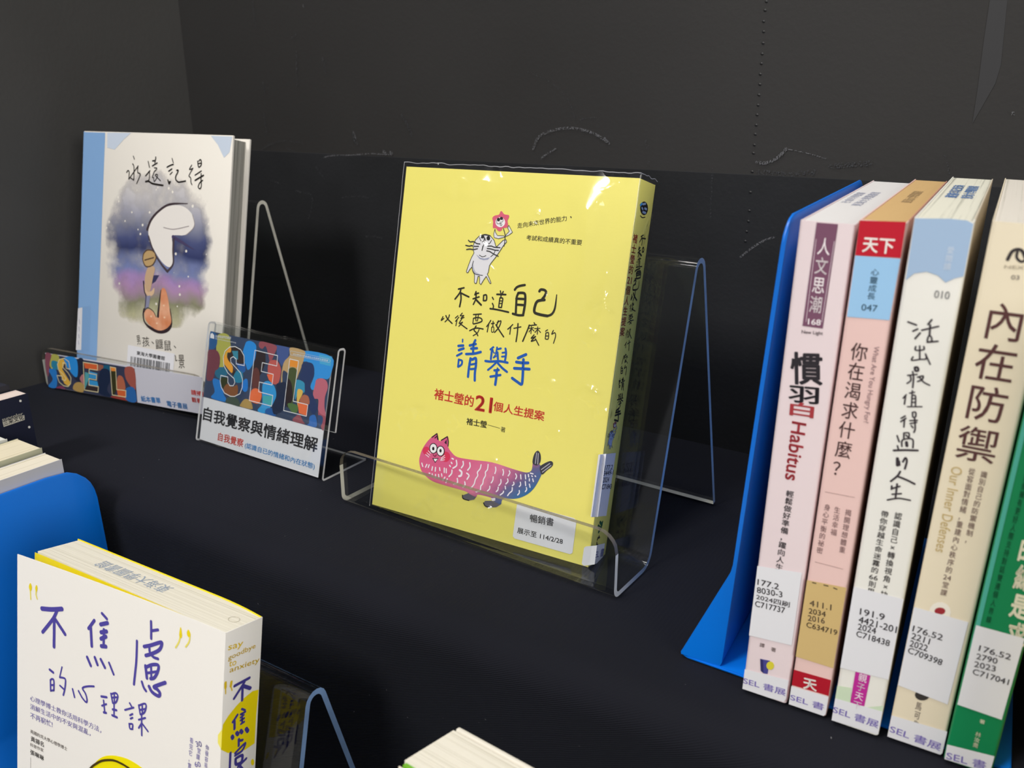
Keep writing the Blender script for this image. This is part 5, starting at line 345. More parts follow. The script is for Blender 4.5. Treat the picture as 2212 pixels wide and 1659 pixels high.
"R1.front/spine_lettering":[["t","f0e8e4",2,"天下",2.39,199.9,0.0282,10.56,5.4,3],["c","2a4a60",2,"心",7.88,193.11,2.9,2.74,0.8],["c","2a4a60",2,"靈",7.86,190.18,2.9,2.74,0.8],["c","2a4a60",2,"成",7.84,187.23,2.91,2.74,0.8],["c","2a4a60",2,"長",7.81,184.27,2.92,2.74,0.8],["t","2a4a60",2,"047",5.14,178.55,0.0436,5.53,2.48,0.8],["c","4a3030",1,"你",6.67,162.63,6.1,7.45,0.6],["c","4a3030",1,"在",6.64,154.93,6.15,7.45,0.6],["c","4a3030",1,"渴",6.61,147.11,6.2,7.45,0.6],["c","4a3030",1,"求",6.58,139.17,6.25,7.45,0.6],["c","4a3030",1,"什",6.55,131.1,6.3,7.45,0.6],["c","4a3030",1,"麼",6.51,122.9,6.35,7.45,0.6],["c","4a3030",1,"？",6.48,114.56,6.4,7.45,0.6],["t","94767a",1,"What Are You Hungry For?",10.93,165.85,-1.5537,30.33,2.39,0.3],["s","8a6a68",1,0.16,0,[2.03,103.72,13.14,104.13]],["s","8a6a68",1,0.17,0,[2.16,71.97,13.1,71.93]],["c","8a6c6c",1,"揭",11.71,96.99,2.44,3.08,0.4],["c","8a6c6c",1,"開",11.71,93.72,2.45,3.08,0.4],["c","8a6c6c",1,"理",11.7,90.43,2.45,3.08,0.4],["c","8a6c6c",1,"想",11.7,87.12,2.46,3.08,0.4],["c","8a6c6c",1,"體",11.7,83.78,2.47,3.08,0.4],["c","8a6c6c",1,"重",11.7,80.43,2.48,3.08,0.4],["c","8a6c6c",1,"生",7.53,97.04,2.47,3.07,0.4],["c","8a6c6c",1,"活",7.54,93.76,2.48,3.07,0.4],["c","8a6c6c",1,"幸",7.54,90.46,2.49,3.07,0.4],["c","8a6c6c",1,"福",7.55,87.14,2.49,3.07,0.4],["c","8a6c6c",1,"身",3.65,97.19,2.5,3.03,0.4],["c","8a6c6c",1,"心",3.59,93.98,2.51,3.03,0.4],["c","8a6c6c",1,"平",3.53,90.75,2.51,3.03,0.4],["c","8a6c6c",1,"衡",3.48,87.5,2.52,3.03,0.4],["c","8a6c6c",1,"的",3.42,84.22,2.53,3.03,0.4],["c","8a6c6c",1,"祕",3.36,80.93,2.54,3.03,0.4],["c","8a6c6c",1,"密",3.3,77.61,2.55,3.03,0.4],["t","f0e8e4",2,"天",4.91,10.36,0.1119,5.71,5.64,4]],
"R1.front/call_number_label":[["p","d3b67c",3,0,[0.11,62.78,15.55,64.13,15.55,25.03,0.05,25.07]],["t","5a4a3c",5,"411.1",2.52,51.28,0.0725,8.72,2.81,1],["t","5a4a3c",5,"2034",2.65,47.62,0.0811,6.82,2.58,1],["t","5a4a3c",5,"2016",2.76,44.09,0.1192,6.83,2.73,1],["t","5a4a3c",5,"C634719",2.5,40.81,0.0265,12.39,2.59,1],["s","4a3c30",5,0.42,1,[2.44,62.37,3.73,62.41]],["s","4a3c30",5,0.42,1,[6.92,62.67,8.52,62.73]],["s","4a3c30",5,0.41,1,[10.77,62.55,12.07,62.36]]],
"R1.front/exhibition_sticker":[["p","PAPER",3,0,[0.05,9.79,15.53,10.52,15.51,1.43,14.76,0.2,0.05,0.2]],["t","7d6fb8",5,"SEL 書",0.35,2.53,0.0222,14.11,3.56,1]],
"R2.front/spine_band":[["p","a3bcda",1,0,[0.27,213.21,10.9,214.0,16.48,213.85,18.55,212.85,18.56,194.93,15.91,193.89,13.35,192.11,10.57,194.25,6.85,195.21,2.96,194.12,0.62,191.49]],["p","cfe0c4",1,0,[0.05,17.94,5.61,19.02,6.11,11.54,12.63,12.13,18.65,15.36,18.65,11.67,0.05,10.35]],["p","c02f98",2,0,[6.06,27.5,11.84,27.62,11.55,11.68,6.11,11.54]]],
"R2.front/spine_lettering":[["c","d0dcec",2,"愛",13.15,203.32,2.35,2.6,0.5],["c","d0dcec",2,"閱",13.08,200.53,2.36,2.6,0.5],["c","d0dcec",2,"讀",13.01,197.72,2.37,2.6,0.5],["t","a8a8a8",1,"010",10.5,186.27,0.0066,4.89,2.83,1],["s","3a3238",1,0.55,1,[3.63,176.55,6.48,175.83]],["s","3a3238",1,0.55,1,[5.73,173.44,7.1,174.44]],["s","3a3238",1,0.55,1,[6.84,170.85,8.12,173.11]],["s","3a3238",1,0.55,1,[11.1,178.41,10.19,176.59]],["s","3a3238",1,0.54,1,[8.55,174.2,13.61,176.37]],["s","3a3238",1,0.55,1,[10.91,176.47,11.3,172.68]],["s","3a3238",1,0.55,1,[11.0,170.12,14.27,170.97]],["s","3a3238",1,0.47,1,[10.92,171.94,10.96,170.35,12.3,170.78,11.86,172.31,11.04,172.41]],["s","3a3238",1,0.47,1,[7.49,167.96,7.69,166.61,10.24,167.25,10.06,168.37]],["s","3a3238",1,0.47,1,[8.74,168.39,9.47,163.66]],["s","3a3238",1,0.47,1,[7.18,163.97,6.97,162.65,9.61,163.45,11.55,164.0,11.07,165.77]],["s","3a3238",1,0.47,1,[11.09,165.66,13.15,162.19]],["s","3a3238",1,0.65,1,[8.37,160.2,9.27,160.36,9.64,159.25,8.76,158.98,8.37,160.2]],["s","3a3238",1,0.48,1,[6.51,156.82,9.47,157.7]],["s","3a3238",1,0.48,1,[7.31,156.96,7.8,155.15,6.76,153.78]],["s","3a3238",1,0.48,1,[7.91,158.48,8.56,156.24,8.82,152.49]],["s","3a3238",1,0.48,1,[9.83,156.7,11.55,157.48,11.37,156.03,10.08,155.09]],["s","3a3238",1,0.48,1,[10.43,156.81,12.11,155.22,14.17,154.42]],["s","3a3238",1,0.44,1,[7.1,149.42,6.28,147.94]],["s","3a3238",1,0.45,1,[6.99,148.8,7.04,145.68]],["s","3a3238",1,0.44,1,[8.13,150.22,9.69,150.87]],["s","3a3238",1,0.44,1,[8.9,151.32,9.01,149.9]],["s","3a3238",1,0.44,1,[9.08,149.44,9.48,145.43]],["s","3a3238",1,0.44,1,[9.08,149.44,10.21,149.53,10.8,145.69]],["s","3a3238",1,0.44,1,[9.26,148.27,10.27,148.47]],["s","3a3238",1,0.44,1,[9.37,146.86,10.48,147.07]],["s","3a3238",1,0.44,1,[8.2,144.94,12.94,145.87]],["s","3a3238",1,0.49,1,[7.98,141.24,6.78,140.06]],["s","3a3238",1,0.49,1,[8.34,140.38,6.86,138.74]],["s","3a3238",1,0.49,1,[7.97,139.77,8.18,136.87]],["s","3a3238",1,0.48,1,[10.21,143.14,10.59,141.37,11.46,141.68,11.2,143.34,10.21,143.14]],["s","3a3238",1,0.48,1,[9.81,139.75,12.22,140.38]],["s","3a3238",1,0.49,1,[10.1,138.61,12.12,139.56]],["s","3a3238",1,0.49,1,[11.22,140.97,12.03,137.15,11.83,135.5]],["s","3a3238",1,0.49,1,[10.55,137.91,11.22,137.25]],["s","3a3238",1,0.5,1,[6.44,133.0,7.46,130.78]],["s","3a3238",1,0.5,1,[7.13,129.08,7.71,127.57]],["s","3a3238",1,0.49,1,[8.53,134.53,8.84,132.44]],["s","3a3238",1,0.49,1,[8.53,134.53,10.2,134.89,10.52,132.8]],["s","3a3238",1,0.49,1,[8.64,129.14,8.4,131.53,10.2,132.6,11.93,132.57,12.41,129.44]],["s","3a3238",1,0.49,1,[9.32,133.89,10.11,133.25]],["s","3a3238",1,0.7,1,[6.16,126.94,9.98,127.94,14.12,128.74]],["s","3a3238",1,0.7,1,[9.18,116.87,12.21,116.22,15.15,115.28]],["s","3a3238",1,0.94,1,[9.97,131.06,10.28,129.78]],["s","3a3238",1,0.96,1,[7.88,124.04,8.28,121.37]],["s","3a3238",1,0.6,1,[8.61,123.11,8.96,121.53]],["s","3a3238",1,0.6,1,[9.89,123.13,10.55,124.93,11.2,123.71,10.98,120.5]],["s","3a3238",1,0.61,1,[9.56,119.05,8.91,117.08,6.94,114.36]],["s","3a3238",1,0.56,1,[7.57,112.55,7.65,111.16]],["s","3a3238",1,0.56,1,[7.73,111.46,10.33,113.1]],["s","3a3238",1,0.56,1,[9.28,113.82,9.55,107.97]],["s","3a3238",1,0.56,1,[8.18,109.17,11.23,110.24]],["s","3a3238",1,0.56,1,[6.91,106.43,10.6,108.1,14.7,108.31]],["c","3a3436",1,"認",11.58,100.71,2.75,3.23,1],["c","3a3436",1,"識",11.58,97.34,2.76,3.23,1],["c","3a3436",1,"自",11.57,93.94,2.77,3.23,1],["c","3a3436",1,"己",11.57,90.52,2.78,3.23,1],["c","3a3436",1,"×",11.57,87.09,2.79,3.23,1],["c","3a3436",1,"轉",11.56,83.62,2.8,3.23,1],["c","3a3436",1,"換",11.56,80.14,2.81,3.23,1],["c","3a3436",1,"視",11.56,76.63,2.82,3.23,1],["c","3a3436",1,"角",11.56,73.09,2.83,3.23,1],["c","3a3436",1,"×",11.55,69.54,2.84,3.23,1],["c","3a3436",1,"抉",11.55,65.95,2.85,3.23,1],["c","3a3436",1,"帶",6.83,100.28,2.8,2.91,1],["c","3a3436",1,"你",6.82,97.25,2.8,2.91,1],["c","3a3436",1,"穿",6.8,94.2,2.81,2.91,1],["c","3a3436",1,"越",6.78,91.13,2.82,2.91,1],["c","3a3436",1,"生",6.77,88.04,2.83,2.91,1],["c","3a3436",1,"命",6.75,84.93,2.84,2.91,1],["c","3a3436",1,"迷",6.74,81.8,2.85,2.91,1],["c","3a3436",1,"霧",6.72,78.66,2.86,2.91,1],["c","3a3436",1,"的",6.7,75.49,2.86,2.91,1],["c","3a3436",1,"66",6.69,72.31,2.87,2.91,1],["c","3a3436",1,"則",6.67,69.11,2.88,2.91,1],["c","3a3436",1,"思",6.65,65.88,2.89,2.91,1],["c","f0e0ec",3,"親",9.14,25.36,3.47,4.26,1],["c","f0e0ec",3,"子",9.05,20.82,3.49,4.26,1],["c","f0e0ec",3,"天",8.96,16.24,3.51,4.26,1],["c","f0e0ec",3,"下",8.87,11.62,3.52,4.26,1]],
"R2.front/call_number_label":[["p","PAPER",3,0,[0.18,66.06,18.65,66.3,18.65,28.35,0.05,27.0]],["t","2e2a30",5,"191.9",3.96,54.31,0.0379,9.33,3.01,1],["t","2e2a30",5,"4421-201",3.98,50.49,0.0046,14.35,3.13,1],["t","2e2a30",5,"2024",4.12,47.23,0.0377,6.97,2.9,1],["t","2e2a30",5,"C718438",3.95,43.91,-0.0161,12.75,2.82,1]],
"R2.front/exhibition_sticker":[["p","PAPER",3,0,[0.05,11.58,18.65,12.59,18.65,2.92,18.53,0.92,0.05,0.2]],["t","7d6fb8",5,"SEL 書展",-0.04,4.13,-0.0179,18.16,3.91,1]],
"R3.front/spine_logo":[["s","3a3436",1,0.87,1,[6.79,201.55,7.53,204.23,8.98,205.23,10.5,204.79,11.97,202.38]],["s","3a3436",1,0.7,1,[9.14,204.4,9.29,202.54,10.75,201.3,12.06,201.92]],["t","b0a490",1,"NEXT",6.32,198.49,0.0579,7.55,1.09,0.5],["t","8a8078",1,"03",8.97,194.99,0.0482,2.42,1.57,0.8]],
"R3.front/spine_lettering":[["c","5a3838",1,"內",9.86,180.01,13.11,14.2,0.6],["c","5a3838",1,"在",9.8,165.25,13.32,14.2,0.6],["c","5a3838",1,"防",9.73,149.99,13.55,14.2,0.6],["c","5a3838",1,"禦",9.66,134.2,13.78,14.2,0.6],["t","c8b078",1,"Our Inner Defenses",3.0,124.51,-1.5608,35.53,3.66,0.4],["c","7a625c",1,"識",13.72,123.62,2.24,2.8,0.4],["c","7a625c",1,"別",13.67,120.68,2.25,2.8,0.4],["c","7a625c",1,"自",13.62,117.73,2.25,2.8,0.4],["c","7a625c",1,"己",13.57,114.76,2.26,2.8,0.4],["c","7a625c",1,"的",13.52,111.77,2.27,2.8,0.4],["c","7a625c",1,"防",13.47,108.77,2.28,2.8,0.4],["c","7a625c",1,"禦",13.42,105.74,2.28,2.8,0.4],["c","7a625c",1,"機",13.36,102.69,2.29,2.8,0.4],["c","7a625c",1,"制",13.31,99.63,2.3,2.8,0.4],["c","7a625c",1,"，",13.26,96.54,2.31,2.8,0.4],["c","7a625c",1,"從",9.77,123.8,2.27,2.98,0.4],["c","7a625c",1,"容",9.73,120.75,2.27,2.98,0.4],["c","7a625c",1,"面",9.69,117.69,2.28,2.98,0.4],["c","7a625c",1,"對",9.66,114.6,2.29,2.98,0.4],["c","7a625c",1,"情",9.62,111.5,2.3,2.98,0.4],["c","7a625c",1,"緒",9.58,108.37,2.31,2.98,0.4],["c","7a625c",1,"，",9.54,105.22,2.31,2.98,0.4],["c","7a625c",1,"重",9.5,102.06,2.32,2.98,0.4],["c","7a625c",1,"建",9.46,98.87,2.33,2.98,0.4],["c","7a625c",1,"內",9.42,95.66,2.34,2.98,0.4],["c","7a625c",1,"心",9.38,92.43,2.34,2.98,0.4],["c","7a625c",1,"秩",9.34,89.17,2.35,2.98,0.4],["c","7a625c",1,"序",9.3,85.9,2.36,2.98,0.4],["c","7a625c",1,"的",9.26,82.6,2.37,2.98,0.4],["c","7a625c",1,"24",9.22,79.28,2.38,2.98,0.4],["c","7a625c",1,"堂",9.18,75.94,2.39,2.98,0.4],["c","7a625c",1,"課",9.14,72.57,2.39,2.98,0.4],["p","f2ece0",1,0,[12.96,64.98,12.94,62.89,12.2,60.94,10.89,59.53,9.25,58.94,7.63,59.29,6.33,60.53,5.63,62.39,5.67,64.51,6.43,66.45,7.76,67.84,9.38,68.41,10.99,68.04,12.27,66.82]],["p","a03038",2,0,[11.03,65.03,10.96,64.31,10.54,63.6,9.86,63.05,9.05,62.76,8.26,62.79,7.66,63.14,7.37,63.74,7.44,64.46,7.86,65.17,8.55,65.72,9.36,66.01,10.14,65.97,10.74,65.62]],["p","3c3836",1,0,[11.96,26.05,11.89,24.86,11.32,23.69,10.38,22.77,9.23,22.28,8.11,22.33,7.25,22.9,6.82,23.89,6.89,25.09,7.47,26.26,8.43,27.18,9.57,27.65,10.68,27.6,11.53,27.03]],["c","7a6e66",1,"馬",8.96,19.23,2.37,4.16,0.6],["c","7a6e66",1,"可",9.14,14.79,2.37,4.16,0.6],["c","7a6e66",1,"先",9.32,10.3,2.38,4.16,0.6]],
"R3.front/call_number_label":[["p","PAPER",3,0,[0.16,63.12,19.35,63.05,18.77,24.4,0.1,26.01]],["t","2e2a30",5,"176.52",1.19,52.36,-0.0423,10.88,2.77,1],["t","2e2a30",5,"2211",1.26,48.98,-0.0521,6.72,2.78,1],["t","2e2a30",5,"2022",1.25,45.32,-0.0149,6.52,2.96,1],["t","2e2a30",5,"C709398",1.04,42.17,-0.0958,12.64,2.8,1]],
"R3.front/exhibition_sticker":[["p","PAPER",3,0,[0.05,11.0,20.75,12.03,20.75,1.26,20.18,0.2,0.95,0.2,0.05,0.2]],["t","7d6fb8",5,"SEL 書展",0.41,2.61,-0.0407,19.39,3.98,1]],
"R4.front/spine_band":[["p","4fae9e",1,0,[0.2,50,1.7,50,1.7,212,0.2,212]]],
"R4.front/spine_lettering":[["c","0a4a30",1,"改",5.29,138.91,1.61,3.17,0.6],["c","0a4a30",1,"善",5.23,135.74,1.61,3.17,0.6],["c","0a4a30",1,"親",5.17,132.55,1.62,3.17,0.6],["c","0a4a30",1,"密",5.12,129.33,1.63,3.17,0.6],["c","0a4a30",1,"關",5.06,126.1,1.63,3.17,0.6],["c","0a4a30",1,"係",5.0,122.84,1.64,3.17,0.6],["c","0a4a30",1,"擁",4.94,119.55,1.64,3.17,0.6],["c","0a4a30",1,"有",4.88,116.24,1.65,3.17,0.6],["c","0a4a30",1,"更",4.82,112.91,1.66,3.17,0.6],["c","0a4a30",1,"好",4.76,109.55,1.66,3.17,0.6],["c","0a4a30",1,"人",4.7,106.17,1.67,3.17,0.6],["c","0a4a30",1,"際",4.64,102.76,1.68,3.17,0.6],["c","0a4a30",1,"支",4.57,99.33,1.68,3.17,0.6],["c","0a4a30",1,"持",4.51,95.87,1.69,3.17,0.6],["c","0a4a30",1,"對",4.45,92.39,1.7,3.17,0.6],["c","0a4a30",1,"話",4.39,88.88,1.7,3.17,0.6],["c","0a4a30",1,"雙",4.32,85.34,1.71,3.17,0.6],["c","0a4a30",1,"連",4.26,81.78,1.72,3.17,0.6],["c","0a4a30",1,"個",4.19,78.19,1.72,3.17,0.6],["c","0a4a30",1,"人",4.13,74.57,1.73,3.17,0.6],["c","0a4a30",1,"界",4.06,70.93,1.74,3.17,0.6],["c","0a4a30",1,"線",4.0,67.25,1.74,3.17,0.6],["c","e4e0c8",1,"的",11.04,98.64,6.32,10.8,4],["c","e4e0c8",1,"總",11.93,87.32,6.38,10.8,4],["c","e4e0c8",1,"是",12.85,75.75,6.43,10.8,4],["c","e4e0c8",1,"求",13.78,63.92,6.49,10.8,4],["c","e4e0c8",1,"著",9.81,22.77,2.0,2.0,1],["c","e4e0c8",1,"林",9.53,16.43,2.02,2.41,1],["c","e4e0c8",1,"汝",9.54,13.85,2.02,2.41,1],["c","e4e0c8",1,"喬",9.55,11.26,2.03,2.41,1]],
"R4.front/call_number_label":[["p","PAPER",3,0,[0.41,63.56,16.47,63.64,15.83,26.44,0.32,26.97]],["t","2e2a30",5,"176.52",3.01,53.17,-0.0135,10.75,2.54,1],["t","2e2a30",5,"2790",2.88,49.41,0.052,7.08,2.51,1],["t","2e2a30",5,"2023",2.78,45.8,0.0642,7.26,2.53,1],["t","2e2a30",5,"C717041",2.79,42.39,-0.0105,12.26,2.57,1]],
"R4.front/exhibition_sticker":[["p","PAPER",3,0,[0.05,7.4,16.54,9.29,16.38,0.87,0.29,0.2]],["t","7d6fb8",5,"SEL 書",0.84,0.39,0.0939,14.03,4.14,1]],
"G.front/cover_logo":[["p","cfcabc",1,0,[128.4,225.6,143.54,225.78,143.31,222.27,128.5,221.63]],["t","b8b4a8",1,"suncolor",128.36,225.81,0.0122,14.51,2.4,2],["t","1c2038",3,"三采文化",128.65,222.41,0.0267,14.36,3.43,2],["p","e8e6e0",1,0,[143.63,236.29,143.38,235.82,142.92,235.63,142.41,235.78,142.06,236.22,142.0,236.78,142.25,237.24,142.71,237.43,143.22,237.28,143.57,236.84]],["p","e8e6e0",1,0,[146.19,215.7,145.94,215.23,145.46,215.05,144.95,215.22,144.59,215.68,144.53,216.25,144.78,216.72,145.25,216.9,145.76,216.73,146.12,216.28]],["p","e8e6e0",1,0,[136.87,207.68,136.62,207.22,136.16,207.04,135.66,207.21,135.31,207.67,135.25,208.24,135.5,208.71,135.96,208.89,136.46,208.71,136.81,208.25]]],
"W.front/scuff_marks":[["s","CHALK",1,1.67,1,[-371.48,215.41,-366.03,225.04,-351.44,230.55,-335.93,231.88,-319.09,228.86,-307.16,223.14]],["s","CHALK",1,1.35,1,[-363.7,208.61,-357.4,213.06,-351.17,216.05]],["s","CHALK",1,1.26,1,[-308.8,225.43,-304.78,221.54]],["s","CHALKF",1,0.59,1,[-377.07,272.9,-358.24,266.01,-343.78,255.97,-336.25,244.33,-334.8,234.94]],["s","CHALKF",1,0.58,1,[-334.8,234.94,-327.32,239.08,-315.56,239.91]],["s","CHALK",1,1.84,1,[-191.84,212.55,-185.42,212.19,-177.93,216.12,-172.89,221.7]],["s","CHALK",1,0.54,1,[-172.28,221.72,-159.87,219.75,-146.08,216.41]],["s","CHALK",1,1.29,1,[-197.5,146.88,-189.78,154.18,-182.07,159.73,-175.25,162.89]],["s","CHALK",1,0.96,1,[-601.16,200.62,-589.12,202.72,-565.89,203.95,-543.31,205.96,-532.35,205.93,-518.34,206.03]],["s","CHALK",1,2.11,1,[-527.86,208.47,-525.74,207.75]],["s","CHALK",1,2.09,1,[-519.83,207.95,-517.73,207.23]],["s","CHALKF",1,2.24,1,[-504.96,238.93,-499.15,231.39,-494.42,223.07]],["s","CHALKF",1,2.42,1,[-563.24,223.06,-561.43,217.47,-558.29,214.34]],["s","CHALK",1,1.45,1,[-562.02,224.29,-559.67,218.32]],["s","CHALK",1,1.44,1,[-614.34,331.56,-613.84,330.78]],["s","CHALKF",1,1.55,1,[-612.26,191.75,-608.51,186.81,-602.94,181.97]],["s","CHALKF",1,1.62,1,[-685.5,205.46,-665.02,212.17,-648.8,214.33]],["s","CHALKF",1,1.56,1,[-643.85,213.61,-626.56,212.82]],["s","CHALKF",1,1.66,1,[-676.06,176.61,-663.36,173.25]],["s","CHALKF",1,1.6,1,[-641.5,167.81,-629.11,165.89,-621.73,165.01,-620.72,156.77,-627.23,142.18]],["s","CHALKF",1,1.5,1,[-580.64,165.33,-564.2,167.17,-548.27,166.88]],["s","CHALKF",1,1.5,1,[-554.22,131.35,-542.76,131.89,-533.81,130.96]],["s","CHALKF",1,2.07,1,[-680.02,339.54,-678.64,317.58]],["s","CHALKF",1,2.13,1,[-675.27,267.21,-674.2,255.91]],["s","CHALKF",1,2.18,1,[-677.63,239.81,-676.1,221.83]],["s","CHALKF",1,1.93,1,[-594.58,287.43,-591.29,273.71]],["s","CHALKF",1,2.02,1,[-627.32,294.05,-629.48,264.05]],["s","CHALKF",1,1.97,1,[-631.95,306.01,-625.78,307.76]],["s","CHALKF",1,0.8,1,[-76.44,221.21,-74.31,217.18,-72.29,210.39]],["s","CHALKF",1,0.99,1,[-222.77,207.22,-222.91,200.22,-221.83,172.78]],["s","CHALK",1,1.73,1,[-43.72,245.82,-43.4,245.31]],["s","CHALKF",1,2.89,1,[-142.58,211.55,-132.58,213.14,-118.57,214.86]],["s","CHALKF",1,3.06,1,[-189.62,205.88,-170.64,205.53,-152.53,207.56]],["s","CHALKF",1,1.74,1,[-272.49,209.37,-271.71,208.74]],["s","CHALKF",1,1.73,1,[-275.12,224.0,-273.06,219.83]],["s","CHALKF",1,5.91,1,[-1232.38,0.11,-1217.13,-7.83,-1209.99,-14.76]],["s","CHALKF",1,3.82,1,[-852.2,230.91,-840.63,229.19]],["s","CHALKF",1,1.7,1,[-592.04,-6.32,-577.91,-9.67,-567.38,-9.24]],["s","CHALKF",1,1.59,1,[-649.62,207.46,-637.48,203.57]]],
"W.front/tape_strip":[["p","TAPE",1,0,[-65.35,307.44,-56.42,306.98,-54.17,272.5,-55.41,262.41,-64.03,239.54,-64.19,259.89,-65.02,284.02]]]}
NAILS=[(-19.5, 31.34), (-19.54, 30.82), (-19.57, 30.15), (-19.51, 29.53), (-19.48, 28.83), (-19.48, 28.17), (-19.48, 27.57), (-19.49, 26.91), (-19.46, 26.27), (-19.46, 25.6), (-19.46, 24.95), (-19.47, 24.33), (-19.47, 23.67), (-19.48, 23.07), (-19.48, 22.37), (-19.49, 21.83), (-19.47, 20.6), (-19.45, 19.22), (-19.41, 17.96), (-19.41, 17.23), (-19.47, 16.51), (-19.51, 15.83)]

BK = {
'A':{"o": [-35.4, 37.5, 0.32], "R": [0.9989, 0.04698, 0.0], "U": [-0.01094, 0.23259, 0.97251], "N": [-0.04569, 0.97144, -0.23284], "w": 15.55, "h": 21.65, "th": 2.35, "yaw": 0.047, "t": 0.235},
'B':{"o": [-74.7, 41.0, 0.32], "R": [0.9968, 0.07991, 0.0], "U": [-0.01666, 0.20779, 0.97803], "N": [-0.07816, 0.9749, -0.20846], "w": 18.0, "h": 22.75, "th": 1.75, "yaw": 0.08, "t": 0.21},
'C':{"o": [-54.6, 38.8, 0.35], "R": [1.0, 0.0, 0.0], "U": [0.0, 0.26673, 0.96377], "N": [-0.0, 0.96377, -0.26673], "w": 13.2, "h": 9.2, "th": 0.3, "yaw": 0.0, "t": 0.27},
'E':{"o": [-43.986, 16.576, -18.309], "R": [0.99912, 0.04199, 0.0], "U": [-0.00768, 0.1828, 0.98312], "N": [-0.04128, 0.98225, -0.18296], "w": 14.8, "h": 21, "th": 2.23, "yaw": 0.042, "t": 0.184},
'H':{"o": [-17.625, 15.63, -18.31], "R": [0.99782, -0.06595, 0.0], "U": [0.01207, 0.18257, 0.98312], "N": [0.06484, 0.98098, -0.18296], "w": 14.8, "h": 21, "th": 3.04, "yaw": -0.066, "t": 0.184},
'S':{"o": [-76.9, 39.47, 0.05], "R": [0.99281, 0.11971, 0.0], "U": [0.0, 0.0, 1.0], "N": [-0.11971, 0.99281, 0.0], "w": 19.8, "h": 3.9, "th": 0.05, "yaw": 0.12, "t": 0.0},
'R0':{"o": [-9.081, 32.876, 0.22], "R": [0.99795, 0.06175, -0.017], "U": [0.01697, 0.00105, 0.99986], "N": [-0.06176, 0.99809, 0.0], "w": 1.95, "h": 20.96, "th": 16.0, "lean": 0.017, "yaw": 0.0618},
'R1':{"o": [-7.031, 32.98, 0.22], "R": [0.99793, 0.06175, -0.018], "U": [0.01796, 0.00111, 0.99984], "N": [-0.06176, 0.99809, 0.0], "w": 1.56, "h": 21.12, "th": 16.0, "lean": 0.018, "yaw": 0.0618},
'R2':{"o": [-5.197, 32.952, 0.22], "R": [0.99796, 0.06175, -0.016], "U": [0.01597, 0.00099, 0.99987], "N": [-0.06176, 0.99809, 0.0], "w": 1.87, "h": 21.33, "th": 16.0, "lean": 0.016, "yaw": 0.0618},
'R3':{"o": [-3.004, 33.215, 0.22], "R": [0.99778, 0.06174, -0.025], "U": [0.02495, 0.00154, 0.99969], "N": [-0.06176, 0.99809, 0.0], "w": 2.08, "h": 21.36, "th": 16.0, "lean": 0.025, "yaw": 0.0618},
'R4':{"o": [-0.839, 33.1, 0.22], "R": [0.99778, 0.06174, -0.025], "U": [0.02495, 0.00154, 0.99969], "N": [-0.06176, 0.99809, 0.0], "w": 1.72, "h": 21.3, "th": 16.0, "lean": 0.025, "yaw": 0.0618},
'G':{"o": [-60.0, 14.5, -18.39], "R": [0.0, 1.0, 0.0], "U": [0.0, 0.0, 1.0], "N": [-1.0, 0.0, 0.0], "w": 15, "h": 24.1, "th": 1.5},
'W':{"o": [0, 59.89, 0]}}
_tx = {}
def text_mesh(s, bold):
    k = (s, bold)
    if k in _tx: return _tx[k]
    cu = bpy.data.curves.new('txt', 'FONT'); cu.body = s; cu.size = 1; cu.resolution_u = 3; cu.fill_mode = 'BOTH'
    o = bpy.data.objects.new('txt', cu); C.objects.link(o)
    dg = bpy.context.evaluated_depsgraph_get(); dg.update()
    me = o.evaluated_get(dg).to_mesh()
    V = [(v.co.x, v.co.y) for v in me.vertices]; Fc = [tuple(p.vertices) for p in me.polygons]
    o.evaluated_get(dg).to_mesh_clear()
    bpy.data.objects.remove(o); bpy.data.curves.remove(cu)
    if bold:   # heavier weight: the same glyph struck again around its place
        r = 0.0075 * bold; n = len(V); V0, F0 = list(V), list(Fc); k8 = 4 if bold < 1 else 8
        for j in range(k8):
            c, q = r * math.cos(j * 2 * PI / k8), r * math.sin(j * 2 * PI / k8)
            V += [(x + c, y + q) for x, y in V0]
    _tx[k] = (V, Fc); return _tx[k]
def catmull(P, closed=False, n=4):
    if len(P) < 3: return P
    out = []; N_ = len(P)
    for i in range(N_ if closed else N_ - 1):
        p0 = P[(i - 1) % N_] if closed or i else P[0]; p1 = P[i]; p2 = P[(i + 1) % N_]; p3 = P[(i + 2) % N_] if closed or i + 2 < N_ else P[-1]
        for k in range(n):
            t = k / n
            out.append(tuple(0.5 * ((2 * b) + (-a + c) * t + (2 * a - 5 * b + 4 * c - d) * t * t + (-a + 3 * b - 3 * c + d) * t ** 3) for a, b, c, d in zip(p0, p1, p2, p3)))
    if not closed: out.append(P[-1])
    return out
CURL = 0.9
def curl(u):
    s = min(max(1 - u / 14.8, 0), 1.1); return -CURL * s ** 1.6
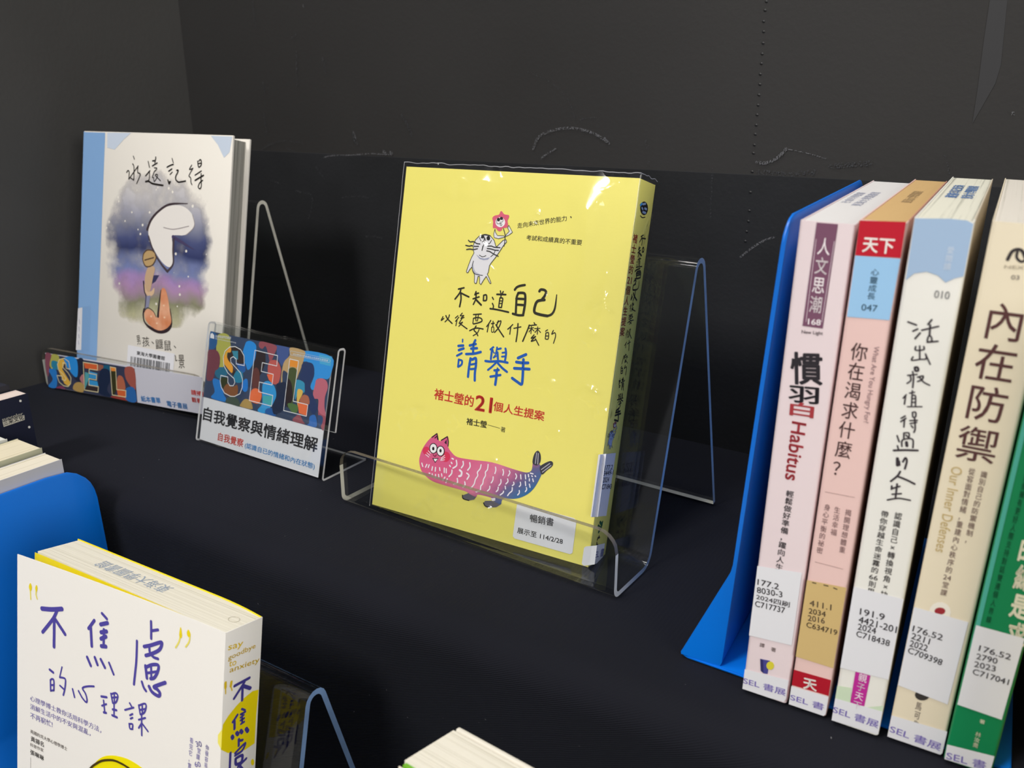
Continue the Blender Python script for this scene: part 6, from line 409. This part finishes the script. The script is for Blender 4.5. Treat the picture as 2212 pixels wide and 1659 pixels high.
def art(part, key, parent, place, lz=0.006, base=0.008, name=None):
    """build one printed part; place(u, v, lift) maps surface cm to local cm"""
    items = ART[key]; V = []; F = []; MI = []; mats = []; cnt = [0]
    def mi(c):
        mt = col(c)
        if mt not in mats: mats.append(mt)
        return mats.index(mt)
    def add(vs, fs, c, ly):
        k = len(V); m_ = mi(c); cnt[0] += 1; z = base + ly * lz - (cnt[0] % 6) * 0.0007
        for u, v in vs: V.append(tuple(x * CM for x in place(u, v, z)))
        for f in fs: F.append(tuple(k + i for i in f)); MI.append(m_)
    def add_copies(q, fs, c, ly):   # heavier lettering: shifted copies of the glyph, each a hair lower
        n = 1 + max(i for f in fs for i in f)
        for j in range(0, len(q), n): add(q[j:j + n], fs, c, ly)
    for it in items:
        t, c, ly = it[0], it[1], it[2]
        if t == 's':
            W, sm, l = it[3], it[4], it[5]
            P = [(l[i] / 10, l[i + 1] / 10) for i in range(0, len(l), 2)]
            Ws = [x / 10 for x in W] if isinstance(W, list) else [W / 10 * (1.18 if sm else 1.0)] * len(P)
            Q = [(p[0], p[1], w_) for p, w_ in zip(P, Ws)]
            if sm and len(Q) > 2: Q = catmull(Q)
            nn = 8 if Q[0][2] < 0.05 else 12
            for i, (x, y, w_) in enumerate(Q):
                r = max(w_, 0.004) / 2
                add([(x + r * math.cos(a * 2 * PI / nn), y + r * math.sin(a * 2 * PI / nn)) for a in range(nn)], [tuple(range(nn))], c, ly)
                if i:
                    X, Y, W2 = Q[i - 1]; dx, dy = x - X, y - Y; d = math.hypot(dx, dy)
                    if d < 1e-6: continue
                    nx, ny = -dy / d, dx / d; r2 = max(W2, 0.004) / 2
                    add([(X + nx * r2, Y + ny * r2), (X - nx * r2, Y - ny * r2), (x - nx * r, y - ny * r), (x + nx * r, y + ny * r)], [(0, 1, 2, 3)], c, ly)
        elif t == 'p':
            sm, l = it[3], it[4]
            P = [(l[i] / 10, l[i + 1] / 10) for i in range(0, len(l), 2)]
            if sm: P = catmull(P, True)
            tri = tessellate_polygon([[Vector((x, y, 0)) for x, y in P]])
            add(P, [tuple(x) for x in tri], c, ly)
        elif t == 't':
            s, x, y, a, wd, h, bold = it[3:]
            vs, fs = text_mesh(s, bold)
            if not vs: continue
            x0 = min(p[0] for p in vs); x1 = max(p[0] for p in vs); y0 = min(p[1] for p in vs); y1 = max(p[1] for p in vs)
            ca, sa = math.cos(a), math.sin(a)
            q = []
            for px, py in vs:
                e, g = (px - x0) / (x1 - x0) * wd / 10, (py - y0) / (y1 - y0) * h / 10
                q.append((x / 10 + e * ca - g * sa, y / 10 + e * sa + g * ca))
            add_copies(q, fs, c, ly)
        elif t == 'c':
            s, x, y, wd, h, bold = it[3:]
            vs, fs = text_mesh(s, bold)
            if not vs: continue
            ax = 0.5 if ord(s[0]) > 255 else (min(p[0] for p in vs) + max(p[0] for p in vs)) / 2
            k = 1.0 if ord(s[0]) > 255 else 1.2
            add_copies([((x + (px - ax) * wd * k) / 10, (y + (py - 0.36) * h) / 10) for px, py in vs], fs, c, ly)
    me = bpy.data.meshes.new(part)
    for m_ in mats: me.materials.append(m_)
    me.from_pydata(V, [], F); me.polygons.foreach_set('material_index', MI); me.update()
    o = bpy.data.objects.new(name or part, me); C.objects.link(o); o.parent = parent
    return o
def art_all(k, face, parent, place, **kw):
    pre = k + '.' + face + '/'
    for key in ART:
        if key.startswith(pre): art(key[len(pre):], key, parent, place, **kw)
def on_front(u, v, z): return (u, -z, v)

# ================================================================ SETTING
def struct(name, bm, mt, smooth=False):
    o = obj(name, bm, mt, None, smooth); o['kind'] = 'structure'; return o
bm = BM(); box(bm, -78.86, 60, 59.97, 62, -95, 150); wall = struct('wall_back', bm, WALL)
wall['label'] = 'black painted back wall with chalky scuffs above the display'
bm = BM(); box(bm, -80.9, -78.86, -90, 62, -95, 150); ws = struct('wall_left', bm, WALL_SIDE)
bm = BM(); box(bm, -78.8, 60, 59.89, 60.0, -18, 20.4, 0.03); low = struct('trim_1', bm, WALL_LOW)
low['label'] = 'strip of black paper covering the lower part of the back wall'
bm = BM(); box(bm, -80.9, 60, -150, 62, -97, -95); struct('floor', bm, FLOOR)
b = BK['W']
wf = lambda u, v, z: (u, 59.885 - z, v)
art('scuff_marks', 'W.front/scuff_marks', wall, wf)
tp = art('tape_strip', 'W.front/tape_strip', wall, lambda u, v, z: (u, 59.96 - z, v))
nm = None
for x, z in NAILS:
    if nm is None:
        bm = BM(); bmesh.ops.create_uvsphere(bm, u_segments=10, v_segments=6, radius=0.0011)
        o = obj('nail_head', bm, flat('2a2a2b', 0.4, 0.5, 'painted_nail'), wall, True); nm = o.data
    else:
        o = bpy.data.objects.new('nail_head', nm); C.objects.link(o); o.parent = wall
    o.scale = (1, 0.6, 0.8); o.location = (x * CM, (59.97 if z > 20.4 else 59.89) * CM, z * CM)

# ---- the cloth over the two-tier display
ZT = -18.61
def cloth():
    prof = [(59.8, 0.0)] + [(59.8 - i * 1.0, 0.0) for i in range(1, 28)]
    prof += [(y, 0.0) for y in (32.4, 31.9)]
    r = 1.9
    prof += [(31.4 - r * math.sin(a), -r + r * math.cos(a)) for a in [PI / 2 * k / 8 for k in range(9)]]
    prof += [(29.5, -1.9 - k * 0.75) for k in range(1, 21)]
    prof += [(29.5 - 0.9 * (1 - math.cos(a)), ZT + 0.9 - 0.9 * math.sin(a)) for a in [PI / 2 * k / 4 for k in range(5)]]
    prof += [(28.6 - k * 1.2, ZT) for k in range(1, 28)]
    prof += [(-4.2, ZT - 0.5), (-4.7, ZT - 2), (-4.8, ZT - 8), (-4.9, ZT - 30), (-5, -94)]
    nx = 150; x0, x1 = -78.8, 58
    V = []; F = []
    for i in range(nx + 1):
        x = x0 + (x1 - x0) * i / nx
        for j, (y, z) in enumerate(prof):
            dz = dy = 0
            if z > -0.01 and y < 59:
                dz = 0.0
            k = max(0, min(1, (-z) / 3)) * max(0, min(1, (z - ZT) / 3))
            if k > 0 and y > 20:   # soft folds on the drop
                dy = -k * (0.28 * (noise.noise(Vector((x * 0.22, z * 0.06, 1.3))) + 0.35) + 0.12 * noise.noise(Vector((x * 0.5 + z * 0.12, z * 0.1, 5))))
                dy = min(dy, 0.25)
            V.append((x * CM, (y + dy) * CM, (z + dz) * CM))
    n = len(prof)
    for i in range(nx):
        for j in range(n - 1): F.append((i * n + j, i * n + j + 1, (i + 1) * n + j + 1, (i + 1) * n + j))
    me = bpy.data.meshes.new('tablecloth'); me.from_pydata(V, [], F); me.materials.append(CLOTH); me.update()
    for p in me.polygons: p.use_smooth = True
    o = bpy.data.objects.new('tablecloth', me); C.objects.link(o)
    tag(o, 'black twill cloth draped over the stepped display table', 'tablecloth')
    md = o.modifiers.new('thickness', 'SOLIDIFY'); md.thickness = 0.0008; md.offset = -1 if False else 1
    return o
cl = cloth(); cl.modifiers.clear()
# lint on the cloth: nobody could count it
random.seed(11)
bm = BM()
for i in range(170):
    x = random.uniform(-70, 4); y = random.uniform(31.5, 56)
    if i % 3 == 0: z = random.uniform(-12, -2); y = 28.6
    else: z = 0.045
    s = random.choice([0.025, 0.03, 0.04, 0.07]) * random.uniform(0.6, 1.1); a = random.uniform(0, PI)
    if y == 28.6:
        p = [(x + s * math.cos(a + q) * f, y, z + s * math.sin(a + q) * f) for q, f in ((0, 1), (2.0, 0.4), (PI, 1), (5.1, 0.5))]
    else:
        p = [(x + s * math.cos(a + q) * f, y + s * math.sin(a + q) * f, z) for q, f in ((0, 1), (2.0, 0.4), (PI, 1), (5.1, 0.5))]
    bm.faces.new([bm.verts.new((X * CM, Y * CM, Z * CM)) for X, Y, Z in p])
tag(obj('lint', bm, flat('6e6e72', 0.9, 0.1, 'pale_lint')), 'pale lint specks scattered over the black cloth', 'lint', kind='stuff')

# ================================================================ ACRYLIC STANDS
def stand(loc, yaw, width, label, edge, h=18.6, group='clear acrylic book stands'):
    """one bent sheet: front lip, ledge, leaning back plate, rear prop"""
    t = thing('book_stand', yawframe(loc, yaw), label, 'book stand', group)
    th = 0.30
    def line(dl):
        return fillet([(0.15, 3.9 - dl), (0.15, 0.16), (4.15, 0.16), (8.62, h), (13.7, 0.2)], [0, 0.42, 1.0, 0.55, 0])
    st = []
    rr = 1.2
    xs = [0, 0.1, 0.25, 0.5, 0.8, rr, 3] + [width * k / 6 for k in (2, 3, 4)] + [width - 3, width - rr, width - 0.8, width - 0.5, width - 0.25, width - 0.1, width]
    rings = []
    for x in xs:
        d = min(x, width - x); dl = 0 if d >= rr else rr - math.sqrt(max(0, rr * rr - (rr - d) ** 2))
        lp = offset_loop(line(dl), th); rings.append([(x, p[0], p[1]) for p in lp])
    n = len(rings[0]); fm = [0] * n; fm[n // 2 - 1] = 1; fm[n - 1] = 2  # lip top coloured darker to imitate the dark cloth refracted through it
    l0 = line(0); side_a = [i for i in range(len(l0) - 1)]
    for i in range(n - 1):   # facets outside the front bottom bend, paler to paint in its highlight
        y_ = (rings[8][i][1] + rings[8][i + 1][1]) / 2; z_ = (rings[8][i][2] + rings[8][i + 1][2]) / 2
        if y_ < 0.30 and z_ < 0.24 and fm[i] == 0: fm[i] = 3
    bm = BM(); loft(bm, rings, facemi=fm, capmi=1)
    bmesh.ops.triangulate(bm, faces=[f for f in bm.faces if len(f.verts) > 4])
    obj('bent_sheet', bm, [ACR, edge, ACR_T, ACR_HL], t, True)
    return t
stand((-37.6, 37.0, 0.02), -0.030, 20.3, 'clear acrylic stand holding the yellow paperback in the middle', ACR_E)
sb = BK['S']
stand((-76.9 - 0.02, 39.47 + 0.02, 0.02), 0.12, 19.8, 'clear acrylic stand behind the painted paper strip, holding the watercolour hardcover', ACR_E)
stand((-46.85, 14.7, ZT + 0.03), 0.02, 20.2, 'clear acrylic stand behind the white paperback at lower left', ACR_B)
stand((-19.5, 13.9, ZT + 0.03), -0.066, 19, 'clear acrylic stand under the book whose page tops peek in at bottom', ACR_B)

# paper strip on the lip of the left stand
st_ = thing('paper_strip', frame(sb['o'], sb['R'], sb['N'], sb['U']), 'long printed paper strip with painted heads on the lip of the left stand', 'sign')
bm = BM(); q = [(0.66, 3.42), (19.7, 3.86), (19.6, 0.62), (0.3, 0.18)]
loft(bm, [[(u, -0.045, v) for u, v in q], [(u, -0.005, v) for u, v in q]])
obj('paper', bm, flat('d4d4e2', 0.5, 0.3, 'white_printed_paper'), st_)
art_all('S', 'front', st_, on_front, base=0.05)

# ================================================================ TABLE SIGN
cb = BK['C']
sg = thing('table_sign', frame(cb['o'], cb['R'], cb['N'], cb['U']), 'small clear acrylic sign with painted heads and black lettering, between the two books', 'sign')
Uv, Nv = Vector(cb['U']), Vector(cb['N']); tl = cb['t']
def sgl(y, z):   # world depth/height offsets to the tilted local axes
    return (y * math.cos(tl) - z * math.sin(tl), y * math.sin(tl) + z * math.cos(tl))
foot = sgl(4.3, -0.25); kn = sgl(-0.12, -0.25)
ln = fillet([foot, (kn[0] - 0.02, kn[1]), (-0.12, 8.95), (0.50, 9.05), (0.62, 3.1)], [0, 0.16, 0.22, 0.22, 0])
lp = offset_loop(ln, 0.15)
bm = BM(); n = len(lp); fm = [0] * n; fm[n // 2 - 1] = 1; fm[n - 1] = 1
loft(bm, [[(x, p[0], p[1]) for p in lp] for x in (-0.05, 3, 7, 10, 13.55)], facemi=fm, capmi=1)
bmesh.ops.triangulate(bm, faces=[f for f in bm.faces if len(f.verts) > 4])
obj('bent_sheet', bm, [ACR, ACR_W], sg, True)
ins = obj('paper_backing', (lambda b_: (box(b_, 0.15, 12.95, 0.07, 0.10, 0.0, 8.2), b_)[1])(BM()), flat('d8d8e0', 0.5, 0.3, 'white_card'), sg)
for key in ('printed_insert', 'poster_artwork', 'sign_lettering'):
    art(key, 'C.front/' + key, sg, lambda u, v, z: (u, 0.06 - z, v), lz=0.004, base=0.04)

# ================================================================ BOOKS
def slab(name, x0, x1, y0, y1, z0, z1, mt, parent, bev=0.0, label=None):
    bm = BM(); box(bm, x0, x1, y0, y1, z0, z1, bev); o = obj(name, bm, mt, parent, bev > 0)
    if label: o['label'] = label
    return o
PG_Y = lambda: pages('page_edges_cream', 1, 'c9c3b2', 'e6e1d4', 900)
# ---- yellow paperback in a clear jacket
a = BK['A']; YEL = flat('f0e678', 0.4, 0.4, 'yellow_cover', (500, 0.1)); W_, H_, T_ = a['w'], a['h'], a['th']
A = thing('paperback_book', frame(a['o'], a['R'], a['N'], a['U']), 'bright yellow paperback with pink and white cat drawings, in a clear jacket', 'book')
slab('front_cover', 0, W_, 0, 0.05, 0, H_, YEL, A); slab('back_cover', 0, W_, T_ - 0.05, T_, 0, H_, YEL, A); slab('spine', W_ - 0.06, W_, 0.0, T_, 0, H_, YEL, A, 0.02)
slab('page_block', 0.1, W_ - 0.06, 0.06, T_ - 0.06, 0.05, H_ - 0.05, PG_Y(), A)
art_all('A', 'front', A, on_front)
for key in [k for k in ART if k.startswith('A.spine/')]:
    nm_ = key.split('/')[1]; art(nm_, key, A, lambda u, v, z: (W_ + z, u, v))
def jacket():
    g = 0.07; V = []; F = []
    nf = 84
    path = [(-0.15 + (W_ + 0.15 + g) * k / nf, -g) for k in range(nf + 1)] + [(W_ + g, -g + (T_ + 2 * g) * k / 12) for k in range(1, 13)] + [(W_ + g - (W_ + 0.15 + g) * k / 30, T_ + g) for k in range(1, 31)]
    z0, z1 = -0.12, H_ + 0.28
    zs = [z0 + (z1 - 3 - z0) * k / 50 for k in range(50)] + [z1 - 3 + 3 * k / 32 for k in range(33)]
    def bulge(x, s_):   # the loose film flares out below its top edge
        a_ = 0.30 * math.exp(-((x - 4.4) / 2.4) ** 2) + 0.55 * math.exp(-((x - 12.9) / 0.9) ** 2) + 0.03
        sm = 1.05 + 0.3 * noise.noise(Vector((x * 1.3, 0, 4))) + 1.3 * math.exp(-((x - 12.9) / 0.8) ** 2)
        t_ = s_ / sm
        return a_ * (t_ if t_ < 1 else math.exp(-(t_ - 1) * 1.6))
    for i, (x, y) in enumerate(path):
        for z in zs:
            s_ = z1 - z
            wv = 0.03 * abs(noise.noise(Vector((x * 0.5, z * 0.35, y)))) + 0.03 * max(0, noise.noise(Vector((x * 1.6, z * 0.22, 9)))) * max(0, 1 - (W_ - x) / 6)
            e = 0.10 * noise.noise(Vector((x * 1.7, 3, y * 2.2))) * max(0, 1 - s_ / 0.3)
            if i <= nf: p = (x, y - wv - bulge(x, s_), z + e)
            elif i <= nf + 12: p = (x + wv + 0.06 * abs(noise.noise(Vector((y * 2, z * 2, 5)))) * max(0, 1 - s_ / 0.6), y, z + e)
            else: p = (x, y + wv, z + e)
            V.append(tuple(c * CM for c in p))
    n = len(zs)
    for i in range(len(path) - 1):
        for j in range(n - 1): F.append((i * n + j, (i + 1) * n + j, (i + 1) * n + j + 1, i * n + j + 1))
    me = bpy.data.meshes.new('plastic_jacket'); me.from_pydata(V, [], F); me.materials.append(FILM); me.update()
    for p in me.polygons: p.use_smooth = True
    o = bpy.data.objects.new('plastic_jacket', me); C.objects.link(o); o.parent = A; o['label'] = 'clear glossy protective film jacket'
    # the welded rim of the film, seen as a thin pale line
    bm = BM(); nz_ = len(zs)
    def run(ids, w_, ax):
        for a_, b_ in zip(ids, ids[1:]):
            p, q = Vector(V[a_]), Vector(V[b_]); d = Vector((0, 0, w_ * CM)) if ax else Vector((w_ * CM, 0, 0)); e = Vector((0, -0.0001, 0))
            bm.faces.new([bm.verts.new(v) for v in (p + e, q + e, q + d + e, p + d + e)])
    run([i * nz_ + nz_ - 1 for i in range(nf + 13)], -0.045, True); run([j for j in range(nz_)], 0.04, False)
    ro = obj('jacket_rim', bm, RIM, o)
jacket()

# ---- watercolour hardcover
a = BK['B']; CRM = flat('ebe6de', 0.45, 0.35, 'cream_cover_board', (400, 0.08)); W_, H_, T_ = a['w'], a['h'], a['th']
B_ = thing('hardcover_book', frame(a['o'], a['R'], a['N'], a['U']), 'cream hardcover with light blue spine strip and watercolour painting, at left', 'book')
slab('front_cover', 0, W_, 0, 0.22, 0, H_, CRM, B_, 0.05); slab('back_cover', 0, W_ + 0.05, T_ - 0.02, T_ + 0.2, 0, H_, CRM, B_, 0.05)
slab('spine', -0.1, 0.16, 0, T_ + 0.2, 0, H_, flat('86aede', 0.4, 0.4, 'light_blue_print'), B_, 0.08)
slab('page_block', 0.1, W_ - 0.35, 0.22, T_ - 0.02, 0.25, H_ - 0.25, pages('page_edges_grey', 1, '4a4844', 'a5a39c', 700, 0.52), B_)
art_all('B', 'front', B_, on_front)

# ---- white paperback, lower left, its front cover curling open
a = BK['E']; W_, H_, T_ = a['w'], a['h'], a['th']; WHT = flat('f3efe9', 0.5, 0.35, 'white_cover', (350, 0.1)); YLW = flat('f0dc20', 0.5, 0.3, 'yellow_inside')
E_ = thing('paperback_book', frame(a['o'], a['R'], a['N'], a['U']), 'white paperback with purple brushed lettering and yellow circle, at lower left', 'book')
def curled(name, mt, f, y, th, x0, x1, z0, z1):
    bm = BM(); nn = 28; rings = []
    for k in range(nn + 1):
        x = x0 + (x1 - x0) * k / nn; d = f(x) + y
        rings.append([(x, d, z0), (x, d + th, z0), (x, d + th, z1), (x, d, z1)])
    loft(bm, rings); return obj(name, bm, mt, E_, True)
curled('front_cover', WHT, curl, 0.0, 0.04, 0.0, W_, 0, H_)
curled('flyleaf', YLW, lambda x: -0.16 * max(0, 1 - x / 14.8) ** 1.3, 0.05, 0.02, 0.25, W_ - 0.4, 0.1, H_ - 0.05)['label'] = 'bright yellow flyleaf'
bk_ = lambda x: 2.5 + 0.0 * x if x < 11.5 else 2.5 - 0.27 * ((x - 11.5) / 3.3) ** 2
prf = [(0.2, 0.09)] + [(x, 0.08) for x in (5, 10, 14.7)] + [(14.76, 0.4), (14.76, T_ - 0.3), (14.72, bk_(14.7) - 0.06)] + [(x, bk_(x) - 0.06) for x in (14.2, 13.6, 13, 12.3, 11.5, 6, 0.2)]
bm = BM(); prism(bm, prf, 0.05, H_ - 0.05); obj('page_block', bm, PG_Y(), E_)
bm = BM(); rings = []
for x in (0.1, 6, 11.5, 12.3, 13, 13.6, 14.2, 14.76): rings.append([(x, bk_(x) - 0.05, 0), (x, bk_(x), 0), (x, bk_(x), H_), (x, bk_(x) - 0.05, H_)])
loft(bm, rings); obj('back_cover', bm, [YLW], E_, True)
slab('spine', W_ - 0.04, W_ + 0.01, 0, T_ + 0.02, 0, H_, WHT, E_, 0.02)
art_all('E', 'front', E_, lambda u, v, z: (u, curl(u) - z, v), base=0.012)
art_all('E', 'spine', E_, lambda u, v, z: (W_ + 0.01 + z, u, v))
art_all('E', 'top', E_, lambda u, v, z: (u, v, H_ - 0.05 + z))

# ---- thick book at the bottom edge
a = BK['H']; T_ = a['th']
Hb = thing('paperback_book', frame(a['o'], a['R'], a['N'], a['U']), 'thick book at the bottom edge, only its cream page tops and green flap showing', 'book')
slab('front_cover', 0, 14.8, -0.42, -0.37, 0, 20.9, flat('e6dccc', 0.5, 0.3, 'cream_cover'), Hb); slab('flap', 0.1, 13, -0.30, -0.12, 0.1, 20.95, flat('6fae30', 0.5, 0.3, 'green_flap'), Hb, label='bright green inner flap')
slab('page_block', 0, 14.7, -0.10, T_ - 0.36, 0, 21, PG_Y(), Hb); slab('back_cover', 0, 14.8, T_ - 0.22, T_, 0, 21.0, flat('e4dfd4', 0.5, 0.3, 'cream_back_board'), Hb, 0.05)
slab('endpaper', 0, 14.6, T_ - 0.36, T_ - 0.22, 0, 20.9, flat('b8b2a0', 0.6, 0.2, 'grey_endpaper'), Hb)
slab('spine', 14.7, 14.8, -0.42, T_, 0, 20.9, flat('e6dccc', 0.5, 0.3, 'cream_cover'), Hb)

# ---- the row at the right: spines to the front
G_R = 'upright books beside the right blue bookend'
row = [('R0', 'e9d8dc', 'c98866', 'dcdada', 'pale pink paperback spine with a plum title band, nearest the blue bookend'),  # orange side colour paints in the pink reflection on this cover
       ('R1', 'ecc9c4', 'd09a8a', 'cdab78', 'pink paperback spine with red top block and tan page tops'),
       ('R2', 'eeece6', 'd6cbb8', 'dcdacb', 'white paperback spine with light blue scalloped top and brush lettering'),
       ('R3', 'ebdfc6', 'cfc6a8', 'd8d2c8', 'cream paperback spine with four large brown characters'),
       ('R4', '128552', 'e6dc9c', 'dedacc', 'green paperback spine with white lettering, right of the cream one')]
STAMPS = {'R0': [['t', 'a8adc4', 0, '東海大學圖書館', 12, 62, 1.5708, 62, 4.5, 0], ['t', 'a8adc4', 0, '社會科學圖書', 6, 70, 1.5708, 48, 4, 0]],
          'R1': [['t', '9c8464', 0, '東海大學圖書館', 10, 70, 1.5708, 52, 4.5, 0]],
          'R2': [['t', '5f86be', 0, '東海大學圖書館', 14.5, 80, 1.5708, 60, 5, 2], ['t', '5f86be', 0, '藏書印記東海', 8.5, 80, 1.5708, 60, 5, 2]]}
for k, cs, cside, cpg, lab in row:
    a = BK[k]; w_, h_ = a['w'], a['h']; D = 18.3
    t = thing('paperback_book', frame(a['o'], a['R'], a['N'], a['U']), lab, 'book', G_R)
    ms = flat(cs, 0.45, 0.35, 'spine_' + k, (400, 0.08)) if True else None
    bm = BM(); r = 0.14   # spine with softly rounded long edges, wrapping onto the sides
    sec = [(0, 0.9), (0, r)] + [(r - r * math.cos(q), r - r * math.sin(q)) for q in (0.4, 0.8, 1.2)] + [(r, 0), (w_ - r, 0)] + [(w_ - r + r * math.sin(q), r - r * math.cos(q)) for q in (0.4, 0.8, 1.2)] + [(w_, r), (w_, 0.9), (w_ - 0.05, 0.9), (w_ - 0.05, 0.2), (0.05, 0.2), (0.05, 0.9)]
    prism(bm, sec, 0, h_); obj('spine', bm, ms, t, True)
    slab('front_cover', 0, 0.045, 0.9, D, 0, h_, flat(cs, 0.5, 0.3), t)
    slab('back_cover', w_ - 0.045, w_, 0.9, D, 0, h_, flat(cside, 0.5, 0.3), t)
    slab('page_block', 0.05, w_ - 0.05, 0.15, D - 0.1, 0.05, h_ - 0.04, pages('page_edges_' + k, 0, ('8e8e82' if k == 'R2' else 'b8b4a8' if k == 'R3' else cpg), cpg, 700, 0.46), t)
    art_all(k, 'front', t, on_front, base=0.012)
    if k in STAMPS:   # library stamp on the page tops
        ART['st' + k] = STAMPS[k]
        art('library_stamp', 'st' + k, t, lambda u, v, z: (u, v, h_ - 0.035 + z))
# yellow book cut by the right edge
t = thing('paperback_book', yawframe((2.2, 30.6, 0.22), 0.06), 'yellow book spine, mostly cut off by the right edge', 'book')
slab('spine', 0, 2.0, 0, 0.06, 0, 19, flat('e4d478', 0.5, 0.3, 'pale_yellow_cover'), t); slab('front_cover', 0, 0.05, 0, 14.5, 0, 19, flat('e4d478', 0.5, 0.3), t); slab('back_cover', 1.95, 2, 0, 14.5, 0, 19, flat('e4d478', 0.5, 0.3), t)
slab('page_block', 0.05, 1.95, 0.06, 14.4, 0.05, 18.95, pages('page_edges_F', 0, 'd8d0bc', 'e8e2d4', 700), t)

# ================================================================ BOOKENDS
BLUE = flat('0074e2', 0.38, 0.5, 'blue_enamel', (150, 0.05))
def bookend(mat, label, base_w, side, topz=21.1, depth=18.3, front_round=1.0, back_round=1.0):
    """upright plate that flares into a hollow foot, on a flat base plate; side=-1 mirrors it"""
    t = thing('bookend', mat, label, 'bookend')
    s = side
    rings = []
    stn = [0, 0.08, 0.25, 0.5, 1.0, 1.6, 3, 6, 9, depth - 3, depth - 1.6, depth - 1.0, depth - 0.5, depth - 0.25, depth - 0.08, depth]
    for v in stn:
        zt = topz
        if v < front_round: zt = topz - (front_round - math.sqrt(max(0, front_round ** 2 - (front_round - v) ** 2)))
        if depth - v < back_round: zt = topz - (back_round - math.sqrt(max(0, back_round ** 2 - (back_round - (depth - v)) ** 2)))
        f = zt / 21.1
        xl = 2.05 + (2.84 - 2.05) * (zt - 5.3) / 15.8; xr = 1.95 + (3.02 - 1.95) * zt / 21.1
        sec = [(0.02, 0.16), (0.0, 0.3), (0.10, 0.5), (2.0, 5.15), (2.08, 5.6), (xl, zt - 0.12), (xl + 0.05, zt), (xr - 0.05, zt), (xr, zt - 0.12), (2.30, 6.5), (1.98, 0.35), (1.9, 0.16)]
        rings.append([(s * x, v, z) for x, z in sec])
    bm = BM(); loft(bm, rings); obj('upright', bm, BLUE, t, True)
    bm = BM(); pl = [(0.35, 0), (base_w - 0.1, -0.75 if side > 0 else 0), (base_w, -0.6 if side > 0 else 0.1), (base_w, depth), (0, depth), (0, 0.35), (0.1, 0.1)]
    prism(bm, [(s * x, y) for x, y in pl], 0.0, 0.15); bmesh.ops.bevel(bm, geom=[e for e in bm.edges if abs(e.verts[0].co.z - e.verts[1].co.z) < 1e-6], offset=0.0005, segments=2, affect='EDGES')
    obj('base_plate', bm, BLUE, t, True)
    return t
bookend(yawframe((-12.42, 33.78, 0.05), 0.0618), 'blue enamel bookend with flared foot, holding the row of books at right', 13.9, 1)
bookend(yawframe((-52.27 + 2.95, 12.3, ZT + 0.05), 0.0), 'blue enamel bookend at the left edge, behind the white paperback', 12, -1, 21.05, 16.4, 1.0, 2.4)

# ================================================================ ROW AT THE LEFT EDGE
def side_book(x0, x1, y0, y1, h, ccov, c1, c2, lab, jk=None, last=None):
    t = thing('paperback_book', yawframe((x0, y0, ZT + 0.22), 0), lab, 'book', 'upright books at the left edge')
    w_, D = x1 - x0, y1 - y0; cm = flat(ccov, 0.5, 0.3)
    slab('spine', 0, w_, 0, 0.06, 0, h, cm, t); slab('front_cover', 0, 0.05, 0, D, 0, h, cm, t); slab('back_cover', w_ - 0.05, w_, 0, D, 0, h, flat(last or ccov, 0.45, 0.4), t)
    slab('page_block', 0.05, w_ - 0.05, 0.06, D - 0.05, 0.05, h - 0.03, pages('page_edges_' + c2, 0, c1, c2, 500, 0.45), t)
    return t
side_book(-54.4, -52.45, 12.0, 27.02, 21.65, 'c8c8d0', 'b0a88c', 'e8e0ce', 'book with pale grey cover touching the left blue bookend')
side_book(-57.6, -54.65, 12.2, 27.0, 21.95, 'b4b49c', 'c0b494', 'e6dcc2', 'book with a greenish cover beside the pale grey one')
side_book(-59.9, -57.75, 12.2, 26.4, 22.1, 'd8d8d4', 'c8c8c0', 'e4e4dc', 'white-edged book squeezed between the navy and greenish books')
nv = side_book(-61.5, -59.98, 14.5, 29.36, 24.05, '191d33', 'c8a898', 'e8d8d0', 'navy book with white dots and a small pale logo', last='191d33')
ga = BK['G']
def on_navy(u, v, z): return (1.52 + z, u, v)
art('cover_logo', 'G.front/cover_logo', nv, on_navy)
side_book(-63.4, -61.6, 14.5, 29.0, 24.5, '20222c', '8a8088', '2c2e38', 'dark book in glossy film at the far left edge')
